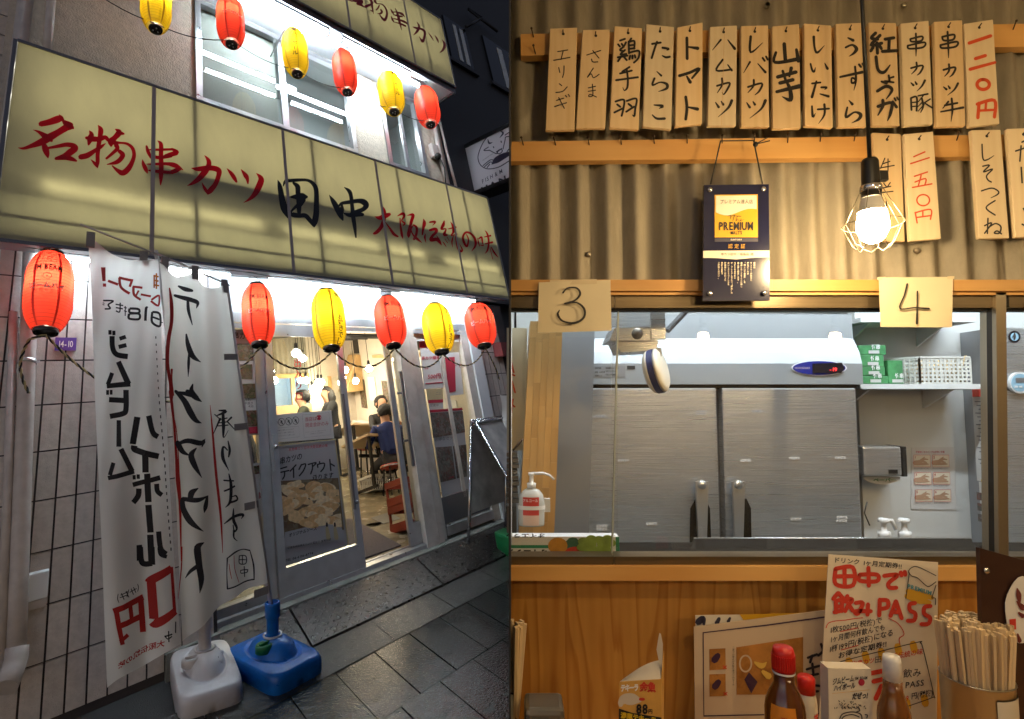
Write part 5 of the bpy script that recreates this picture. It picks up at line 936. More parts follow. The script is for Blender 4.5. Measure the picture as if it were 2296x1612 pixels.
def person(label, m, top, bottom, long_hair=False, lean=.04):
    t = thing('person', label, 'person', m); F_ = lean
    pel, ch, nk = (0, 0, .5), (0, F_ * .8, .78), (0, F_ * 1.3, .98)
    arm = lambda s, a: [(0, F_, .9, .075 + a), (s * .165, F_, .9, .058 + a), (s * .23, .13 + F_, .7, .042 + a), (s * .12, .32 + F_, .7, .03 + a)]
    leg = lambda s, a: [(*pel, .1 + a), (s * .085, .03, .48, .088 + a), (s * .11, .38, .45, .06 + a), (s * .11, .33, .1, .04 + a)]
    tor = lambda a: [(*pel, (.135 + a, .1 + a)), (*ch, (.15 + a, .1 + a)), (0, F_, .9, (.13 + a, .085 + a))]
    body = [tor(-.03) + [(0, F_ * 1.3, .96, .05), (0, F_ * 1.5 + .005, 1.05, .06), (0, F_ * 1.5 + .01, 1.12, .085), (0, F_ * 1.5, 1.19, .07)], [(0, F_ * 1.5 + .01, 1.12, .085), (0, F_ * 1.5 + .1, 1.1, .012)]]
    for s in (-1, 1):
        hand = arm(s, -.014)[-1]; body += [[(0, F_, .9, .05)] + arm(s, -.014)[1:], leg(s, -.012) + [(s * .11, .42, .05, .03)]]
        palm = (hand[0] * .8, hand[1] + .06, hand[2], .026); body.append([hand, palm])
        for i in range(4): body.append([palm, (palm[0] - s * (.02 - .013 * i), palm[1] + .045, palm[2] + .004, .009), (palm[0] - s * (.022 - .013 * i), palm[1] + .075 - .006 * abs(i - 1), palm[2] - .012, .008)])
        body.append([palm, (palm[0] - s * .035, palm[1] + .01, palm[2] + .01, .009), (palm[0] - s * .045, palm[1] + .035, palm[2], .008)])
    skinned('body', body, 'skin', t)
    skinned('shirt', [tor(.006) + [(0, F_ * 1.2, .95, .085), (0, F_ * 1.28, .99, .058)]] + [arm(s, 0)[:4] for s in (-1, 1)], top, t); skinned('trousers', [leg(s, 0) for s in (-1, 1)], bottom, t)
    for s in (-1, 1): MB().ball((s * .11, .4, .045), .045, .12, .04).build('shoe', 'shoe', t); MB().ball((s * .083, F_ * 1.5, 1.1), .012, .02, .028, n=8, m=6).build('ear', 'skin', t)
    random.seed(5); hm = MB(); c0 = Vector((0, F_ * 1.5 - .012, 1.135))
    def hp(a, b):
        th, ph = math.pi * b * (.74 if not long_hair else .8), 2 * math.pi * a; r = 1 + .06 * math.sin(ph * 7 + th * 9) * math.sin(th) + .05 * math.sin(ph * 13)
        x, y, z = math.sin(th) * math.cos(ph), math.sin(th) * math.sin(ph), math.cos(th)
        if y > .3 and z < .45: r *= .5
        return c0 + Vector((x * .098 * r, y * .108 * r, z * .105 * r - (.14 * b * (y < .3) if long_hair else 0)))
    hm.grid(28, 12, hp); hm.build('hair', 'hair', t); return t
person('man in a blue shirt sitting with his back to the door on a red stool', FL(2.76, 1.57, 0, -.25), 'blue_shirt', 'grey_trousers')
c = Lc(690, 900, 2.9); person('man in a dark green jacket seated before the back hatch, turned left', FL(c.x - .02, 2.9, c.z - 1.06, 1.0), 'green_jacket', 'black_cloth')
c = Lc(742, 885, 3.1); person('woman with long dark hair behind the middle door stile', FL(c.x, 3.1, c.z - 1.1, 1.3), 'black_cloth', 'black_cloth', True)
c = Lc(879, 915, 1.9); person('guest partly hidden behind the man in blue, facing the door', FL(c.x + .04, 2.35, 0.02, 2.9), 'black_cloth', 'grey_trousers')
c = Lc(562, 1000, .5); person('guest in black seen low through the left window', FL(c.x, .6, c.z - .85, .8), 'black_cloth', 'black_cloth')
# ================================================================== dining room and kitchen on the right: materials
mat('fibre_cement', (.3, .265, .2), .62, var=.14, vs=16, dirt=(.23, .205, .155), ds=10, bump=.15, bs=140, stretch=(1, 1, .35))
wood('batten_wood', (.68, .39, .13), (.58, .3, .085), (3, 60, 60), .5, 5., .5)
wood('slat_wood', (.72, .53, .3), (.62, .42, .2), (60, 40, 3), .5, 5., .7, bands=False)
wood('slat_pale', (.78, .64, .42), (.7, .54, .32), (60, 40, 3), .5, 5., .7, bands=False)
wood('plywood', (.66, .34, .075), (.5, .23, .045), (30, 30, 1.2), .45, 3.2, 1.1, coat=.05, bands=False)
def rings(name, dark, sc, n_rings):                  # growth rings: contour lines of a stretched noise
    m = MAT[name]; n, l = m.node_tree.nodes, m.node_tree.links; b = n['Principled BSDF']; src = b.inputs['Base Color'].links[0].from_socket
    tc = n.new('ShaderNodeTexCoord'); mp = n.new('ShaderNodeMapping'); mp.inputs['Scale'].default_value = sc; l.new(tc.outputs['Object'], mp.inputs[0])
    t = n.new('ShaderNodeTexNoise'); t.inputs['Scale'].default_value = 1.; t.inputs['Detail'].default_value = 2.5; t.inputs['Roughness'].default_value = .4; t.inputs['Distortion'].default_value = .35; l.new(mp.outputs[0], t.inputs[0])
    a = n.new('ShaderNodeMath'); a.operation = 'MULTIPLY'; a.inputs[1].default_value = n_rings; l.new(t.outputs[0], a.inputs[0])
    f = n.new('ShaderNodeMath'); f.operation = 'FRACT'; l.new(a.outputs[0], f.inputs[0])
    r = n.new('ShaderNodeValToRGB'); e = r.color_ramp.elements; e[0].position = 0; e[0].color = (0, 0, 0, 1); e[1].position = 1; e[1].color = (0, 0, 0, 1); q = e.new(.55); q.color = (.15, .15, .15, 1); q = e.new(.86); q.color = (1, 1, 1, 1); q = e.new(.95); q.color = (.6, .6, .6, 1); l.new(f.outputs[0], r.inputs[0])
    x = n.new('ShaderNodeMix'); x.data_type = 'RGBA'; l.new(r.outputs[0], x.inputs[0]); l.new(src, x.inputs[6]); x.inputs[7].default_value = (*dark, 1); l.new(x.outputs[2], b.inputs['Base Color'])
rings('plywood', (.42, .175, .03), (8.5, 8.5, .8), 9.)
wood('block_wood', (.62, .38, .15), (.5, .28, .09), (40, 40, 3), .35, 3., .6, bands=False)
mat('brush_black', (.014, .012, .012), .5); mat('brush_red', (.62, .07, .015), .5); mat('nail', (.06, .04, .03), .5, metal=.5); mat('screw', (.45, .4, .32), .35, metal=.8)
mat('note_paper', (.72, .63, .44), .7, var=.03, vs=9, bump=.15, bs=12); mat('frame_brown', (.16, .12, .07), .35, metal=.7, var=.12, vs=20, stretch=(.2, 1, 8)); mat('frame_gold', (.42, .36, .27), .28, metal=.85); mat('frame_dark', (.01, .009, .008), .5)
def brushed(name, col, rough=.3, metal=.6):
    m = mat(name, col, rough, metal=metal); n, l = m.node_tree.nodes, m.node_tree.links; b = n['Principled BSDF']; tc = n.new('ShaderNodeTexCoord'); mp = n.new('ShaderNodeMapping'); mp.inputs['Scale'].default_value = (1.5, 1.5, 420)
    t = n.new('ShaderNodeTexNoise'); t.inputs['Scale'].default_value = 2.; t.inputs['Detail'].default_value = 6; l.new(tc.outputs['Object'], mp.inputs[0]); l.new(mp.outputs[0], t.inputs[0])
    r = n.new('ShaderNodeMapRange'); r.inputs[3].default_value = rough - .03; r.inputs[4].default_value = rough + .05; l.new(t.outputs[0], r.inputs[0]); l.new(r.outputs[0], b.inputs['Roughness'])
    b2 = n.new('ShaderNodeTexNoise'); b2.inputs['Scale'].default_value = 3.; l.new(tc.outputs['Object'], b2.inputs[0]); u = n.new('ShaderNodeBump'); u.inputs['Strength'].default_value = .1; u.inputs['Distance'].default_value = .02; l.new(b2.outputs[0], u.inputs['Height']); u2 = n.new('ShaderNodeBump'); u2.inputs['Strength'].default_value = .018; u2.inputs['Distance'].default_value = .0006; l.new(t.outputs[0], u2.inputs['Height']); l.new(u.outputs[0], u2.inputs['Normal']); l.new(u2.outputs[0], b.inputs['Normal']); return m
brushed('fridge_steel', (.6, .61, .62), .27, .78); brushed('housing_steel', (.4, .42, .44), .5, .6); brushed('handle_steel', (.72, .73, .74), .28, .9); mat('guard_dark', (.014, .011, .008), .8, spec=.08); brushed('dull_steel', (.33, .34, .36), .45, .75); brushed('tray_steel', (.22, .2, .17), .3)
mat('kitchen_wall', (.66, .67, .66), .6, var=.04, vs=4); mat('shelf_white', (.75, .76, .76), .5); glass('hatch_glass', (.985, .985, .98))
glow('room_bulb', (1., .71, .36), 265.); mat('bulb_white', (.8, .78, .72), .4); mat('plaque_navy', (.012, .014, .045), .2, coat=.6); mat('gold_print', (.66, .36, .02), .4); mat('cream_print', (.75, .68, .55), .5)
def rb(x0, x1, y0, y1, Y, dep, bev=0., mb=None):
    ym = (y0 + y1) / 2; X0, X1 = R(x0, ym, Y).x, R(x1, ym, Y).x; Z1, Z0 = R(1500, y0, Y).z, R(1500, y1, Y).z
    return (mb or MB()).box(X0, X1, Y, Y + dep, Z0, Z1, bev=bev)
def rq(quad, Y, th=.002, k=0.): return MB().slab([R(x, y, Y - k) for x, y in quad], (0, th, 0))
def fr_(z, Y): return lambda x, y, k=0: R(*z(x, y), Y - k)
same = lambda x, y: (x, y)
YW = 1.75
# ------------------------------------------------------------------ shell of the room
XP = -7 / FPX
mat('partition', (.02, .02, .022), .7); mat('room_wall', (.26, .22, .17), .8, var=.05, vs=3); mat('room_floor', (.2, .15, .1), .5); mat('room_ceiling', (.55, .47, .35), .8)
pa = MB(); pa.slab([(XP * 1.25, 1.25, -.6), (XP * 1.25 + .004, 1.25, -.6), (XP * 3.9 + .02, 3.9, -.6), (XP * 3.9, 3.9, -.6)], (0, 0, 3.8)); struct('added_divider', pa, 'partition')  # added divider between the two places, blocks light spilling across
struct('room_floor', MB().box(.0, 3.3, -1.6, YW, -.38, -.32), 'room_floor'); struct('room_ceiling', MB().box(.02, 3.3, -1.6, 3.9, 2.9, 2.95), 'room_ceiling')
struct('room_wall', MB().box(3.3, 3.35, -1.6, 3.9, -.4, 2.95).box(.0, 3.3, -1.65, -1.6, -.4, 2.95), 'room_wall')
struct('kitchen_floor', MB().box(.02, 3.3, 1.8, 3.9, -.38, -.32), 'kitchen_wall')
# corrugated wall: overlapping sheets, each fixed with screws
cwall = struct('corrugated_wall', MB().box(.005, 3.3, YW + .05, YW + .06, R(1500, 655, YW).z, 2.9), 'kitchen_wall')
def sheet_(x0, x1, off, ph):
    X0, X1 = R(x0, 300, YW).x, R(x1, 300, YW).x; Z0 = R(1500, 640, YW).z; per = .0905
    f = lambda a, b: Vector((X0 + (X1 - X0) * a, YW + off + .0155 * math.cos((X0 + (X1 - X0) * a) / per * 2 * math.pi + ph), Z0 + (2.88 - Z0) * b))
    m = MB(); m.grid(int((X1 - X0) / per * 16), 1, f); o = len(m.v); m.grid(int((X1 - X0) / per * 16), 1, lambda a, b: f(a, b) + Vector((0, .005, 0)))
    return m.build('corrugated_sheet', 'fibre_cement', cwall)
sheet_(1143, 1393, -.007, 1.4); sheet_(1380, 2130, .0, 1.4); sheet_(2118, 2640, -.007, 1.0)
zr1, zr2, zr3, zr4 = zoomed(1620, 0, 2.766), zoomed(2400, 0, 2.657), zoomed(1620, 400, 2.48), zoomed(2500, 400, 2.48)
for z, x, y in ((zr1, 832, 48), (zr1, 2280, 48), (zr2, 118, 45), (zr2, 1280, 45), (zr3, 632, 1020), (zr4, 1045, 988)):
    c = R(*z(x, y), YW - .012); MB().lathe([(.0, -.006), (.0075, -.006), (.0085, -.002), (.0085, .003)], 12, o=c, m=Matrix.Rotation(-math.pi / 2, 3, 'X')).build('screw', 'screw', cwall)
# ------------------------------------------------------------------ battens with nails
def batten(label, quad, nails):
    t = thing('wood_batten', label, 'batten', R(*quad[-1], 1.705)); MB().slab([R(x, y, 1.7) for x, y in quad], (0, .032, 0)).build('board', 'batten_wood', t)
    for x, y in nails:
        c = R(x, y, 1.7); MB().tube([c + Vector((.004, 0, -.01)), c + Vector((-.003, -.02, .004))], .0018, 5).ball(c + Vector((-.003, -.021, .0045)), .004, n=6, m=4).build('nail', 'nail', t)
    return t
Q = lambda z, *p: [z(*q) for q in p]
batten('upper honey coloured batten carrying the long row of menu slats', [zr1(110, 300), (2640, 46), (2640, 98), zr1(112, 490)], [zr1(212, 300), zr1(228, 448), zr2(2190, 225)])
batten('lower honey coloured batten with empty nails and the hanging plaque', [zr3(28, 128), (2640, 296), (2640, 346), zr3(15, 282)], [zr3(x, y) for x, y in ((110, 130), (365, 130), (630, 128), (885, 125), (1145, 118), (1405, 115), (1680, 115), (1935, 110))] + [zr4(x, y) for x, y in ((15, 110), (272, 102), (540, 98), (1350, 92))])
# ------------------------------------------------------------------ menu slats with brush writing
SL = [(zr1, [(368, 250), (608, 240), (585, 1145), (328, 1150)], 'slat_wood', 7, 'black', 'menu slat in thin writing, leftmost of the upper row', [[(435, 455), (525, 440)], [(485, 448), (465, 525)], [(400, 532), (545, 505)], [(445, 595), (455, 640)], [(492, 580), (490, 640), (478, 683)], [(450, 738), (472, 755)], [(420, 815), (480, 805), (520, 765)], [(425, 885), (490, 865)], [(408, 940), (515, 905)], [(445, 860), (495, 955)], [(505, 840), (515, 855)], [(530, 832), (542, 850)]]),
 (zr1, [(656, 262), (896, 258), (855, 1130), (597, 1130)], 'slat_wood', 7, 'black', 'menu slat in thin writing, second of the upper row from the left', [[(692, 485), (815, 445)], [(745, 445), (800, 512)], [(735, 520), (745, 545), (790, 545)], [(750, 600), (697, 683), (730, 650), (752, 685), (802, 655)], [(705, 775), (770, 760)], [(705, 805), (770, 795)], [(742, 742), (745, 840), (710, 850), (722, 832), (778, 855)]]),
 (zr1, [(938, 228), (1182, 245), (1150, 1142), (893, 1128)], 'slat_wood', 14, 'black', 'menu slat with three dense bold characters, third of the upper row', [[(985, 358), (1030, 342)], [(968, 390), (985, 410)], [(1000, 385), (1010, 402)], [(1038, 372), (1025, 400)], [(1020, 410), (985, 440), (1015, 450)], [(1030, 440), (990, 480), (1042, 475)], [(965, 505), (1052, 490)], [(1008, 480), (968, 540)], [(1020, 500), (1045, 530)], [(1085, 338), (1070, 362)], [(1062, 365), (1065, 470)], [(1065, 370), (1112, 362), (1110, 430)], [(1065, 400), (1110, 395)], [(1065, 430), (1115, 425)], [(1065, 465), (1152, 448), (1148, 510), (1108, 552)], [(1075, 490), (1068, 522)], [(1095, 488), (1095, 516)], [(1115, 485), (1122, 508)], [(1070, 590), (1005, 632)], [(985, 648), (1090, 622)], [(950, 707), (1145, 680)], [(1045, 610), (1055, 700), (1050, 770), (1025, 797, 8), (1010, 770, 3)], [(945, 895), (1020, 880), (1015, 960), (1000, 1022)], [(960, 920), (988, 942)], [(935, 992), (1010, 955)], [(1045, 890), (1130, 870), (1120, 960), (1112, 1022), (1095, 1012, 5)], [(1060, 915), (1088, 937)], [(1040, 985), (1110, 940)]]),
 (zr1, [(1218, 210), (1463, 236), (1438, 1140), (1186, 1115)], 'slat_pale', 15, 'black', 'pale menu slat with three hiragana, fourth of the upper row', [[(1268, 387), (1345, 375)], [(1312, 368), (1290, 430), (1265, 512)], [(1360, 420), (1415, 430), (1398, 442, 6)], [(1358, 490, 8), (1390, 505), (1425, 500)], [(1310, 630, 6), (1350, 667)], [(1290, 690), (1272, 750, 14), (1340, 725, 10), (1398, 742, 20), (1395, 780, 18), (1325, 807, 4)], [(1285, 925, 8), (1362, 935, 20), (1330, 957, 4)], [(1270, 1012, 8), (1310, 1045, 16), (1380, 1045, 18)]]),
 (zr1, [(1490, 240), (1715, 195), (1710, 1090), (1472, 1115)], 'slat_wood', 20, 'black', 'skewed menu slat with three heavy katakana, fifth of the upper row', [[(1575, 333), (1578, 518)], [(1580, 412, 10), (1672, 426, 24)], [(1508, 668), (1600, 640), (1685, 605), (1620, 690, 14)], [(1575, 672, 12), (1605, 725, 24)], [(1565, 853), (1576, 950), (1565, 1052)], [(1575, 942, 10), (1670, 962, 24)]]),
 (zr1, [(1780, 235), (2020, 222), (2008, 1108), (1757, 1110)], 'slat_pale', 14, 'black', 'pale menu slat with a vertical crack line, sixth of the upper row', [[(1875, 350), (1800, 442, 4)], [(1935, 350, 6), (1998, 430, 20)], [(1892, 525), (1835, 620), (1970, 612)], [(1935, 570, 8), (1972, 622)], [(1840, 757), (1950, 730), (1930, 790), (1900, 832, 8), (1885, 812, 3)], [(1885, 690), (1885, 750), (1843, 818, 5)], [(1828, 903, 8), (1856, 945, 18)], [(1878, 893, 8), (1896, 922, 18)], [(1972, 885, 20), (1940, 950, 16), (1850, 1032, 3)]]),
 (zr1, [(2053, 228), (2293, 220), (2301, 1119), (2053, 1118)], 'slat_wood', 14, 'black', 'menu slat with four katakana, seventh of the upper row, above the plaque', [[(2138, 320, 18), (2138, 460, 16), (2245, 375, 3)], [(2132, 545), (2075, 642, 4)], [(2200, 560, 6), (2268, 637, 18)], [(2243, 510), (2262, 537)], [(2273, 498), (2288, 526)], [(2113, 767), (2235, 735), (2215, 800), (2175, 837, 5)], [(2165, 703), (2160, 760), (2113, 817, 5)], [(2103, 905, 8), (2130, 947, 18)], [(2158, 895, 8), (2175, 922, 18)], [(2268, 885, 22), (2230, 960, 14), (2130, 1042, 3)]]),
 (zr2, [(163, 222), (393, 200), (406, 1085), (168, 1090)], 'slat_wood', 24, 'black', 'menu slat with two very heavy kanji, eighth of the upper row', [[(265, 370), (275, 512)], [(195, 443, 18), (188, 528, 20), (380, 500, 26)], [(368, 418, 18), (386, 515, 28)], [(208, 652), (365, 610)], [(252, 600, 18), (275, 672, 18)], [(325, 575, 24), (308, 648, 14)], [(228, 703), (340, 675)], [(200, 777, 20), (395, 730, 30)], [(285, 690, 16), (315, 760, 26), (318, 845, 28), (248, 818, 5)]]),
 (zr2, [(434, 196), (664, 214), (678, 1080), (440, 1065)], 'slat_wood', 13, 'black', 'menu slat with four hiragana, ninth of the upper row', [[(515, 310, 18), (522, 400, 14), (545, 445, 16), (605, 385, 3)], [(488, 540, 12), (502, 592, 14), (518, 606, 14), (530, 570, 3)], [(608, 535, 6), (632, 582, 18)], [(500, 707), (572, 698)], [(538, 688), (500, 823, 18)], [(578, 740), (625, 740), (608, 757, 5)], [(568, 795, 8), (640, 816, 18)], [(500, 898, 12), (508, 988, 16), (530, 958, 3)], [(548, 926), (645, 920)], [(605, 883, 16), (605, 970, 14), (555, 1047, 3)]]),
 (zr2, [(702, 200), (938, 190), (965, 1070), (722, 1075)], 'slat_wood', 15, 'black', 'menu slat with three hiragana left of the lamp cord', [[(805, 320, 10), (850, 342, 20)], [(785, 402, 14), (840, 380, 14), (877, 412, 24), (855, 450, 16), (813, 477, 3)], [(738, 652, 14), (930, 610, 20)], [(865, 563, 14), (872, 680, 16), (838, 702, 14), (838, 660, 12), (872, 682, 14), (855, 765, 3)], [(898, 545), (915, 567)], [(928, 538), (940, 557)], [(813, 850, 6), (842, 882, 20)], [(800, 908, 12), (788, 992, 18), (860, 950, 12), (912, 970, 24), (895, 1010, 18), (835, 1042, 3)]]),
 (zr2, [(980, 188), (1215, 193), (1245, 1065), (1010, 1065)], 'slat_wood', 21, 'black', 'menu slat crowded with five heavy characters, right of the lamp cord', [[(1040, 278), (1003, 322), (1058, 332)], [(1078, 298), (1000, 382), (1092, 365)], [(1050, 360), (1055, 452)], [(1018, 400), (998, 432)], [(1075, 390), (1088, 412)], [(1118, 332), (1195, 320)], [(1155, 330), (1150, 422)], [(1095, 435), (1222, 428)], [(1043, 480), (1060, 590), (1110, 612), (1162, 550, 8)], [(1150, 638, 14), (1155, 690, 14), (1112, 686, 12), (1192, 697, 14)], [(1155, 662, 10), (1192, 650, 14)], [(1088, 690, 14), (1132, 702)], [(1053, 772), (1130, 730), (1178, 762), (1130, 838, 6)], [(1058, 902), (1172, 870), (1165, 960), (1140, 1022, 6)], [(1100, 848), (1100, 900), (1058, 977, 8)], [(1183, 858, 14), (1217, 907)], [(1198, 830, 12), (1210, 852, 12)], [(1220, 822, 12), (1232, 844, 12)]]),
 (zr2, [(1252, 198), (1490, 173), (1525, 1050), (1280, 1068)], 'slat_pale', 13, 'black', 'pale menu slat ending in a small dense kanji, third from the right end', [[(1333, 330), (1432, 308), (1425, 345), (1345, 352), (1333, 330)], [(1310, 387), (1452, 358), (1440, 400), (1325, 412), (1310, 387)], [(1380, 283), (1382, 400), (1381, 475, 5)], [(1338, 577), (1437, 555), (1420, 610), (1390, 637, 5)], [(1385, 528), (1385, 580), (1343, 627, 5)], [(1338, 700, 7), (1360, 722, 16)], [(1373, 690, 7), (1386, 712, 16)], [(1457, 680, 16), (1430, 730, 12), (1388, 772, 3)], [(1338, 830), (1343, 932)], [(1340, 830), (1387, 824), (1386, 938)], [(1345, 868, 9), (1385, 864, 9)], [(1345, 903, 9), (1385, 898, 9)], [(1398, 812, 10), (1482, 795, 12)], [(1450, 800, 9), (1400, 862, 7)], [(1430, 830), (1442, 900), (1420, 952, 6)], [(1440, 860, 9), (1393, 907, 6)], [(1450, 885, 9), (1398, 942, 6)], [(1502, 838, 10), (1450, 872, 9)], [(1450, 870, 9), (1517, 912, 12)]]),
 (zr2, [(1534, 183), (1774, 168), (1802, 1065), (1556, 1075)], 'slat_wood', 14, 'black', 'menu slat ending in a tall crossed kanji, next to the red price slat', [[(1603, 312), (1702, 293), (1695, 335), (1618, 342), (1603, 312)], [(1588, 382), (1728, 353), (1715, 395), (1603, 407), (1588, 382)], [(1648, 268), (1655, 400), (1657, 490, 5)], [(1613, 592), (1712, 570), (1695, 625), (1665, 652, 5)], [(1660, 543), (1660, 600), (1623, 647, 5)], [(1613, 735, 7), (1640, 757, 16)], [(1653, 725, 7), (1667, 747, 16)], [(1737, 705, 16), (1705, 760, 12), (1648, 807, 3)], [(1655, 860), (1608, 917, 6)], [(1625, 892), (1732, 872)], [(1590, 947, 10), (1782, 910, 16)], [(1683, 833), (1690, 930), (1678, 1028, 4)]]),
 (zr2, [(1790, 200), (2036, 162), (2090, 1048), (1834, 1075)], 'slat_pale', 22, 'red', 'price slat painted in orange red at the right end of the upper row', [[(1830, 365), (2015, 303)], [(1883, 497), (1970, 470)], [(1838, 587), (2052, 528, 18)], ring(1950, 715, 52, 42), [(1915, 872), (1905, 998)], [(1898, 882), (2045, 850), (2046, 992)], [(1975, 862, 16), (1970, 932, 16)], [(1908, 937, 16), (2042, 930, 16)]]),
 (zr4, [(698, 55), (922, 67), (955, 918), (730, 915)], 'slat_wood', 7, 'black', 'menu slat half hidden behind the lit lamp', [[(795, 258), (760, 340)], [(780, 302), (835, 283)], [(750, 337), (870, 315)], [(820, 263), (820, 362)], [(785, 455), (808, 485)], [(838, 450), (815, 485)], [(775, 495), (842, 480)], [(750, 532), (860, 520)], [(805, 598), (812, 642)]]),
 (zr4, [(946, 68), (1178, 45), (1240, 895), (995, 915)], 'slat_pale', 9, 'red', 'price slat in thin red writing beside the lit lamp', [[(1023, 247), (1112, 208)], [(998, 302), (1146, 254)], [(1028, 402), (1132, 367)], [(1082, 393), (1058, 482)], [(1033, 447), (1117, 420), (1110, 472)], [(1013, 490), (1167, 461)], ring(1098, 590, 50, 44), [(1035, 687), (1050, 770)], [(1033, 690), (1157, 664), (1155, 742)], [(1095, 680), (1095, 717)], [(1045, 727), (1157, 712)]]),
 (zr4, [(1480, 35), (1712, 32), (1780, 890), (1540, 895)], 'slat_pale', 9, 'black', 'lone pale slat of five hiragana on the lower batten', [[(1563, 148), (1570, 260), (1600, 272), (1657, 238, 4)], [(1568, 322), (1622, 314), (1573, 367), (1647, 344), (1600, 395), (1610, 430), (1637, 447)], [(1558, 517), (1640, 495), (1692, 520), (1685, 545), (1633, 572, 4)], [(1667, 593), (1595, 650), (1667, 708)], [(1610, 733), (1605, 853)], [(1583, 792), (1640, 770), (1583, 852)], [(1618, 803), (1670, 775), (1712, 800), (1700, 850), (1660, 850), (1682, 833), (1717, 857)]]),
 (zr4, [(1760, 25), (2010, 15), (2080, 880), (1828, 885)], 'slat_pale', 10, 'black', 'pale slat cut by the right edge on the lower batten', [[(1878, 132), (1905, 118)], [(1828, 202), (1925, 170)], [(1872, 160), (1862, 282)], [(1873, 330), (1880, 452)], [(1890, 655), (1910, 690)], [(1880, 780), (1920, 800)]])]
for z, q, mm, w, ink, lab, st in SL:
    Yf = 1.672; qq = [z(*p) for p in q]
    st = [[(p[0], p[1], (p[2] if len(p) > 2 else w) * 1.3) for p in s_] for s_ in st]
    t = thing('menu_board', lab, 'menu slat', R(*qq[3], Yf), 'wooden menu slats on the corrugated wall'); qq = [R(*p, Yf) for p in qq]
    tilt = random.uniform(-.004, .004); off = Vector((0, .014, 0))
    m = MB(); m.slab(qq, off); b = m.build('board', mm, t)
    bv = b.modifiers.new('b', 'BEVEL'); bv.width = .0016; bv.segments = 1
    for cl in characters(st, w, 7): brush(MB(), cl, fr_(z, Yf - .0008), w, lift=.00012).build('character', 'brush_' + ink, t)
    c = (qq[0] + qq[1]) / 2 + (qq[3] - qq[0]).normalized() * .02
    MB().lathe([(0, -.0006), (.0045, -.0006)], 10, o=c, m=Matrix.Rotation(-math.pi / 2, 3, 'X'), cap=False).build('hole', 'frame_dark', t)
    MB().tube([c + Vector((.002, .02, -.004)), c + Vector((-.002, -.012, .006))], .0018, 5).build('nail', 'nail', t)
brush(MB(), [[(1905, 300), (1893, 700), (1880, 1105)]], fr_(zr1, 1.671), 2).build('crack', 'batten_wood', bpy.data.objects['menu_board.005'])
# ------------------------------------------------------------------ hanging plaque
pq = thing('hanging_plaque', 'navy beer certificate plaque hanging by a cord from the lower batten', 'plaque', R(1651, 672, 1.6)); YP = 1.655
rq(Q(zr3, (1548, 470), (2060, 464), (2068, 1382), (1540, 1386)), YP, .012).build('board', 'plaque_navy', pq)
pf = fr_(zr3, YP); K1 = lambda k0: (lambda x, y, k=0: pf(x, y, k0 + k))
def pl_(q, k, mm, nm): return rq(Q(zr3, *q), YP, .0006, k).build(nm, mm, pq)
pl_([(1632, 548), (1972, 544), (1974, 884), (1633, 884)], .0014, 'gold_print', 'label')
m = MB(); top = [(1642, 556), (1964, 552), (1964, 660)] + [(1964 - 322 * i / 10, 660 + 36 * math.sin(i / 10 * math.pi) * (i / 10) + 26 * (i / 10) - 12 * math.sin(i / 10 * 2 * math.pi)) for i in range(1, 11)]
m.slab([pf(x, y, .0022) for x, y in top], (0, .0006, 0)); m.build('label', 'cream_print', pq)
pl_([(1633, 890), (1974, 890), (1974, 918), (1633, 918)], .0014, 'navy_ink', 'label'); pl_([(1541, 990), (2066, 988), (2066, 1044), (1960, 1044), (1805, 1058), (1650, 1048), (1541, 1046)], .0014, 'cream_print', 'label')
m = MB(); text(m, 'プレミアム達人店', K1(.003), (1672, 618), (33, 0), (0, -38), .0); text(m, 'PREMIUM', K1(.003), (1665, 825), (60, 0), (0, -88), .03, fit=275); text(m, "MALT'S", K1(.003), (1758, 860), (26, 0), (0, -36), .03, fit=92); text(m, '串カツ田中／福島店 様', K1(.0032), (1680, 1028), (25, 0), (0, -26), .0); brush(m, [[(1735, 715, 3), (1760, 712, 6), (1755, 740, 3)], [(1790, 705, 5), (1775, 755, 4)], [(1765, 712, 3), (1840, 718, 5)], [(1812, 715, 4), (1800, 755, 4), (1815, 738, 3), (1818, 755, 3)], [(1835, 748, 3), (1845, 738, 4), (1832, 755, 4), (1865, 742, 2)]], K1(.003)); m.build('lettering', 'brush_black', pq)
m = MB(); text(m, '認定証', K1(.002), (1738, 970), (36, 0), (0, -38), .0, sp=1.38); m.build('lettering', 'gold_print', pq)
m = MB(); text(m, 'SUNTORY', K1(.002), (1758, 908), (14, 0), (0, -17), .03, fit=90)
for i, s in enumerate(('貴店は', 'サントリーが定めた', '樽生ビールの', '「厳しい審査基準」を', '達成したことをここに称し', '達人店と認定します。', '今後ともお客様に', 'ザ・プレミアムモルツ〈樽生〉の', 'おいしさとうつくしさを', '徹底的にこだわった', '究極な状態で', 'ご提供ください。')): text(m, s, K1(.002), (1938 - i * 25.6, 1094), (16, 0), (0, -16), .02, vertical=True, sp=1.05)
m.build('lettering', 'cream_print', pq)
for x, y in ((1590, 512), (2012, 506), (1588, 1330), (2018, 1326)): MB().lathe([(0, -.009), (.0065, -.009), (.0075, -.006), (.0075, 0)], 12, o=pf(x, y), m=Matrix.Rotation(-math.pi / 2, 3, 'X')).build('standoff', 'chrome', pq)
cdp = [R(*zr3(*p), 1.66) for p in ((1600, 465), (1678, 122), (1940, 118), (2010, 462))]
MB().tube(cdp, .0024, 6).build('cord', 'black', pq); MB().ball(R(*zr3(1955, 148), 1.655), .008, n=8, m=6).build('knot', 'black', pq); MB().tube([R(*zr3(1955, 148), 1.65), R(*zr3(2055, 92), 1.645)], .0018, 5).build('cord_end', 'black', pq); MB().tube([R(*zr3(1955, 148), 1.65), R(*zr3(2068, 120), 1.645)], .0018, 5).build('cord_end', 'black', pq)
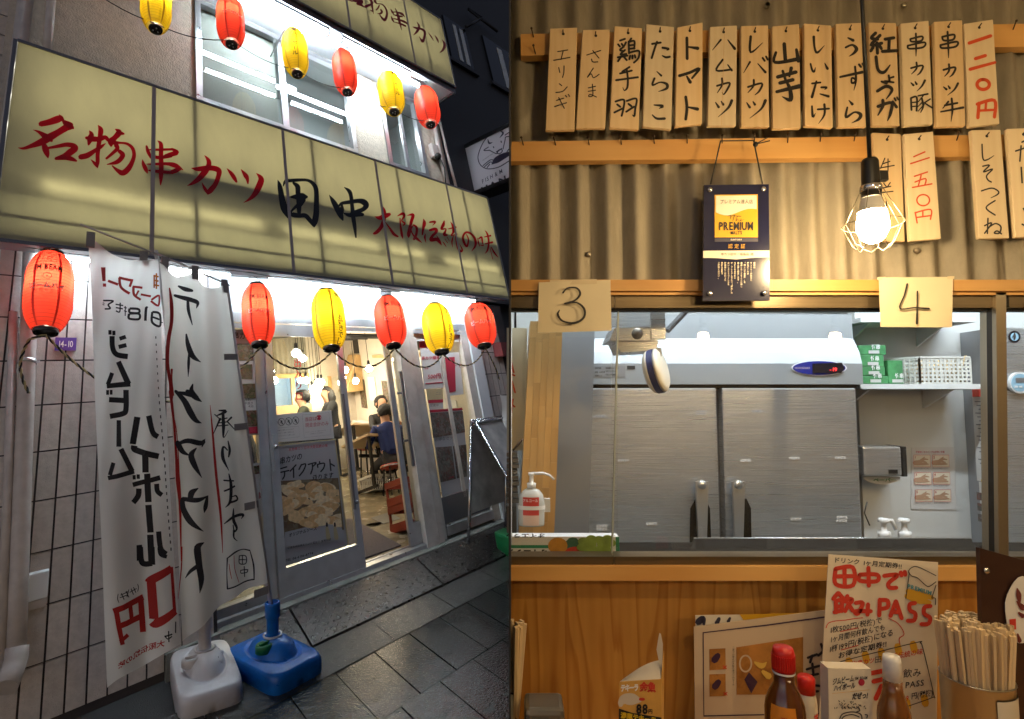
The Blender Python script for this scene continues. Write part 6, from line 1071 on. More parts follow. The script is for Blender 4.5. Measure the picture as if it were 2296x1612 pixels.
# ------------------------------------------------------------------ hatch: header, rails, glass, sill
ht = thing('serving_window', 'long glazed kitchen window with wooden header and sill under the corrugated wall', 'window', R(1700, 1270, 1.7))
rb(1141 + 2, 2640, 627, 652, 1.69, .05).build('header_beam', 'batten_wood', ht); rb(1143, 2640, 652.4, 661, 1.7, .04).build('header_trim', 'batten_wood', ht)
rb(1143, 1378, 661.5, 690, 1.712, .03).build('top_rail', 'frame_brown', ht); rb(1379.5, 2235, 661.5, 690, 1.712, .03).build('top_rail', 'frame_brown', ht); rb(1143, 2640, 690, 697, 1.73, .03).build('gasket', 'frame_dark', ht); rb(2262, 2640, 661.5, 690, 1.712, .03).build('top_rail', 'frame_brown', ht)
MB().slab([R(2233, 655, 1.7), R(2256, 655, 1.7), R(2262, 1262, 1.7), R(2240, 1262, 1.7)], (0, .06, 0)).build('post', 'frame_gold', ht); MB().slab([R(2224, 692, 1.715), R(2233, 692, 1.715), R(2239, 1240, 1.715), R(2230, 1240, 1.715)], (0, .02, 0)).build('gasket', 'frame_dark', ht)
for a, b, yy in ((1143, 1385, 1.75), (1371, 2233, 1.738), (2262, 2640, 1.75)): MB().slab([R(a, 690, yy), R(b, 690, yy), R(b, 1252, yy), R(a, 1252, yy)], (0, .005, 0)).build('glass_pane', 'hatch_glass', ht)
mat('glass_edge', (.45, .5, .46), .2); MB().slab([R(1385, 697, 1.736), R(1388.5, 697, 1.736), R(1374, 1250, 1.736), R(1371, 1250, 1.736)], (0, .012, 0)).build('glass_edge', 'glass_edge', ht)
rb(1143, 1376, 1248, 1270, 1.695, .06).build('bottom_rail', 'frame_brown', ht); rb(1377.5, 2640, 1248, 1270, 1.695, .06).build('bottom_rail', 'frame_brown', ht); rb(1143, 2640, 1244, 1247.8, 1.715, .035).build('bead', 'frame_gold', ht)
rb(1143, 2640, 1271.5, 1302, 1.672, .07).build('sill', 'batten_wood', ht)
pw_ = struct('panel_wall', MB().box(.0, 3.3, 1.755, 1.78, -.35, R(1500, 1290, 1.75).z), 'kitchen_wall')
for a, b in ((1143, 1789), (1790.2, 2110), (2111.2, 2640)): rb(a, b, 1302.5, 1700, 1.735, .018).build('plywood_panel', 'plywood', pw_)
# ------------------------------------------------------------------ paper numbers
def note(label, quad, strokes, z, tape):
    t = thing('paper_number', label, 'paper sign', R(*z(*quad[3]), 1.68), 'numbered paper signs'); f = fr_(z, 1.684)
    q = [z(*p) for p in quad]
    MB().grid(10, 10, lambda a, b: R(q[0][0] + (q[1][0] - q[0][0]) * a + ((q[3][0] - q[0][0]) * (1 - a) + (q[2][0] - q[1][0]) * a) * b, q[0][1] + (q[1][1] - q[0][1]) * a + ((q[3][1] - q[0][1]) * (1 - a) + (q[2][1] - q[1][1]) * a) * b, 1.684 - .004 * b * b - .0015 * math.sin(a * 6 + b * 3))).build('sheet', 'note_paper', t)
    brush(MB(), strokes, lambda x, y, k=0: f(x, y, .009 + k)).build('numeral', 'brush_black', t)
    for tq in tape: rq([z(*p) for p in tq], 1.6835, .0008).build('tape', 'tape', t)
mat('tape', (.66, .55, .36), .35)
note('paper reading 3 taped to the header left of the plaque', [(242, 1240), (808, 1220), (817, 1622), (234, 1640)], [[(432, 1322, 14), (470, 1285, 12), (540, 1285, 14), (568, 1330, 18), (530, 1380, 14), (445, 1408, 12)], [(445, 1408, 12), (540, 1400, 14), (600, 1450, 18), (595, 1520, 18), (520, 1562, 18), (430, 1545, 14), (392, 1495, 18), (405, 1460, 8)]], zr3, [[(330, 1222), (700, 1215), (700, 1250), (330, 1262)]])
note('paper reading 4 taped to the header under the lit lamp', [(746, 1202), (1334, 1196), (1326, 1596), (760, 1592)], [[(972, 1252, 14), (950, 1340, 12), (915, 1445, 12), (1030, 1440, 12), (1145, 1448, 16)], [(1052, 1310, 12), (1050, 1440, 12), (1048, 1565, 20)]], zr4, [[(735, 1200), (800, 1196), (800, 1218), (735, 1222)], [(1290, 1192), (1345, 1190), (1345, 1212), (1290, 1214)]])
# ------------------------------------------------------------------ lamps
mat('cage_metal', (.22, .19, .14), .4, metal=.6)
def pendant(o, label, cage=True, sc=.76, ctop=2.9):
    t = thing('pendant_lamp', label, 'lamp', Matrix.Translation(o) @ Matrix.Scale(sc, 4), 'caged pendant lamps')
    MB().lathe([(.013, .105), (.0135, .05), (.03, .042), (.041, .015), (.0475, -.015), (.046, -.04), (.034, -.066), (.015, -.08), (0, -.083)], 24).build('bulb', 'room_bulb', t)
    MB().lathe([(.03, .068), (.038, .03), (.0425, .022)], 24, cap=False).build('bulb_neck', 'bulb_white', t)
    MB().lathe([(.0, .2), (.022, .2), (.026, .19), (.028, .1), (.03, .07), (.02, .068)], 20).build('socket', 'black', t); MB().box(.024, .055, -.01, .01, .125, .16, bev=.004).build('switch', 'black', t); MB().tube([(0, 0, .2), (0, 0, (ctop - o.z) / sc)], .0065, 8).build('cord', 'black', t)
    MB().lathe([(.031, .09), (.033, .098), (.033, .106), (.031, .11)], 20, cap=False).build('clamp', 'chrome', t)
    if cage:
        for i in range(8):
            w = 2 * math.pi * i / 8; c, s = math.cos(w), math.sin(w); c2, s2 = math.cos(w + math.pi / 8), math.sin(w + math.pi / 8); c3, s3 = math.cos(w + math.pi / 4), math.sin(w + math.pi / 4)
            MB().tube([(.031 * c, .031 * s, .1), (.05 * c, .05 * s, .06), (.088 * c, .088 * s, -.02)], .0012, 5).build('cage_wire', 'cage_metal', t)
            MB().tube([(.088 * c, .088 * s, -.02), (.06 * c, .06 * s, -.085), (.045 * c2, .045 * s2, -.102), (.06 * c3, .06 * s3, -.085), (.088 * c3, .088 * s3, -.02)], .0012, 5).build('cage_wire', 'cage_metal', t)
        MB().tube([(.089 * math.cos(2 * math.pi * k / 32), .089 * math.sin(2 * math.pi * k / 32), -.02) for k in range(33)], .0012, 5).build('cage_ring', 'cage_metal', t)
    return t
pendant(R(1956, 490, 1.4), 'lit bulb in a wire cage hanging before the menu slats')
for o, w in ((Vector((.7, .45, 2.2)), 'left'), (Vector((2.3, .5, 2.2)), 'right'), (Vector((1.3, -.4, 1.8)), 'added rear left'), (Vector((2.2, -.4, 1.8)), 'added rear right')): pendant(o, 'caged bulb over the dining table out of view, the %s one' % w, cage=True)  # all out of view; rear pair added to brighten the sill and plywood
# ================================================================== kitchen behind the glass
struct('kitchen_back_wall', MB().box(R(1925, 900, 2.8).x, 3.3, 2.8, 2.86, -.35, 2.9).box(.03, 3.3, 3.84, 3.9, -.35, 2.9), 'kitchen_wall')
struct('kitchen_side_wall', MB().slab([(XP * 1.8 + .0055, 1.8, -.35), (XP * 1.8 + .0075, 1.8, -.35), (XP * 3.84 + .036, 3.84, -.35), (XP * 3.84 + .022, 3.84, -.35)], (0, 0, 3.24)), 'kitchen_wall')
glow('kitchen_tube', (.82, .93, 1.), 175.)
for i, (a, b, y, z) in enumerate(((.15, 1.45, 1.93, 2.6), (1.6, 2.9, 1.93, 2.6))):
    t = thing('strip_lamp', 'kitchen ceiling lamp above the %s' % ('freezer', 'shelves')[i], 'lamp', Vector((a, y, z)), 'kitchen ceiling lamps'); MB().tube([(a, y, z), (b, y, z)], .02, 8).build('tube', 'kitchen_tube', t); MB().box(a - .03, b + .03, y - .05, y + .05, z + .03, z + .07).build('housing', 'lamp_white', t)
# pale board with red writing, butcher block post, steel splash panel at the left
t = thing('wall_note', 'cream sheet with orange writing at the left edge of the kitchen window', 'sheet', R(1160, 900, 2.12)); rb(1136, 1182, 735, 1010, 2.12, .004).build('sheet', 'note_paper', t); rb(1138, 1172, 800, 930, 2.112, .003).build('card', 'note_paper', t)
brush(MB(), [[(1146, 810), (1152, 835)], [(1144, 838), (1154, 842)], [(1146, 860), (1143, 885)], [(1148, 855), (1155, 880)], [(1146, 905), (1154, 912)], [(1150, 895), (1147, 925)]], lambda x, y, k=0: R(x, y, 2.1 - k), 4).build('lettering', 'brush_red', t)
t = thing('pan_stack', 'stack of dark pans at the left edge below the cream sheet', 'pans', R(1145, 1140, 2.1))
for i in range(9): rb(1136, 1160 + (i % 3) * 2, 1015 + i * 13, 1024 + i * 13, 2.08, .12).build('pan', 'tray_steel', t)
MB().tube([R(1150, 1010, 2.06), R(1172, 985, 2.05)], .004, 5).build('handle', 'nail', t); rb(1136, 1158, 1135, 1195, 2.1, .1).build('shelf', 'tray_steel', t)
bk = thing('butcher_block_post', 'tall laminated wooden post beside the sanitiser bottle', 'post', R(1205, 1250, 2.05))
MB().slab([R(1189, 720, 2.055), R(1262, 720, 2.055), R(1240, 1260, 2.055), R(1160, 1260, 2.055)], (0, .2, 0)).build('core', 'block_wood', bk)
random.seed(4)
for c in range(5):
    y = 700 - random.random() * 100
    while y < 1250:
        ln = random.uniform(70, 170); y2 = min(y + ln, 1262); a0, a1 = max(y, 722), y2
        if a1 > a0 + 4:
            def xe(u, yy): t_ = (yy - 720) / 540; return (1189 - 29 * t_) + ((73 + 7 * t_) * u)
            MB().slab([R(xe(c / 5 + .004, a0), a0, 2.05), R(xe((c + 1) / 5 - .004, a0), a0, 2.05), R(xe((c + 1) / 5 - .004, a1 - .6), a1 - .6, 2.05), R(xe(c / 5 + .004, a1 - .6), a1 - .6, 2.05)], (0, .004, 0)).build('block', 'block_wood', bk)
        y = y2
t = thing('splash_guard', 'grey steel side panel between the wooden post and the freezer', 'panel', R(1280, 1250, 2.4)); MB().slab([R(1255, 690, 2.4), R(1335, 690, 2.4), R(1318, 1290, 2.4), R(1235, 1290, 2.4)], (0, .02, 0)).build('sheet', 'dull_steel', t)
# sanitiser bottle in a wall holder
mat('clear_plastic', (.75, .76, .74), .25, trans=.25); mat('pump_white', (.8, .8, .8), .35); mat('label_red', (.55, .04, .03), .5); mat('label_pale', (.7, .5, .4), .5)
o = R(1192, 1178, 1.95); t = thing('sanitiser_bottle', 'clear sanitiser bottle with red label and long pump spout', 'bottle', Matrix.Translation(o) @ Matrix.Diagonal((.86, .86, .72, 1))); s = 1.95 / FPX
MB().lathe([(32 * s, 0), (33 * s, 4 * s), (33 * s, 72 * s), (30 * s, 92 * s), (20 * s, 108 * s), (9 * s, 114 * s)], 24, sy=.6).build('body', 'clear_plastic', t); MB().lathe([(11 * s, 114 * s), (12 * s, 128 * s), (6 * s, 130 * s), (5 * s, 150 * s), (8 * s, 152 * s), (8 * s, 160 * s)], 14).build('pump', 'pump_white', t)
MB().tube([(0, 0, 157 * s), (30 * s, 0, 158 * s), (46 * s, 0, 152 * s), (58 * s, 0, 138 * s)], [5 * s, 4 * s, 3.5 * s, 3 * s], 8).build('spout', 'pump_white', t); MB().lathe([(34.5 * s, 50 * s), (35 * s, 62 * s)], 24, sy=.62, cap=False).build('holder', 'pump_white', t); MB().box(26 * s, 48 * s, 0, .02, 40 * s, 80 * s).build('bracket', 'pump_white', t)
MB().lathe([(33.6 * s, 30 * s), (33.6 * s, 88 * s)], 10, sy=.61, cap=False, a0=-2.3, a1=-1.0).build('label', 'label_red', t); MB().lathe([(33.7 * s, 4 * s), (33.7 * s, 34 * s)], 10, sy=.61, cap=False, a0=-2.3, a1=-1.0).build('label', 'label_pale', t)
text(MB(), 'アルコール', lambda x, y: Vector((33.9 * s * math.sin(x), -33.9 * s * .61 * math.cos(x), y)), (-.72, 74 * s), (.24, 0), (0, 10 * s), .02).build('lettering', 'ink_white', t)
# freezer
YF = 2.55
fz = thing('steel_freezer', 'tall two door steel freezer with blue display panel behind the glass', 'freezer', R(1620, 1260, YF))
X0, X1 = R(1316, 900, YF).x, R(1928, 900, YF).x; zt = lambda y: R(1620, y, YF).z
MB().box(X0 - .03, X1, YF + .03, YF + .68, -.3, zt(866)).build('cabinet', 'dull_steel', fz)
pr = [(YF + .5, zt(700)), (YF + .035, zt(702)), (YF + .03, zt(757)), (YF - .012, zt(790)), (YF - .03, zt(816)), (YF - .03, zt(862)), (YF + .5, zt(862))]
MB().slab([(X0, y, z) for y, z in pr], (X1 - X0, 0, 0)).build('top_housing', 'housing_steel', fz); MB().box(X0, X1 + .004, YF + .002, YF + .03, zt(872), zt(862.4)).build('door_gap', 'frame_dark', fz)
for k, (a, b, hx) in enumerate(((1312, 1613, 1574), (1626, 1930, 1656))):
    dr = rb(a, b, 870, 1420, YF - .03, .058, .006).build('door', 'fridge_steel', fz)
    sg = -1 if k == 0 else 1
    MB().slab([R(hx - 13, 1080, YF - .075), R(hx + 15, 1080, YF - .075), R(hx + 10, 1250, YF - .085), R(hx - 6, 1250, YF - .085)], (0, .02, 0)).build('handle', 'handle_steel', dr)
    MB().lathe([(0, -.005), (.016, -.005), (.019, 0), (.019, .03)], 16, o=R(hx + 1, 1087, YF - .08), m=Matrix.Rotation(-math.pi / 2, 3, 'X')).build('handle_pivot', 'handle_steel', dr)
    m = MB(); m.slab([R(hx + sg * q[0], q[1], YF - .0325) for q in ((26 * -1 if k == 0 else -8, 1250), (-24 if k == 0 else -6, 1140), (-14 if k == 0 else 2, 1118), (6 if k == 0 else 18, 1118), (16 if k == 0 else 28, 1140), (18 if k == 0 else 30, 1250))] if k else [R(hx + q[0], q[1], YF - .0325) for q in ((-28, 1250), (-26, 1140), (-14, 1118), (8, 1118), (18, 1140), (22, 1250))], (0, .002, 0)); m.build('handle_recess', 'guard_dark', dr)
mat('display_blue', (.01, .02, .22), .2, coat=.5); mat('display_black', (.006, .006, .012), .15); glow('led_red', (1., .05, .05), 3.)
cx, cy = 1837, 825
def ell(rx, ry, k, n=28): return [R(cx + rx * math.cos(2 * math.pi * i / n), cy + ry * math.sin(2 * math.pi * i / n), YF - .031 - k) for i in range(n)]
MB().slab(ell(62, 17.5, .004), (0, .004, 0)).build('display_rim', 'ink_white', fz); MB().slab(ell(59, 15.5, .006), (0, .003, 0)).build('display', 'display_blue', fz)
MB().slab([R(1822, 815, YF - .0405), R(1888, 813, YF - .0405), R(1894, 826, YF - .0405), R(1886, 836, YF - .0405), R(1822, 836, YF - .0405)], (0, .002, 0)).build('display_screen', 'display_black', fz)
text(MB(), '-19', lambda x, y: R(x, y, YF - .042), (1860, 832), (10, 0), (0, -11), .02, fit=18).build('digits', 'led_red', fz); text(MB(), 'HOSHIZAKI', lambda x, y: R(x, y, YF - .039), (1782, 827), (6, 0), (0, -6), .02, fit=34).build('lettering', 'ink_silver', fz)
rb(1331, 1402, 820, 846, YF - .032, .0015).build('warning_label', 'dull_steel', fz)
m = MB(); [text(m, s_, lambda x, y: R(x, y, YF - .0335), o_, (3.2, 0), (0, -4.2), .02) for s_, o_ in (('注意 警告', (1334, 827)), ('警告事項をよく読み', (1358, 827)), ('お守りください', (1358, 834)), ('感電・火災注意', (1334, 836)), ('使用上の注意事項', (1358, 842)), ('点検のこと', (1334, 844)))]; m.build('lettering', 'brush_black', fz); rb(1406, 1424, 820, 828, YF - .0325, .001).build('warning_label', 'brush_black', fz)
LB = [(1346, 934, 'わさび'), (1571, 927, 'アヤハム'), (1697, 922, 'けいはし'), (1398, 1033, 'えだまえ'), (1672, 1033, 'はんぺん'), (1781, 1028, '山いも梅'), (1884, 1027, 'たらお'), (1349, 1180, 'うどん'), (1349, 1187, 'うどん'), (1461, 1175, 'チーズ'), (1785, 1164, 'えび'), (1888, 1160, 'かき'), (1887, 1168, 'あさり')]
ROM = ['wasabi', 'aya ham', 'kei hashi', 'edamame', 'hanpen', 'yam and plum', 'tarao', 'udon', 'udon', 'cheese', 'ebi', 'kaki', 'asari']
for (x, y, s_), rom in zip(LB, ROM):
    t = thing('stock_label', ('lower ' if y == 1187 else 'upper ' if y == 1180 else '') + 'tiny white freezer door label reading ' + rom, 'label', R(x, y, YF - .031), 'stock labels on the freezer doors'); rb(x - 12, x + 12, y - 3.2, y + 2.6, YF - .0325, .0012).build('strip', 'paper', t); text(MB(), s_, lambda px, py: R(px, py, YF - .034), (x - 10, y + 2), (4.5, 0), (0, -4.6), .01, fit=20).build('lettering', 'ink_grey', t)
# shelf fitting with steel pans, hose and hanging disc, above left
t = thing('pan_rack', 'steel rack with a small pan hanging at the top left of the kitchen window', 'rack', R(1430, 720, 2.0))
MB().slab([R(1378, 735, 2.0), R(1478, 732, 2.0), R(1474, 764, 2.0), R(1366, 764, 2.0)], (0, .16, 0)).build('rail', 'fridge_steel', t); MB().slab([R(1380, 765, 2.02), R(1478, 764, 2.02), R(1470, 786, 2.02), R(1392, 790, 2.02)], (0, .15, 0)).build('pan', 'fridge_steel', t)
rb(1460, 1492, 690, 760, 1.99, .02).build('bracket', 'fridge_steel', t); rb(1330, 1462, 697, 732, 2.2, .02).build('back_plate', 'fridge_steel', t); MB().lathe([(.0, -.002), (.019, -.002), (.021, .004)], 16, o=R(1429, 748, 1.998), m=Matrix.Rotation(-math.pi / 2, 3, 'X')).build('cap', 'tray_steel', t)
hz_ = thing('flexible_hose', 'ribbed grey hose slanting up from the pan rack', 'hose', R(1500, 735, 2.05)); m = MB(); a, b = R(1496, 742, 2.05), R(1545, 690, 2.1)
n = 46; m.tube([a.lerp(b, i / n) for i in range(n + 1)], [.011 if i % 2 else .0085 for i in range(n + 1)], 10, smooth=False); m.build('hose', 'dull_steel', hz_)
mat('cream_plastic', (.72, .66, .54), .4); mat('navy_band', (.015, .018, .09), .5)
o = R(1472, 832, 1.98); M_ = Matrix.Translation(o) @ Matrix.Rotation(math.radians(-14), 4, 'Y') @ Matrix.Rotation(math.radians(62), 4, 'Z') @ Matrix.Rotation(math.pi / 2, 4, 'X')
t = thing('hanging_disc', 'round cream plastic disc with navy band hanging below the pan rack', 'disc', M_); MB().lathe([(.0, -.03), (.06, -.03), (.074, -.02), (.077, -.011)], 28).build('rim', 'cream_plastic', t); MB().lathe([(.077, .011), (.074, .02), (.06, .028), (0, .024)], 28).build('rim', 'cream_plastic', t); MB().lathe([(.078, -.0105), (.078, .0105)], 28, cap=False).build('band', 'navy_band', t); MB().lathe([(.0, -.033), (.05, -.033), (.052, -.0301)], 24, cap=False).build('face', 'clear_plastic', t)
MB().tube([o + Vector((.012, 0, .075)), R(1478, 785, 1.99)], .004, 6)
t2 = thing('hook', 'small cream hook holding the round disc', 'hook', R(1478, 785, 1.99)); MB().box(-.009, .009, -.004, .004, -.02, .01, lambda x, y, z: R(1477, 786, 1.97) + Vector((x, y, z))).build('plate', 'cream_plastic', t2)
# shelves with skewer boxes and basket
YS = 2.8
for i, (y, lab, x1) in enumerate(((716, 'upper white shelf behind the paper reading 4', 2188), (866, 'lower white shelf carrying green boxes and a basket', 2204))):
    t = thing('wall_shelf', lab, 'shelf', R(1940, y, YS - .2), 'white kitchen shelves'); X0_, X1_ = R(1930, y, YS - .22).x, R(x1, y, YS - .22).x; z = R(1940, y + 6, YS - .22).z
    MB().box(X0_, X1_, YS - .22, YS - .002, z, z + .022).build('board', 'shelf_white', t)
    for xx in (X0_ + .05, X1_ - .12): MB().slab([(xx, YS - .2, z - .001), (xx, YS - .002, z - .001), (xx, YS - .002, z - .09)], (.01, 0, 0)).build('bracket', 'shelf_white', t)
zs = R(1940, 872, YS - .22).z + .022; mat('box_green', (.05, .22, .08), .5, var=.35, vs=26); mat('box_green_dark', (.02, .13, .05), .5)
YB = YS - .2
def gbox(x0, x1, h0, h1, lab, up=False):
    a, b = R(x0, 820, YB).x, R(x1, 820, YB).x; t = thing('skewer_box', lab, 'box', Vector(((a + b) / 2, YB + .05, zs + h0)), 'green boxes of bamboo skewers'); MB().box(a, b, YB, YB + .12, zs + h0, zs + h1, bev=.002).build('carton', 'box_green', t)
    cx_, cz, s_ = (a + b) / 2, zs + (h0 + h1) / 2, .03
    MB().box(cx_ - .018, cx_ + .03, YB - .0025, YB - .001, zs + h0 + .006, zs + h0 + .02).build('label', 'paper', t); text(MB(), '竹串', lambda x, y: Vector((x, YB - .002, y)), (cx_ - .005, zs + h0 + .026), (.02, 0), (0, .024), .03).build('lettering', 'ink_white', t)
w = R(0, 800, YB); ph = lambda y: R(1940, y, YB).z - zs
gbox(1927, 1990, .002, ph(843), 'bottom green skewer box of the stack, on the shelf'); gbox(1927, 1984, ph(842), ph(822), 'second green skewer box from the shelf in the stack'); gbox(1927, 1982, ph(821.5), ph(796), 'third green skewer box from the shelf in the stack'); gbox(1927, 1988, ph(795.5), ph(774), 'top green skewer box of the stack'); gbox(1991, 2024, .002, ph(808), 'green skewer box standing on end beside the basket')
a, b = R(2030, 830, YB).x, R(2176, 830, YB).x; zb = ph(803); bk_ = thing('skewer_basket', 'white perforated basket full of bamboo skewers on the lower shelf', 'basket', Vector(((a + b) / 2, YB, zs)))
def wall_grid(p0, p1, nm, cols, rows=6):
    for i in range(cols + 1): u = i / cols; q = p0.lerp(p1, u); MB().box(q.x - .0042, q.x + .0042, q.y - .002, q.y + .002, zs + .002, zs + zb).build('slat', 'basket_white', bk_)
    for j in range(rows + 1):
        zz__ = zs + .004 + (zb - .008) * j / rows; d_ = Vector((0, -.0008, 0)); MB().slab([Vector((p0.x, p0.y, zz__ - .005)) + d_, Vector((p1.x, p1.y, zz__ - .005)) + d_, Vector((p1.x, p1.y, zz__ + .005)) + d_, Vector((p0.x, p0.y, zz__ + .005)) + d_], (0, .0016, 0)).build('slat', 'basket_white', bk_)
A_, B_, C_ = Vector((a + .065, YB, 0)), Vector((b, YB, 0)), Vector((a, YB + .13, 0)); wall_grid(A_, B_, 'front', 12); wall_grid(C_, A_, 'side', 7)
MB().slab([(A_.x, A_.y - .004, zs + zb), (B_.x, B_.y - .004, zs + zb), (B_.x, YB + .14, zs + zb), (C_.x, YB + .14, zs + zb)][:2] + [(B_.x, B_.y + .006, zs + zb), (A_.x, A_.y + .006, zs + zb)], (0, 0, .008)).build('rim', 'basket_white', bk_); MB().slab([(C_.x - .004, C_.y, zs + zb), (A_.x - .004, A_.y, zs + zb), (A_.x + .004, A_.y + .004, zs + zb), (C_.x + .004, C_.y, zs + zb)], (0, 0, .008)).build('rim', 'basket_white', bk_)
mat('bamboo', (.66, .48, .24), .6); SK = MB().tube([(0, 0, 0), (0, 0, .16)], .0017, 5).mesh('skewer', 'bamboo'); random.seed(8)
for i in range(70):
    o_ = bpy.data.objects.new('skewer', SK); COL.objects.link(o_); o_.location = (random.uniform(A_.x + .01, B_.x - .015), random.uniform(YB + .012, YB + .11), zs + .004); o_.rotation_euler = (random.uniform(-.18, .18), random.uniform(-.22, .22), 0); o_.scale.z = random.uniform(.55, .8); tag(o_, 'thin bamboo skewer standing in the white basket', 'skewer', 'bamboo skewers in the basket')
# towel dispenser, wash poster, soap bottles
td = thing('towel_dispenser', 'steel paper towel dispenser on the kitchen wall', 'dispenser', R(1985, 1060, YS - .1)); rb(1936, 2022, 1001, 1068, YS - .13, .125, .01).build('body', 'fridge_steel', td); rb(2023, 2034, 1001, 1069, YS - .125, .12, .004).build('side', 'frame_dark', td); rb(1993, 2013, 1053, 1062, YS - .134, .003).build('window', 'frame_dark', td)
MB().grid(10, 4, lambda u, v: R(1938 + 80 * u, 1068 + 18 * v * (1 - (2 * u - 1) ** 2 * .6), YS - .08 - .01 * v)).build('towel', 'paper', td)
text(MB(), 'ペーパー', lambda x, y: R(x, y, YS - .1), (1958, 1080), (13, 0), (0, -9), .03).build('lettering', 'plastic_green', td)
zw = zoomed(2300, 950, 1.791); fw_ = fr_(zw, YS - .004)
wp = thing('handwash_poster', 'white laminated poster with six hand washing photographs', 'poster', R(2090, 1130, YS - .01)); rq(Q(zw, (1085, 852), (1330, 850), (1340, 1208), (1082, 1205)), YS - .004, .002).build('sheet', 'paper', wp)
mat('skin_print', (.45, .28, .18), .6); photo_print('hand_print', [(.62, .6, .58), (.5, .33, .22), (.25, .15, .1), (.6, .45, .34), (.65, .63, .6)], 22)
for r in range(3):
    for c in range(2):
        x, y = 1097 + c * 107 + r * 5, 896 + r * 99; rq(Q(zw, (x, y), (x + 94, y), (x + 96, y + 68), (x + 1, y + 68)), YS - .0062, .0008).build('photo', 'cream_print', wp)
        brush(MB(), [[(x + 6, y + 45, 26), (x + 40, y + 36, 20), (x + 60, y + 24, 12), (x + 82, y + 26, 5)], [(x + 45, y + 34, 14), (x + 75, y + 42, 5)], [(x + 40, y + 30, 12), (x + 62, y + 12, 5)], [(x + 15, y + 52, 12), (x + 60, y + 50, 14), (x + 85, y + 52, 5)]], lambda x_, y_, k=0: fw_(x_, y_, .0032 + k)).build('photo', 'skin_print', wp) if 'skin_print' in MAT else None
        brush(MB(), [[(x + 3, y), (x + 94, y), (x + 96, y + 68), (x + 1, y + 68), (x, y)]], lambda x_, y_, k=0: fw_(x_, y_, .0036 + k), 2.2, n=1, round_=False).build('photo_border', 'label_red', wp)
        text(MB(), str(r * 2 + c + 1), lambda x_, y_: fw_(x_, y_, .004), (x + 5, y + 20), (18, 0), (0, -20), .02).build('numeral', 'ink_red', wp); text(MB(), '手のひらを合わせて洗う', lambda x_, y_: fw_(x_, y_, .003), (x, y + 80), (8, 0), (0, -9), .01).build('caption', 'ink_grey', wp)
text(MB(), '手指全体をカバーする手洗い手順', lambda x, y: fw_(x, y, .003), (1108, 884), (11, 0), (0, -13), .02).build('title', 'ink_red', wp)
for x, sp_, lab in ((1984, 1, 'small soap pump bottle with long spout behind the steel tray'), (2030, 0, 'rounder soap pump bottle behind the steel tray')):
    o = R(x, 1225, YS - .3); s = (YS - .3) / FPX; t = thing('soap_bottle', lab, 'bottle', Matrix.Translation(o)); MB().lathe([(30 * s, -60 * s), (30 * s, 0), (22 * s, 14 * s), (9 * s, 20 * s)], 18).build('body', 'clear_plastic', t); MB().lathe([(13 * s, 20 * s), (13 * s, 32 * s), (6 * s, 34 * s), (5 * s, 50 * s), (11 * s, 52 * s), (11 * s, 60 * s)], 14).build('pump', 'pump_white', t); MB().tube([(0, 0, 57 * s), (18 * s, 0, 56 * s), (26 * s, 0, 36 * s)] if sp_ else [(0, 0, 57 * s), (-18 * s, -.01, 56 * s)], 4 * s, 8).build('spout', 'pump_white', t)
MB_ = thing('clip_cord', 'thin black cord hanging beside the freezer', 'cord', R(1940, 1150, YF)); MB().tube([R(1944, 1125, YF - .02), R(1938, 1150, YF - .03), R(1950, 1178, YF - .02)], .003, 5).build('strand', 'black', MB_)
# second refrigerator at the right: its side with papers, its front with badge and timer
YR = 2.6; Xr = R(2238, 900, YR).x
rf = thing('steel_refrigerator', 'steel refrigerator at the right edge of the kitchen, seen past the window post', 'refrigerator', Vector((Xr + .2, YR, -.3)))
MB().box(Xr, Xr + .75, YR + .02, YS - .003, -.3, R(2200, 735, YR).z).build('cabinet', 'dull_steel', rf); rb(2240, 2420, 735, 872, YR - .03, .045, .004).build('upper_door', 'fridge_steel', rf); rb(2240, 2420, 876, 1400, YR - .03, .045, .004).build('lower_door', 'fridge_steel', rf); MB().box(Xr - .012, Xr - .001, YR - .01, YR + .03, R(2200, 880, YR).z, R(2200, 735, YR).z).build('hinge_plate', 'steel', rf)
def fs(y, z): return Vector((Xr - .003, y, z))
sx0, sx1 = YR + .04, YS - .03
t = thing('stock_sheet', 'long printed sheet with a red clip on the refrigerator side', 'sheet', fs(YR + .1, 1.5)); z0_, z1_ = R(2200, 1080, YR + .1).z, R(2200, 880, YR + .1).z; MB().slab([fs(sx0 + .02, z1_ - .0), fs(sx1 - .03, z1_), fs(sx1 - .03, z0_), fs(sx0 + .02, z0_)], (-.001, 0, 0)).build('sheet', 'paper', t)
m = MB(); [m.slab([Vector((Xr - .0055, sx0 + .035, z1_ - .04 - .018 * i)), Vector((Xr - .0055, sx1 - .045 - .01 * (i % 3), z1_ - .04 - .018 * i)), Vector((Xr - .0055, sx1 - .045 - .01 * (i % 3), z1_ - .045 - .018 * i)), Vector((Xr - .0055, sx0 + .035, z1_ - .045 - .018 * i))], (-.0003, 0, 0)) for i in range(17)]; m.build('printed_line', 'ink_grey', t); MB().box(Xr - .02, Xr - .006, YR + .08, YR + .12, z1_ - .02, z1_ + .015, bev=.003).build('clip', 'label_red', t)
t = thing('photo_sheet', 'sheet of small photographs held by a yellow magnet on the refrigerator side', 'sheet', fs(YR + .1, 1.1)); z2_, z3_ = R(2200, 1250, YR + .1).z, R(2200, 1082, YR + .1).z; z2_ = R(2200, 1165, YR + .1).z; MB().slab([fs(sx0, z3_), fs(sx1 - .04, z3_), fs(sx1 - .04, z2_), fs(sx0, z2_)], (-.001, 0, 0)).build('sheet', 'paper', t)
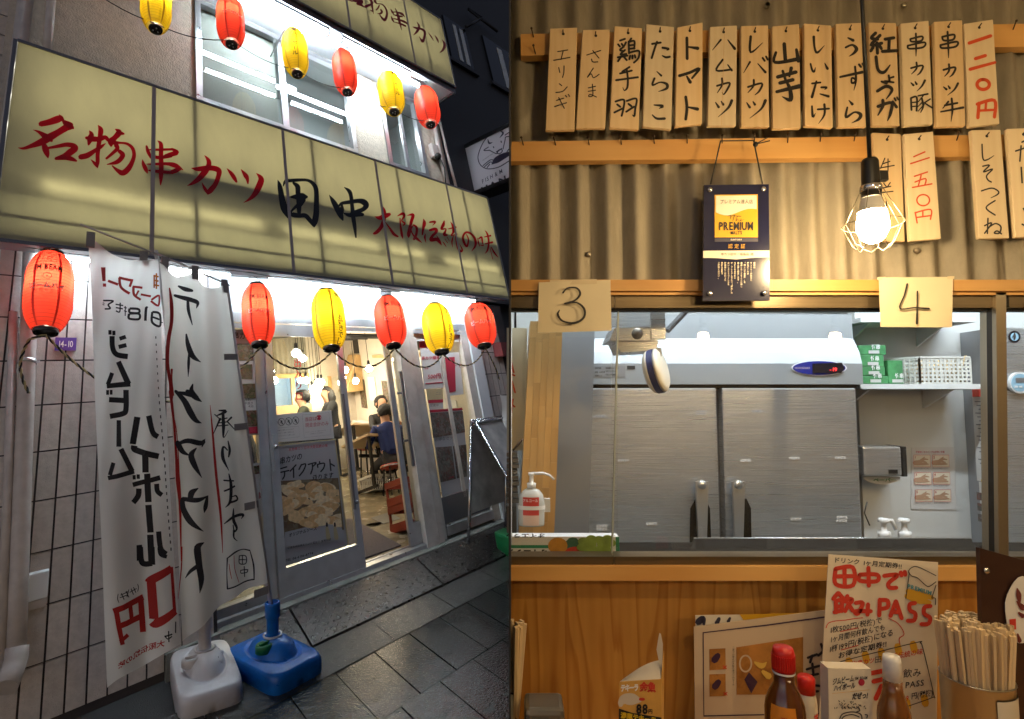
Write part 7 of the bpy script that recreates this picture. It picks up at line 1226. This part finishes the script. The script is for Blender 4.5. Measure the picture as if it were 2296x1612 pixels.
for i in range(6): a_, b_ = sx0 + .02 + .05 * (i % 2), z3_ - .05 - .05 * (i // 2); MB().slab([Vector((Xr - .0055, a_, b_)), Vector((Xr - .0055, a_ + .035, b_)), Vector((Xr - .0055, a_ + .035, b_ - .035)), Vector((Xr - .0055, a_, b_ - .035))], (-.0004, 0, 0)).build('photo', 'food_print_dark' if i % 2 else 'ink_grey', t)
mat('magnet_yellow', (.75, .5, .02), .4); MB().ball(Vector((Xr - .012, YR + .09, z3_ + .01)), .012).build('magnet', 'magnet_yellow', t)
t = thing('penguin_badge', 'round black and blue badge on the right refrigerator door', 'badge', R(2275, 755, YR - .035)); c_ = lambda r, k: [R(2275 + r * math.cos(i * .2618), 755 + r * math.sin(i * .2618), YR - .031 - k) for i in range(24)]; MB().slab(c_(13.5, .002), (0, .002, 0)).build('disc', 'display_black', t); MB().slab(c_(9, .003), (0, .002, 0)).build('disc', 'water_blue', t); brush(MB(), [[(2275, 748, 4), (2275, 756, 6), (2274, 762, 3)], [(2272, 753, 2), (2269, 758, 1)]], lambda x, y, k=0: R(x, y, YR - .0345 - k)).build('emblem', 'brush_black', t)
t = thing('kitchen_timer', 'white and blue digital timer on the right refrigerator door', 'timer', R(2286, 858, YR - .04)); c_ = lambda rx, ry, k: [R(2288 + rx * math.cos(i * .2618), 858 + ry * math.sin(i * .2618), YR - .031 - k) for i in range(24)]; MB().slab(c_(23, 24, .016), (0, .016, 0)).build('body', 'pump_white', t); MB().slab(c_(20, 20, .018), (0, .002, 0)).build('face', 'water_blue', t); rb(2278, 2310, 847, 858, YR - .0505, .002).build('screen', 'dull_steel', t)
for i in range(2): rb(2276 + i * 10, 2282 + i * 10, 865, 869, YR - .052, .003).build('button', 'pump_white', t)
t = thing('wall_switch', 'small white switch on the refrigerator side above a pink hook', 'switch', fs(YR + .06, .9)); MB().box(Xr - .02, Xr - .004, YR + .04, YR + .07, R(2220, 1207, YR).z, R(2220, 1183, YR).z, bev=.003).build('plate', 'pump_white', t)
mat('pink', (.7, .08, .4), .4); t = thing('pink_hook', 'pink looped cord hanging below the white switch', 'hook', fs(YR + .05, .85)); MB().tube([R(2216, 1214, YR - .03), R(2212, 1224, YR - .04), R(2208, 1240, YR - .04)], .004, 6).build('cord', 'pink', t)
# steel tray and film box on the counter behind the glass
tr_ = thing('steel_counter_guard', 'dark sloping steel guard on the counter behind the glass', 'guard', R(1870, 1245, 1.85)); MB().slab([R(1556, 1207, 2.0), R(2178, 1207, 2.0), R(2192, 1246, 1.86), R(1542, 1246, 1.86)], (0, .004, .0)).build('sheet', 'guard_dark', tr_); MB().tube([R(1556, 1207, 2.0), R(2178, 1207, 2.0)], .003, 6).build('edge', 'fridge_steel', tr_)
struct('counter', MB().box(.03, 2.6, 1.79, 2.03, R(1500, 1262, 1.8).z - .05, R(1500, 1257, 1.8).z), 'guard_dark')
wb = thing('film_box', 'white box of kitchen film with fruit picture, lying upside down on the counter', 'box', R(1250, 1248, 1.8)); YX = 1.8; X0_, X1_ = .0, R(1388, 1220, YX).x; zb_, zt_ = R(1300, 1249, YX).z, R(1300, 1203, YX).z
MB().box(X0_, X1_, YX, YX + .05, zb_, zt_, bev=.001).build('carton', 'pump_white', wb); mat('fruit_orange', (.55, .25, .03), .5, var=.2, vs=30); mat('fruit_green', (.25, .36, .06), .4, var=.2, vs=30); mat('fruit_red', (.5, .03, .01), .5); mat('band_green', (.02, .25, .13), .5); mat('leaf_green', (.03, .12, .07), .5)
zf = zoomed(1620, 1700, 2.723); ff = lambda k0: (lambda x, y, k=0: R(*zf(x, y), YX - k0 - k))
rq(Q(zf, (8, 102), (450, 102), (450, 128), (8, 128)), YX, .0006, .001).build('band', 'band_green', wb)
def blob(cx, cy, rx, ry, k, mm, sq=0.): MB().slab([ff(k)(cx + rx * math.cos(i * .3927) * (1 + sq * math.sin(3 * i)), cy + ry * math.sin(i * .3927)) for i in range(16)], (0, .0004, 0)).build('fruit_print', mm, wb)
blob(560, 115, 75, 80, .0016, 'leaf_green', .1); blob(430, 108, 85, 72, .0022, 'fruit_orange'); blob(600, 160, 110, 46, .0019, 'fruit_red'); blob(800, 165, 120, 40, .0018, 'fruit_red')
for i, (x, y) in enumerate(((650, 70), (720, 48), (790, 55), (860, 48), (640, 120), (720, 95), (815, 95), (890, 85), (700, 150), (770, 145), (850, 140))): blob(x, y, 46, 34, .0028 + .0002 * i, 'fruit_green')
m = MB(); text(m, 'オイエラッ', ff(.0016), (338, 142), (-66, 0), (0, 66), .05, sp=1.06); text(m, 'オイエラッ', ff(.0016), (320, 4), (-66, 0), (0, 40), .03, sp=1.06); m.build('lettering', 'brush_black', wb); rb(1381, 1388.5, 1204, 1248, YX - .001, .001).build('band', 'band_green', wb)
# ================================================================== table and the things standing on it
ZT = .36
struct('table_surface', MB().box(.02, 2.6, .75, 1.72, ZT - .04, ZT), 'batten_wood')
mat('cup_steel', (.45, .42, .36), .28, metal=.9); wood('chopstick_wood', (.74, .58, .36), (.66, .48, .26), (80, 80, 4), .55, 3., .6, bands=False)
def rest(x, Y): return Vector((R(x, 1500, Y).x, Y, ZT + .001))
CS = MB().box(-.0062, -.0003, -.0028, .0028, 0, .205).box(.0003, .0062, -.0028, .0028, 0, .205).mesh('chopstick', 'chopstick_wood')
def chopsticks(o, r, zt, n, lean, lab, grp, x_only=False):
    random.seed(21)
    for i in range(n):
        a, q = random.uniform(0, 2 * math.pi), math.sqrt(random.random()) * r * .92
        c = bpy.data.objects.new('chopstick', CS); COL.objects.link(c); dx, dy = q * math.cos(a), q * math.sin(a)
        if x_only: dx = abs(dx)
        up_ = Vector((dx * lean * 1.15 + random.uniform(-.006, .006), dy * lean * .6 + random.uniform(-.006, .006), .2)).normalized(); m = frame(o + Vector((dx, dy, zt - .205 + random.uniform(-.008, .008) - q * q * 2)), up_, Vector((math.cos(a * 3), math.sin(a * 3), 0))); c.matrix_basis = m; tag(c, lab, 'chopstick', grp)
o = rest(2188, 1.36); zr_ = R(2188, 1520, 1.36).z
cp = thing('chopstick_cup', 'round steel cup holding wooden chopsticks beside the brown menu board', 'cup', Matrix.Translation(o)); hC = zr_ - o.z
MB().lathe([(.066, 0), (.068, .005), (.0695, hC), (.0715, hC + .003), (.0695, hC + .005), (.067, hC), (.065, .008), (0, .008)], 32).build('cup', 'cup_steel', cp)
mat('label_cream', (.7, .66, .56), .6); MB().lathe([(.0705, .0), (.0712, hC - .018)], 18, cap=False, a0=-1.75, a1=-.2).build('label', 'label_cream', cp); brush(MB(), [[(-.6, hC - .03, .012), (-.55, hC - .06, .02), (-.62, hC - .1, .03), (-.66, hC - .13, .02)]], lambda x, y, k=0: Vector(((.0722 + k) * math.cos(x), (.0722 + k) * math.sin(x), y))).build('emblem', 'brush_black', cp)
chopsticks(o, .062, R(2188, 1392, 1.36).z - o.z, 215, .2, 'plain wooden chopstick standing in the steel cup', 'chopsticks in the steel cup')
o = Vector((R(1152, 1500, 1.36).x, 1.36, ZT + .001)); c2 = thing('chopstick_cup', 'second cup of chopsticks cut by the left edge of the dining room', 'cup', Matrix.Translation(o)); h2 = R(1150, 1548, 1.36).z - o.z; MB().lathe([(.0105, 0), (.0108, h2), (.0098, h2), (.0095, .004), (0, .004)], 20).build('cup', 'label_cream', c2); MB().lathe([(.0112, h2 - .004), (.0112, h2)], 20, cap=False).build('rim', 'nail', c2)
chopsticks(o, .009, R(1150, 1398, 1.36).z - o.z, 16, 2.0, 'plain wooden chopstick at the left edge of the table', 'chopsticks in the second cup', True)
# drink pass poster
zq = zoomed(2400, 1700, 2.657); YQ = 1.56; fq = fr_(zq, YQ); Fq = lambda k0: (lambda x, y, k=0: fq(x, y, k0 + k)); mat('pass_paper', (.76, .68, .55), .55); mat('marker_red', (.62, .05, .03), .55); mat('marker_black', (.02, .018, .03), .5); mat('marker_blue', (.1, .32, .4), .5); mat('marker_yellow', (.75, .42, .04), .5)
ps = thing('drink_pass_poster', 'hand drawn laminated poster of a monthly drink pass, standing on the table', 'poster', R(1975, 1600, YQ)); rq(Q(zq, (642, 178), (1568, 246), (1555, 1900), (540, 1900)), YQ, .002).build('sheet', 'pass_paper', ps)
m = MB(); text(m, 'ドリンク 1ヶ月定期券!!', Fq(.001), (680, 244), (58, 5.5), (4, -50), .015, fit=585); text(m, '1枚500円(税抜)で', Fq(.001), (648, 845), (52, -10), (3, -60), .01, fit=455); text(m, '1ヶ月間何杯飲んでも', Fq(.001), (652, 925), (52, -12), (3, -60), .01, fit=480); text(m, '1杯199円(税抜)になる', Fq(.001), (640, 1010), (52, -14), (3, -62), .01, fit=570); text(m, 'お得な定期券!!', Fq(.001), (718, 1062), (58, -15), (3, -58), .015, fit=430); text(m, '田中', Fq(.001), (1028, 1098), (62, -8), (3, -62), .0); text(m, '飲み', Fq(.001), (1270, 1222), (78, -6), (3, -80), .0); text(m, 'PASS', Fq(.001), (1288, 1312), (52, -8), (4, -72), .01, fit=165); text(m, '円(税抜)', Fq(.001), (1340, 1405), (48, -9), (3, -60), .015, fit=190)
brush(m, [[(738, 1130), (740, 1095), (800, 1070), (1380, 925), (1415, 930), (1440, 975), (1530, 1360), (1520, 1390), (1310, 1465)], [(1295, 550), (1322, 350), (1318, 320), (1345, 290), (1400, 285), (1550, 358)], [(1318, 330), (1345, 362), (1390, 375), (1440, 420), (1480, 450), (1510, 440), (1550, 410)], [(1550, 440), (1515, 545)], [(1515, 548), (1545, 552), (1545, 605)]], Fq(.0012), 7); m.build('lettering', 'marker_black', ps)
m = MB()
RD = [[(700, 300), (845, 288), (848, 438), (702, 430), (700, 300)], [(775, 295), (778, 435)], [(700, 365), (848, 362)], [(905, 350), (1050, 350), (1048, 405), (905, 400), (905, 350)], [(978, 290), (982, 445)], [(1110, 360), (1225, 352), (1150, 420), (1160, 460), (1215, 460)], [(1252, 330), (1258, 358)], [(1285, 325), (1290, 352)], [(720, 505), (680, 555)], [(725, 505), (770, 560)], [(700, 575), (750, 570), (752, 660)], [(702, 580), (705, 670)], [(705, 620), (750, 618)], [(690, 668), (765, 650)], [(800, 530), (785, 580)], [(795, 555), (840, 560), (825, 590)], [(815, 590), (780, 660)], [(810, 600), (845, 655)], [(870, 590), (930, 590), (890, 680), (868, 660), (1000, 660)], [(975, 600), (970, 690)], [(1075, 560), (1070, 695)], [(1078, 565), (1140, 570), (1140, 625), (1080, 640)], [(1210, 575), (1165, 700)], [(1212, 575), (1260, 720)], [(1180, 665), (1245, 668)], [(1375, 590), (1330, 600), (1330, 650), (1375, 680), (1365, 735), (1310, 740)], [(1505, 615), (1455, 625), (1450, 680), (1500, 715), (1485, 765), (1425, 770)]]
brush(m, RD, Fq(.0012), 36, lift=.00008); m.build('lettering', 'marker_red', ps)
m = MB(); text(m, '物串カツ', Fq(.001), (830, 1130), (50, -9), (3, -50), .02); text(m, '大阪伝統の味', Fq(.001), (1120, 1080), (55, -10), (3, -58), .01, fit=325); text(m, '99', Fq(.001), (1270, 1425), (46, -8), (3, -62), .02); brush(m, [[(742, 832), (890, 800)], [(748, 988), (892, 948)], [(620, 800), (640, 760), (700, 742), (780, 735), (860, 722), (930, 715)], [(1150, 720), (1230, 765), (1280, 850), (1240, 890), (1245, 940)]], Fq(.0012), 7); brush(m, [[(1000, 1185, 40), (1100, 1165, 40)], [(1020, 1255, 40), (1100, 1235, 40)], [(1040, 1400, 40), (1090, 1290, 40)]], Fq(.0014)); m.build('lettering', 'marker_red', ps)
m = MB(); brush(m, [[(1310, 490, 40), (1420, 510, 60), (1515, 545, 40)], [(1300, 530, 40), (1400, 560, 70), (1500, 585, 30)]], Fq(.0009)); [brush(m, [[(x, y, 60), (x + 12, y + 55, 60)]], Fq(.0008)) for x, y in ((810, 1075), (950, 1020), (1085, 995), (1225, 955), (1355, 935), (1300, 1420), (1450, 1390))]; m.build('colouring', 'marker_yellow', ps); m = MB(); text(m, 'PREMIUM', Fq(.0016), (1308, 460), (35, 11), (6, -45), .05, fit=215); m.build('lettering', 'marker_blue', ps)
# menu sheets leaning behind
zn = zoomed(1620, 1700, 2.723); YN = 1.64; fn_ = fr_(zn, YN); mn = thing('menu_sheet', 'tan laminated eating instruction sheet leaning against the plywood', 'menu', R(1700, 1600, YN), 'laminated sheets leaning on the plywood'); mat('menu_paper', (.62, .5, .36), .6); mat('frame_ink', (.05, .02, .06), .5)
rq(Q(zn, (1612, 812), (2960, 640), (2960, 2100), (1625, 2100)), YN, .002).build('sheet', 'menu_paper', mn); brush(MB(), [[(2900, 705), (2260, 795), (1692, 862), (1698, 1585), (2900, 1560)]], lambda x, y, k=0: fn_(x, y, .001), 12, n=1, round_=False).build('border', 'frame_ink', mn)
mat('menu_photo', (.45, .2, .045), .5, var=.3, vs=14, dirt=(.28, .11, .02), ds=16)
for q in ([(1745, 1005), (1885, 998), (1888, 1180), (1748, 1188)], [(1746, 1225), (1886, 1220), (1888, 1412), (1748, 1416)], [(1980, 990), (2560, 900), (2560, 1400), (1982, 1400)]): rq(Q(zn, *q), YN, .0006, .0012).build('photo', 'menu_photo', mn)
mat('photo_yellow', (.75, .5, .1), .5)
brush(MB(), [ring(2060, 1130, 50, 70)], lambda x, y, k=0: fn_(x, y, .0024 + k), 14).build('photo', 'menu_paper', mn); MB().slab([fn_(x, y, .0025) for x, y in ((2090, 1205), (2165, 1290), (2110, 1390), (2050, 1270))], (0, .0003, 0)).build('photo', 'frame_ink', mn); brush(MB(), [[(2140, 1120, 20), (2200, 1150, 50), (2240, 1120, 10)], [(2210, 1200, 30), (2260, 1240, 60)]], lambda x, y, k=0: fn_(x, y, .0027 + k)).build('photo', 'photo_yellow', mn)
for x, y in ((1790, 1060), (1795, 1290)): brush(MB(), [[(x, y + 40, 60), (x + 30, y, 50)]], lambda x_, y_, k=0: fn_(x_, y_, .0022)).build('photo', 'frame_ink', mn); brush(MB(), [[(x + 75, y + 90, 8), (x + 105, y + 115, 8)], [(x + 105, y + 90, 8), (x + 75, y + 115, 8)]], lambda x_, y_, k=0: fn_(x_, y_, .0024 + k)).build('cross_mark', 'marker_red', mn)
m = MB(); text(m, '二度づけ禁止は大阪の串カツのルール', lambda x, y: fn_(x, y, .001), (1945, 1000), (20, 0), (0, -20), .0, vertical=True); brush(m, [[(2715, 960), (2730, 1020), (2690, 1060)], [(2600, 1080), (2680, 1050)], [(2640, 1060), (2620, 1120)], [(2590, 1180), (2700, 1150)], [(2640, 1130), (2650, 1230)], [(2600, 1240), (2690, 1220)], [(2640, 1280), (2640, 1380)], [(2600, 1380), (2690, 1370)], [(2665, 1320), (2700, 1325)], [(2730, 1200), (2770, 1300), (2740, 1400)], [(2760, 1050), (2790, 1150)]], lambda x, y, k=0: fn_(x, y, .001 + k), 22); m.build('lettering', 'marker_black', mn)
m2 = thing('menu_sheet', 'white sheet with blue wave pattern showing behind the tan instruction sheet', 'menu', R(1700, 1390, YN + .02), 'laminated sheets leaning on the plywood'); rq(Q(zn, (1625, 712), (2960, 690), (2960, 1500), (1625, 1500)), YN + .02, .002).build('sheet', 'pass_paper', m2); brush(MB(), [[(1650, 770, 60), (1690, 740, 50), (1700, 790, 20)], [(1810, 780, 40), (1830, 740, 30)], [(1910, 765, 30), (1925, 735, 20)]], lambda x, y, k=0: fn_(x, y, -.018 + k)).build('wave', 'navy_ink', m2); rq(Q(zn, (2010, 705), (2600, 690), (2600, 740), (2040, 752)), YN + .018, .001).build('band', 'gold_print', m2)
# folded advertising card
YT = 1.3; zt_ = zn; ft = fr_(zn, YT); tc_ = thing('tent_card', 'folded orange advertising card with price 88 yen standing on the table', 'card', R(1435, 1612, YT)); mat('card_orange', (.66, .36, .08), .5, var=.12, vs=30); mat('card_back', (.62, .55, .45), .6)
rq(Q(zn, (965, 1288), (1328, 1265), (1330, 2000), (955, 2000)), YT, .001).build('front', 'card_orange', tc_); MB().grid(12, 3, lambda a, b: R(*zn(968 + 355 * a, 1286 - 22 * a - b * 165 * math.sin(a * 1.5)), YT + .002 + .05 * b)).build('back', 'card_back', tc_); MB().slab([R(*zn(1330, 1265), YT + .001), R(*zn(1352, 1020), YT + .05), R(*zn(1352, 2000), YT + .06), R(*zn(1332, 2000), YT + .001)], (-.0008, 0, 0)).build('side', 'card_orange', tc_)
MB().slab([R(*zn(*p), YT + .03) for p in ((1288, 1010), (1300, 930), (1313, 865), (1325, 875), (1342, 960), (1340, 1040), (1335, 1260), (1325, 1262), (1310, 1120))], (0, .001, 0)).build('flap', 'card_back', tc_)
Ft = lambda k0: (lambda x, y, k=0: ft(x, y, k0 + k)); m = MB(); text(m, 'テキーラ', Ft(.001), (975, 1372), (42, -2), (2, -66), .05, sp=.9); m.build('lettering', 'ink_white', tc_); m = MB(); text(m, '金魚', Ft(.001), (1140, 1372), (72, 1), (2, -90), .05, sp=.95); brush(m, [[(1145, 1440, 26), (1175, 1440, 26)]], Ft(.0016)); m.build('lettering', 'marker_red', tc_); m = MB(); text(m, '88', Ft(.0018), (1112, 1565), (80, 0), (0, -115), .04, fit=105); text(m, '円', Ft(.0018), (1215, 1562), (38, 0), (0, -42), .03); m.slab([ft(x, y, .0012) for x, y in ((960, 1520), (1080, 1560), (1330, 1600), (1330, 2000), (958, 2000))], (0, .0004, 0)); m.build('lettering', 'brush_black', tc_)
m = MB(); brush(m, [[(975, 1470, 50), (1010, 1440, 90), (1080, 1440, 100), (1140, 1450, 40)], [(975, 1490, 40), (985, 1440, 10)]], Ft(.0012)); m.build('fish_print', 'card_back', tc_); m = MB(); text(m, '濃厚テキーラ', Ft(.0024), (975, 1600), (52, 8), (2, -55), .04); m.build('lettering', 'magnet_yellow', tc_)
# bottles
mat('cap_red', (.62, .02, .015), .35); mat('sauce', (.12, .035, .006), .12, coat=.5); mat('label_orange', (.75, .26, .02), .5); mat('brown_sauce', (.2, .07, .015), .25, coat=.4); mat('salt_white', (.7, .66, .58), .4)
def scaled(prof, s): return [(r * s, z * s) for r, z in prof]
Y1 = 1.25; o = rest(1757, Y1); s = Y1 / FPX * .88; z_ = lambda y: R(1757, y, Y1).z - o.z
sb = thing('sauce_bottle', 'glass bottle of dark sauce with red ribbed cap and orange label', 'bottle', Matrix.Translation(o))
MB().lathe([(45 * s, 0), (47 * s, .004), (47 * s, z_(1590)), (44 * s, z_(1572)), (34 * s, z_(1548)), (24 * s, z_(1530)), (22.5 * s, z_(1502))], 32).build('bottle', 'sauce', sb); n = 40
MB().lathe([(26 * s, z_(1505)), (25.5 * s, z_(1460)), (22.5 * s, z_(1451)), (0, z_(1450))], n).build('cap', 'cap_red', sb)
for i in range(30): w = 2 * math.pi * i / 30; MB().box(-.0012, .0012, -.0007, .0012, z_(1498), z_(1466), lambda x, y, z: Vector(((26 * s + y) * math.cos(w) - x * math.sin(w), (26 * s + y) * math.sin(w) + x * math.cos(w), z))).build('rib', 'cap_red', sb)
MB().lathe([(26.2 * s, z_(1507)), (26.4 * s, z_(1502.5))], 32, cap=False).build('cap_band', 'ink_white', sb)
MB().lathe([(47.6 * s, .01), (47.6 * s, z_(1592)), (43.5 * s, z_(1568))], 16, cap=False, a0=-2.75, a1=-1.45).build('label', 'label_orange', sb); text(MB(), '激辛', lambda x, y: Vector((48.2 * s * math.cos(x), 48.2 * s * math.sin(x), y)), (-2.2, z_(1604)), (.36, 0), (0, 18 * s), .03, vertical=True).build('lettering', 'marker_red', sb)
Y2 = 1.42; o = rest(1806, Y2); s = Y2 / FPX; z2 = lambda y: R(1806, y, Y2).z - o.z; t = thing('salt_shaker', 'white salt shaker with red cap behind the sauce bottle', 'shaker', Matrix.Translation(o)); MB().lathe([(20 * s, 0), (21 * s, .004), (21 * s, z2(1575)), (18 * s, z2(1556)), (16 * s, z2(1550))], 24).build('body', 'salt_white', t); MB().lathe([(18 * s, z2(1552)), (18 * s, z2(1520)), (15 * s, z2(1515)), (0, z2(1514))], 24).build('cap', 'cap_red', t); text(MB(), '塩', lambda x, y: Vector((21.6 * s * math.cos(x), 21.6 * s * math.sin(x), y)), (-1.4, z2(1606)), (.7, 0), (0, 16 * s), .03).build('lettering', 'marker_red', t)
Y3 = 1.16; o = rest(2000, Y3); s = Y3 / FPX * .9; z3 = lambda y: R(2000, y, Y3).z - o.z; t = thing('brown_sauce_bottle', 'brown squeeze bottle with tall white cap in front of the drink poster', 'bottle', Matrix.Translation(o))
MB().lathe([(34 * s, 0), (36 * s, .004), (36 * s, z3(1608)), (34 * s, z3(1590)), (27 * s, z3(1568)), (21.5 * s, z3(1548)), (20 * s, z3(1522))], 32).build('bottle', 'brown_sauce', t); MB().lathe([(20.5 * s, z3(1523)), (19.5 * s, z3(1480)), (18 * s, z3(1470)), (0, z3(1468))], 32).build('cap', 'pump_white', t); MB().lathe([(36.5 * s, .01), (36.5 * s, z3(1611))], 24, cap=False, a0=-2.9, a1=-.2).build('label', 'salt_white', t)
# whisky card box
Y4 = 1.18; t = thing('highball_card', 'white highball advertising block standing in front of the drink poster', 'card', R(1905, 1612, Y4)); zc = zq; fc = fr_(zq, Y4); Fc = lambda k0: (lambda x, y, k=0: fc(x, y, k0 + k)); MB().slab([R(*zq(*p), Y4) for p in ((636, 1142), (1000, 1150), (1022, 1900), (650, 1900))], (0, .03, 0)).build('block', 'pass_paper', t)
m = MB(); text(m, 'ジムビーム', Fc(.001), (672, 1285), (40, -7), (6, -62), .03, fit=185); text(m, 'ハイボール', Fc(.001), (682, 1338), (40, -6), (6, -58), .03, fit=185); text(m, 'だぜっ!', Fc(.001), (838, 1408), (40, -4), (8, -62), .04, fit=135); text(m, 'JIM BEAM', Fc(.001), (862, 1242), (15, -1), (2, -36), .02, fit=108)
random.seed(2); brush(m, [[(x, y, 7), (x + random.uniform(-10, 10), y + 9, 7)] for x, y in ((820 + random.gauss(0, 55), 1480 - abs(random.gauss(0, 28))) for _ in range(46))], Fc(.001)); brush(m, [[(735, 1572), (760, 1530), (840, 1512), (910, 1530), (925, 1572)], [(740, 1600), (770, 1552), (840, 1535), (900, 1555)], [(890, 1470), (905, 1500), (880, 1510)], [(950, 1535), (970, 1540), (965, 1560)]], Fc(.0012), 9); m.build('lettering', 'marker_black', t)
m = MB(); m.slab([fc(920 + 27 * math.cos(i * .5236), 1262 + 30 * math.sin(i * .5236), .001) for i in range(12)], (0, .0004, 0)); m.build('seal', 'ink_red', t); brush(MB(), [[(672, 1356), (985, 1325)]], Fc(.001), 3).build('rule', 'marker_yellow', t)
# dark wooden menu board at the right, steel lid at the left
Y5 = 1.34; wood('board_brown', (.055, .022, .014), (.035, .014, .009), (6, 6, 6), .4, 2., .6, bands=False); bb = thing('menu_stand', 'dark brown wooden menu board with a round white emblem at the right edge', 'menu', R(2240, 1600, Y5)); MB().slab([R(2197, 1229, Y5), R(2340, 1268, Y5 + .02), R(2340, 1800, Y5 + .02), R(2212, 1800, Y5)], (0, .012, 0)).build('board', 'board_brown', bb)
zk = zq; fk = lambda k0: (lambda x, y, k=0: R(*zq(x, y), Y5 - .004 - k0 - k) + Vector((0, .012 * (x - 1900) / 400, 0)))
MB().slab([fk(.002)(2330 + 168 * math.cos(i * .2618) * (1 + .04 * math.sin(i * 5)), 670 + 285 * math.sin(i * .2618) * (1 + .03 * math.cos(i * 7))) for i in range(24)], (0, .001, 0)).build('emblem', 'pump_white', bb)
brush(MB(), [[(2275, 480, 10), (2290, 540, 50), (2300, 620, 10)], [(2270, 590, 10), (2320, 640, 50), (2350, 660, 30)], [(2290, 690, 20), (2330, 720, 40)], [(2280, 870, 14), (2300, 930, 40)]], fk(.004)).build('emblem', 'dark_red', bb); MB().slab([fk(.004)(*p) for p in ((2205, 742), (2262, 740), (2266, 830), (2210, 830))], (0, .001, 0)).build('seal', 'marker_red', bb)
MB().lathe([(0, -.003), (.006, -.003), (.0075, 0)], 12, o=R(*zq(1976, 315), Y5 - .001), m=Matrix.Rotation(-math.pi / 2, 3, 'X')).build('screw', 'chrome', bb)
Y6 = 1.28; o = R(1222, 1640, Y6); t = thing('food_container', 'rounded brown steel container on the table at the lower left of the dining room', 'container', Matrix.Translation(o)); MB().box(-.043, .043, 0, .08, -.02, R(1222, 1592, Y6).z - o.z, bev=.011).build('lid', 'tray_steel', t)
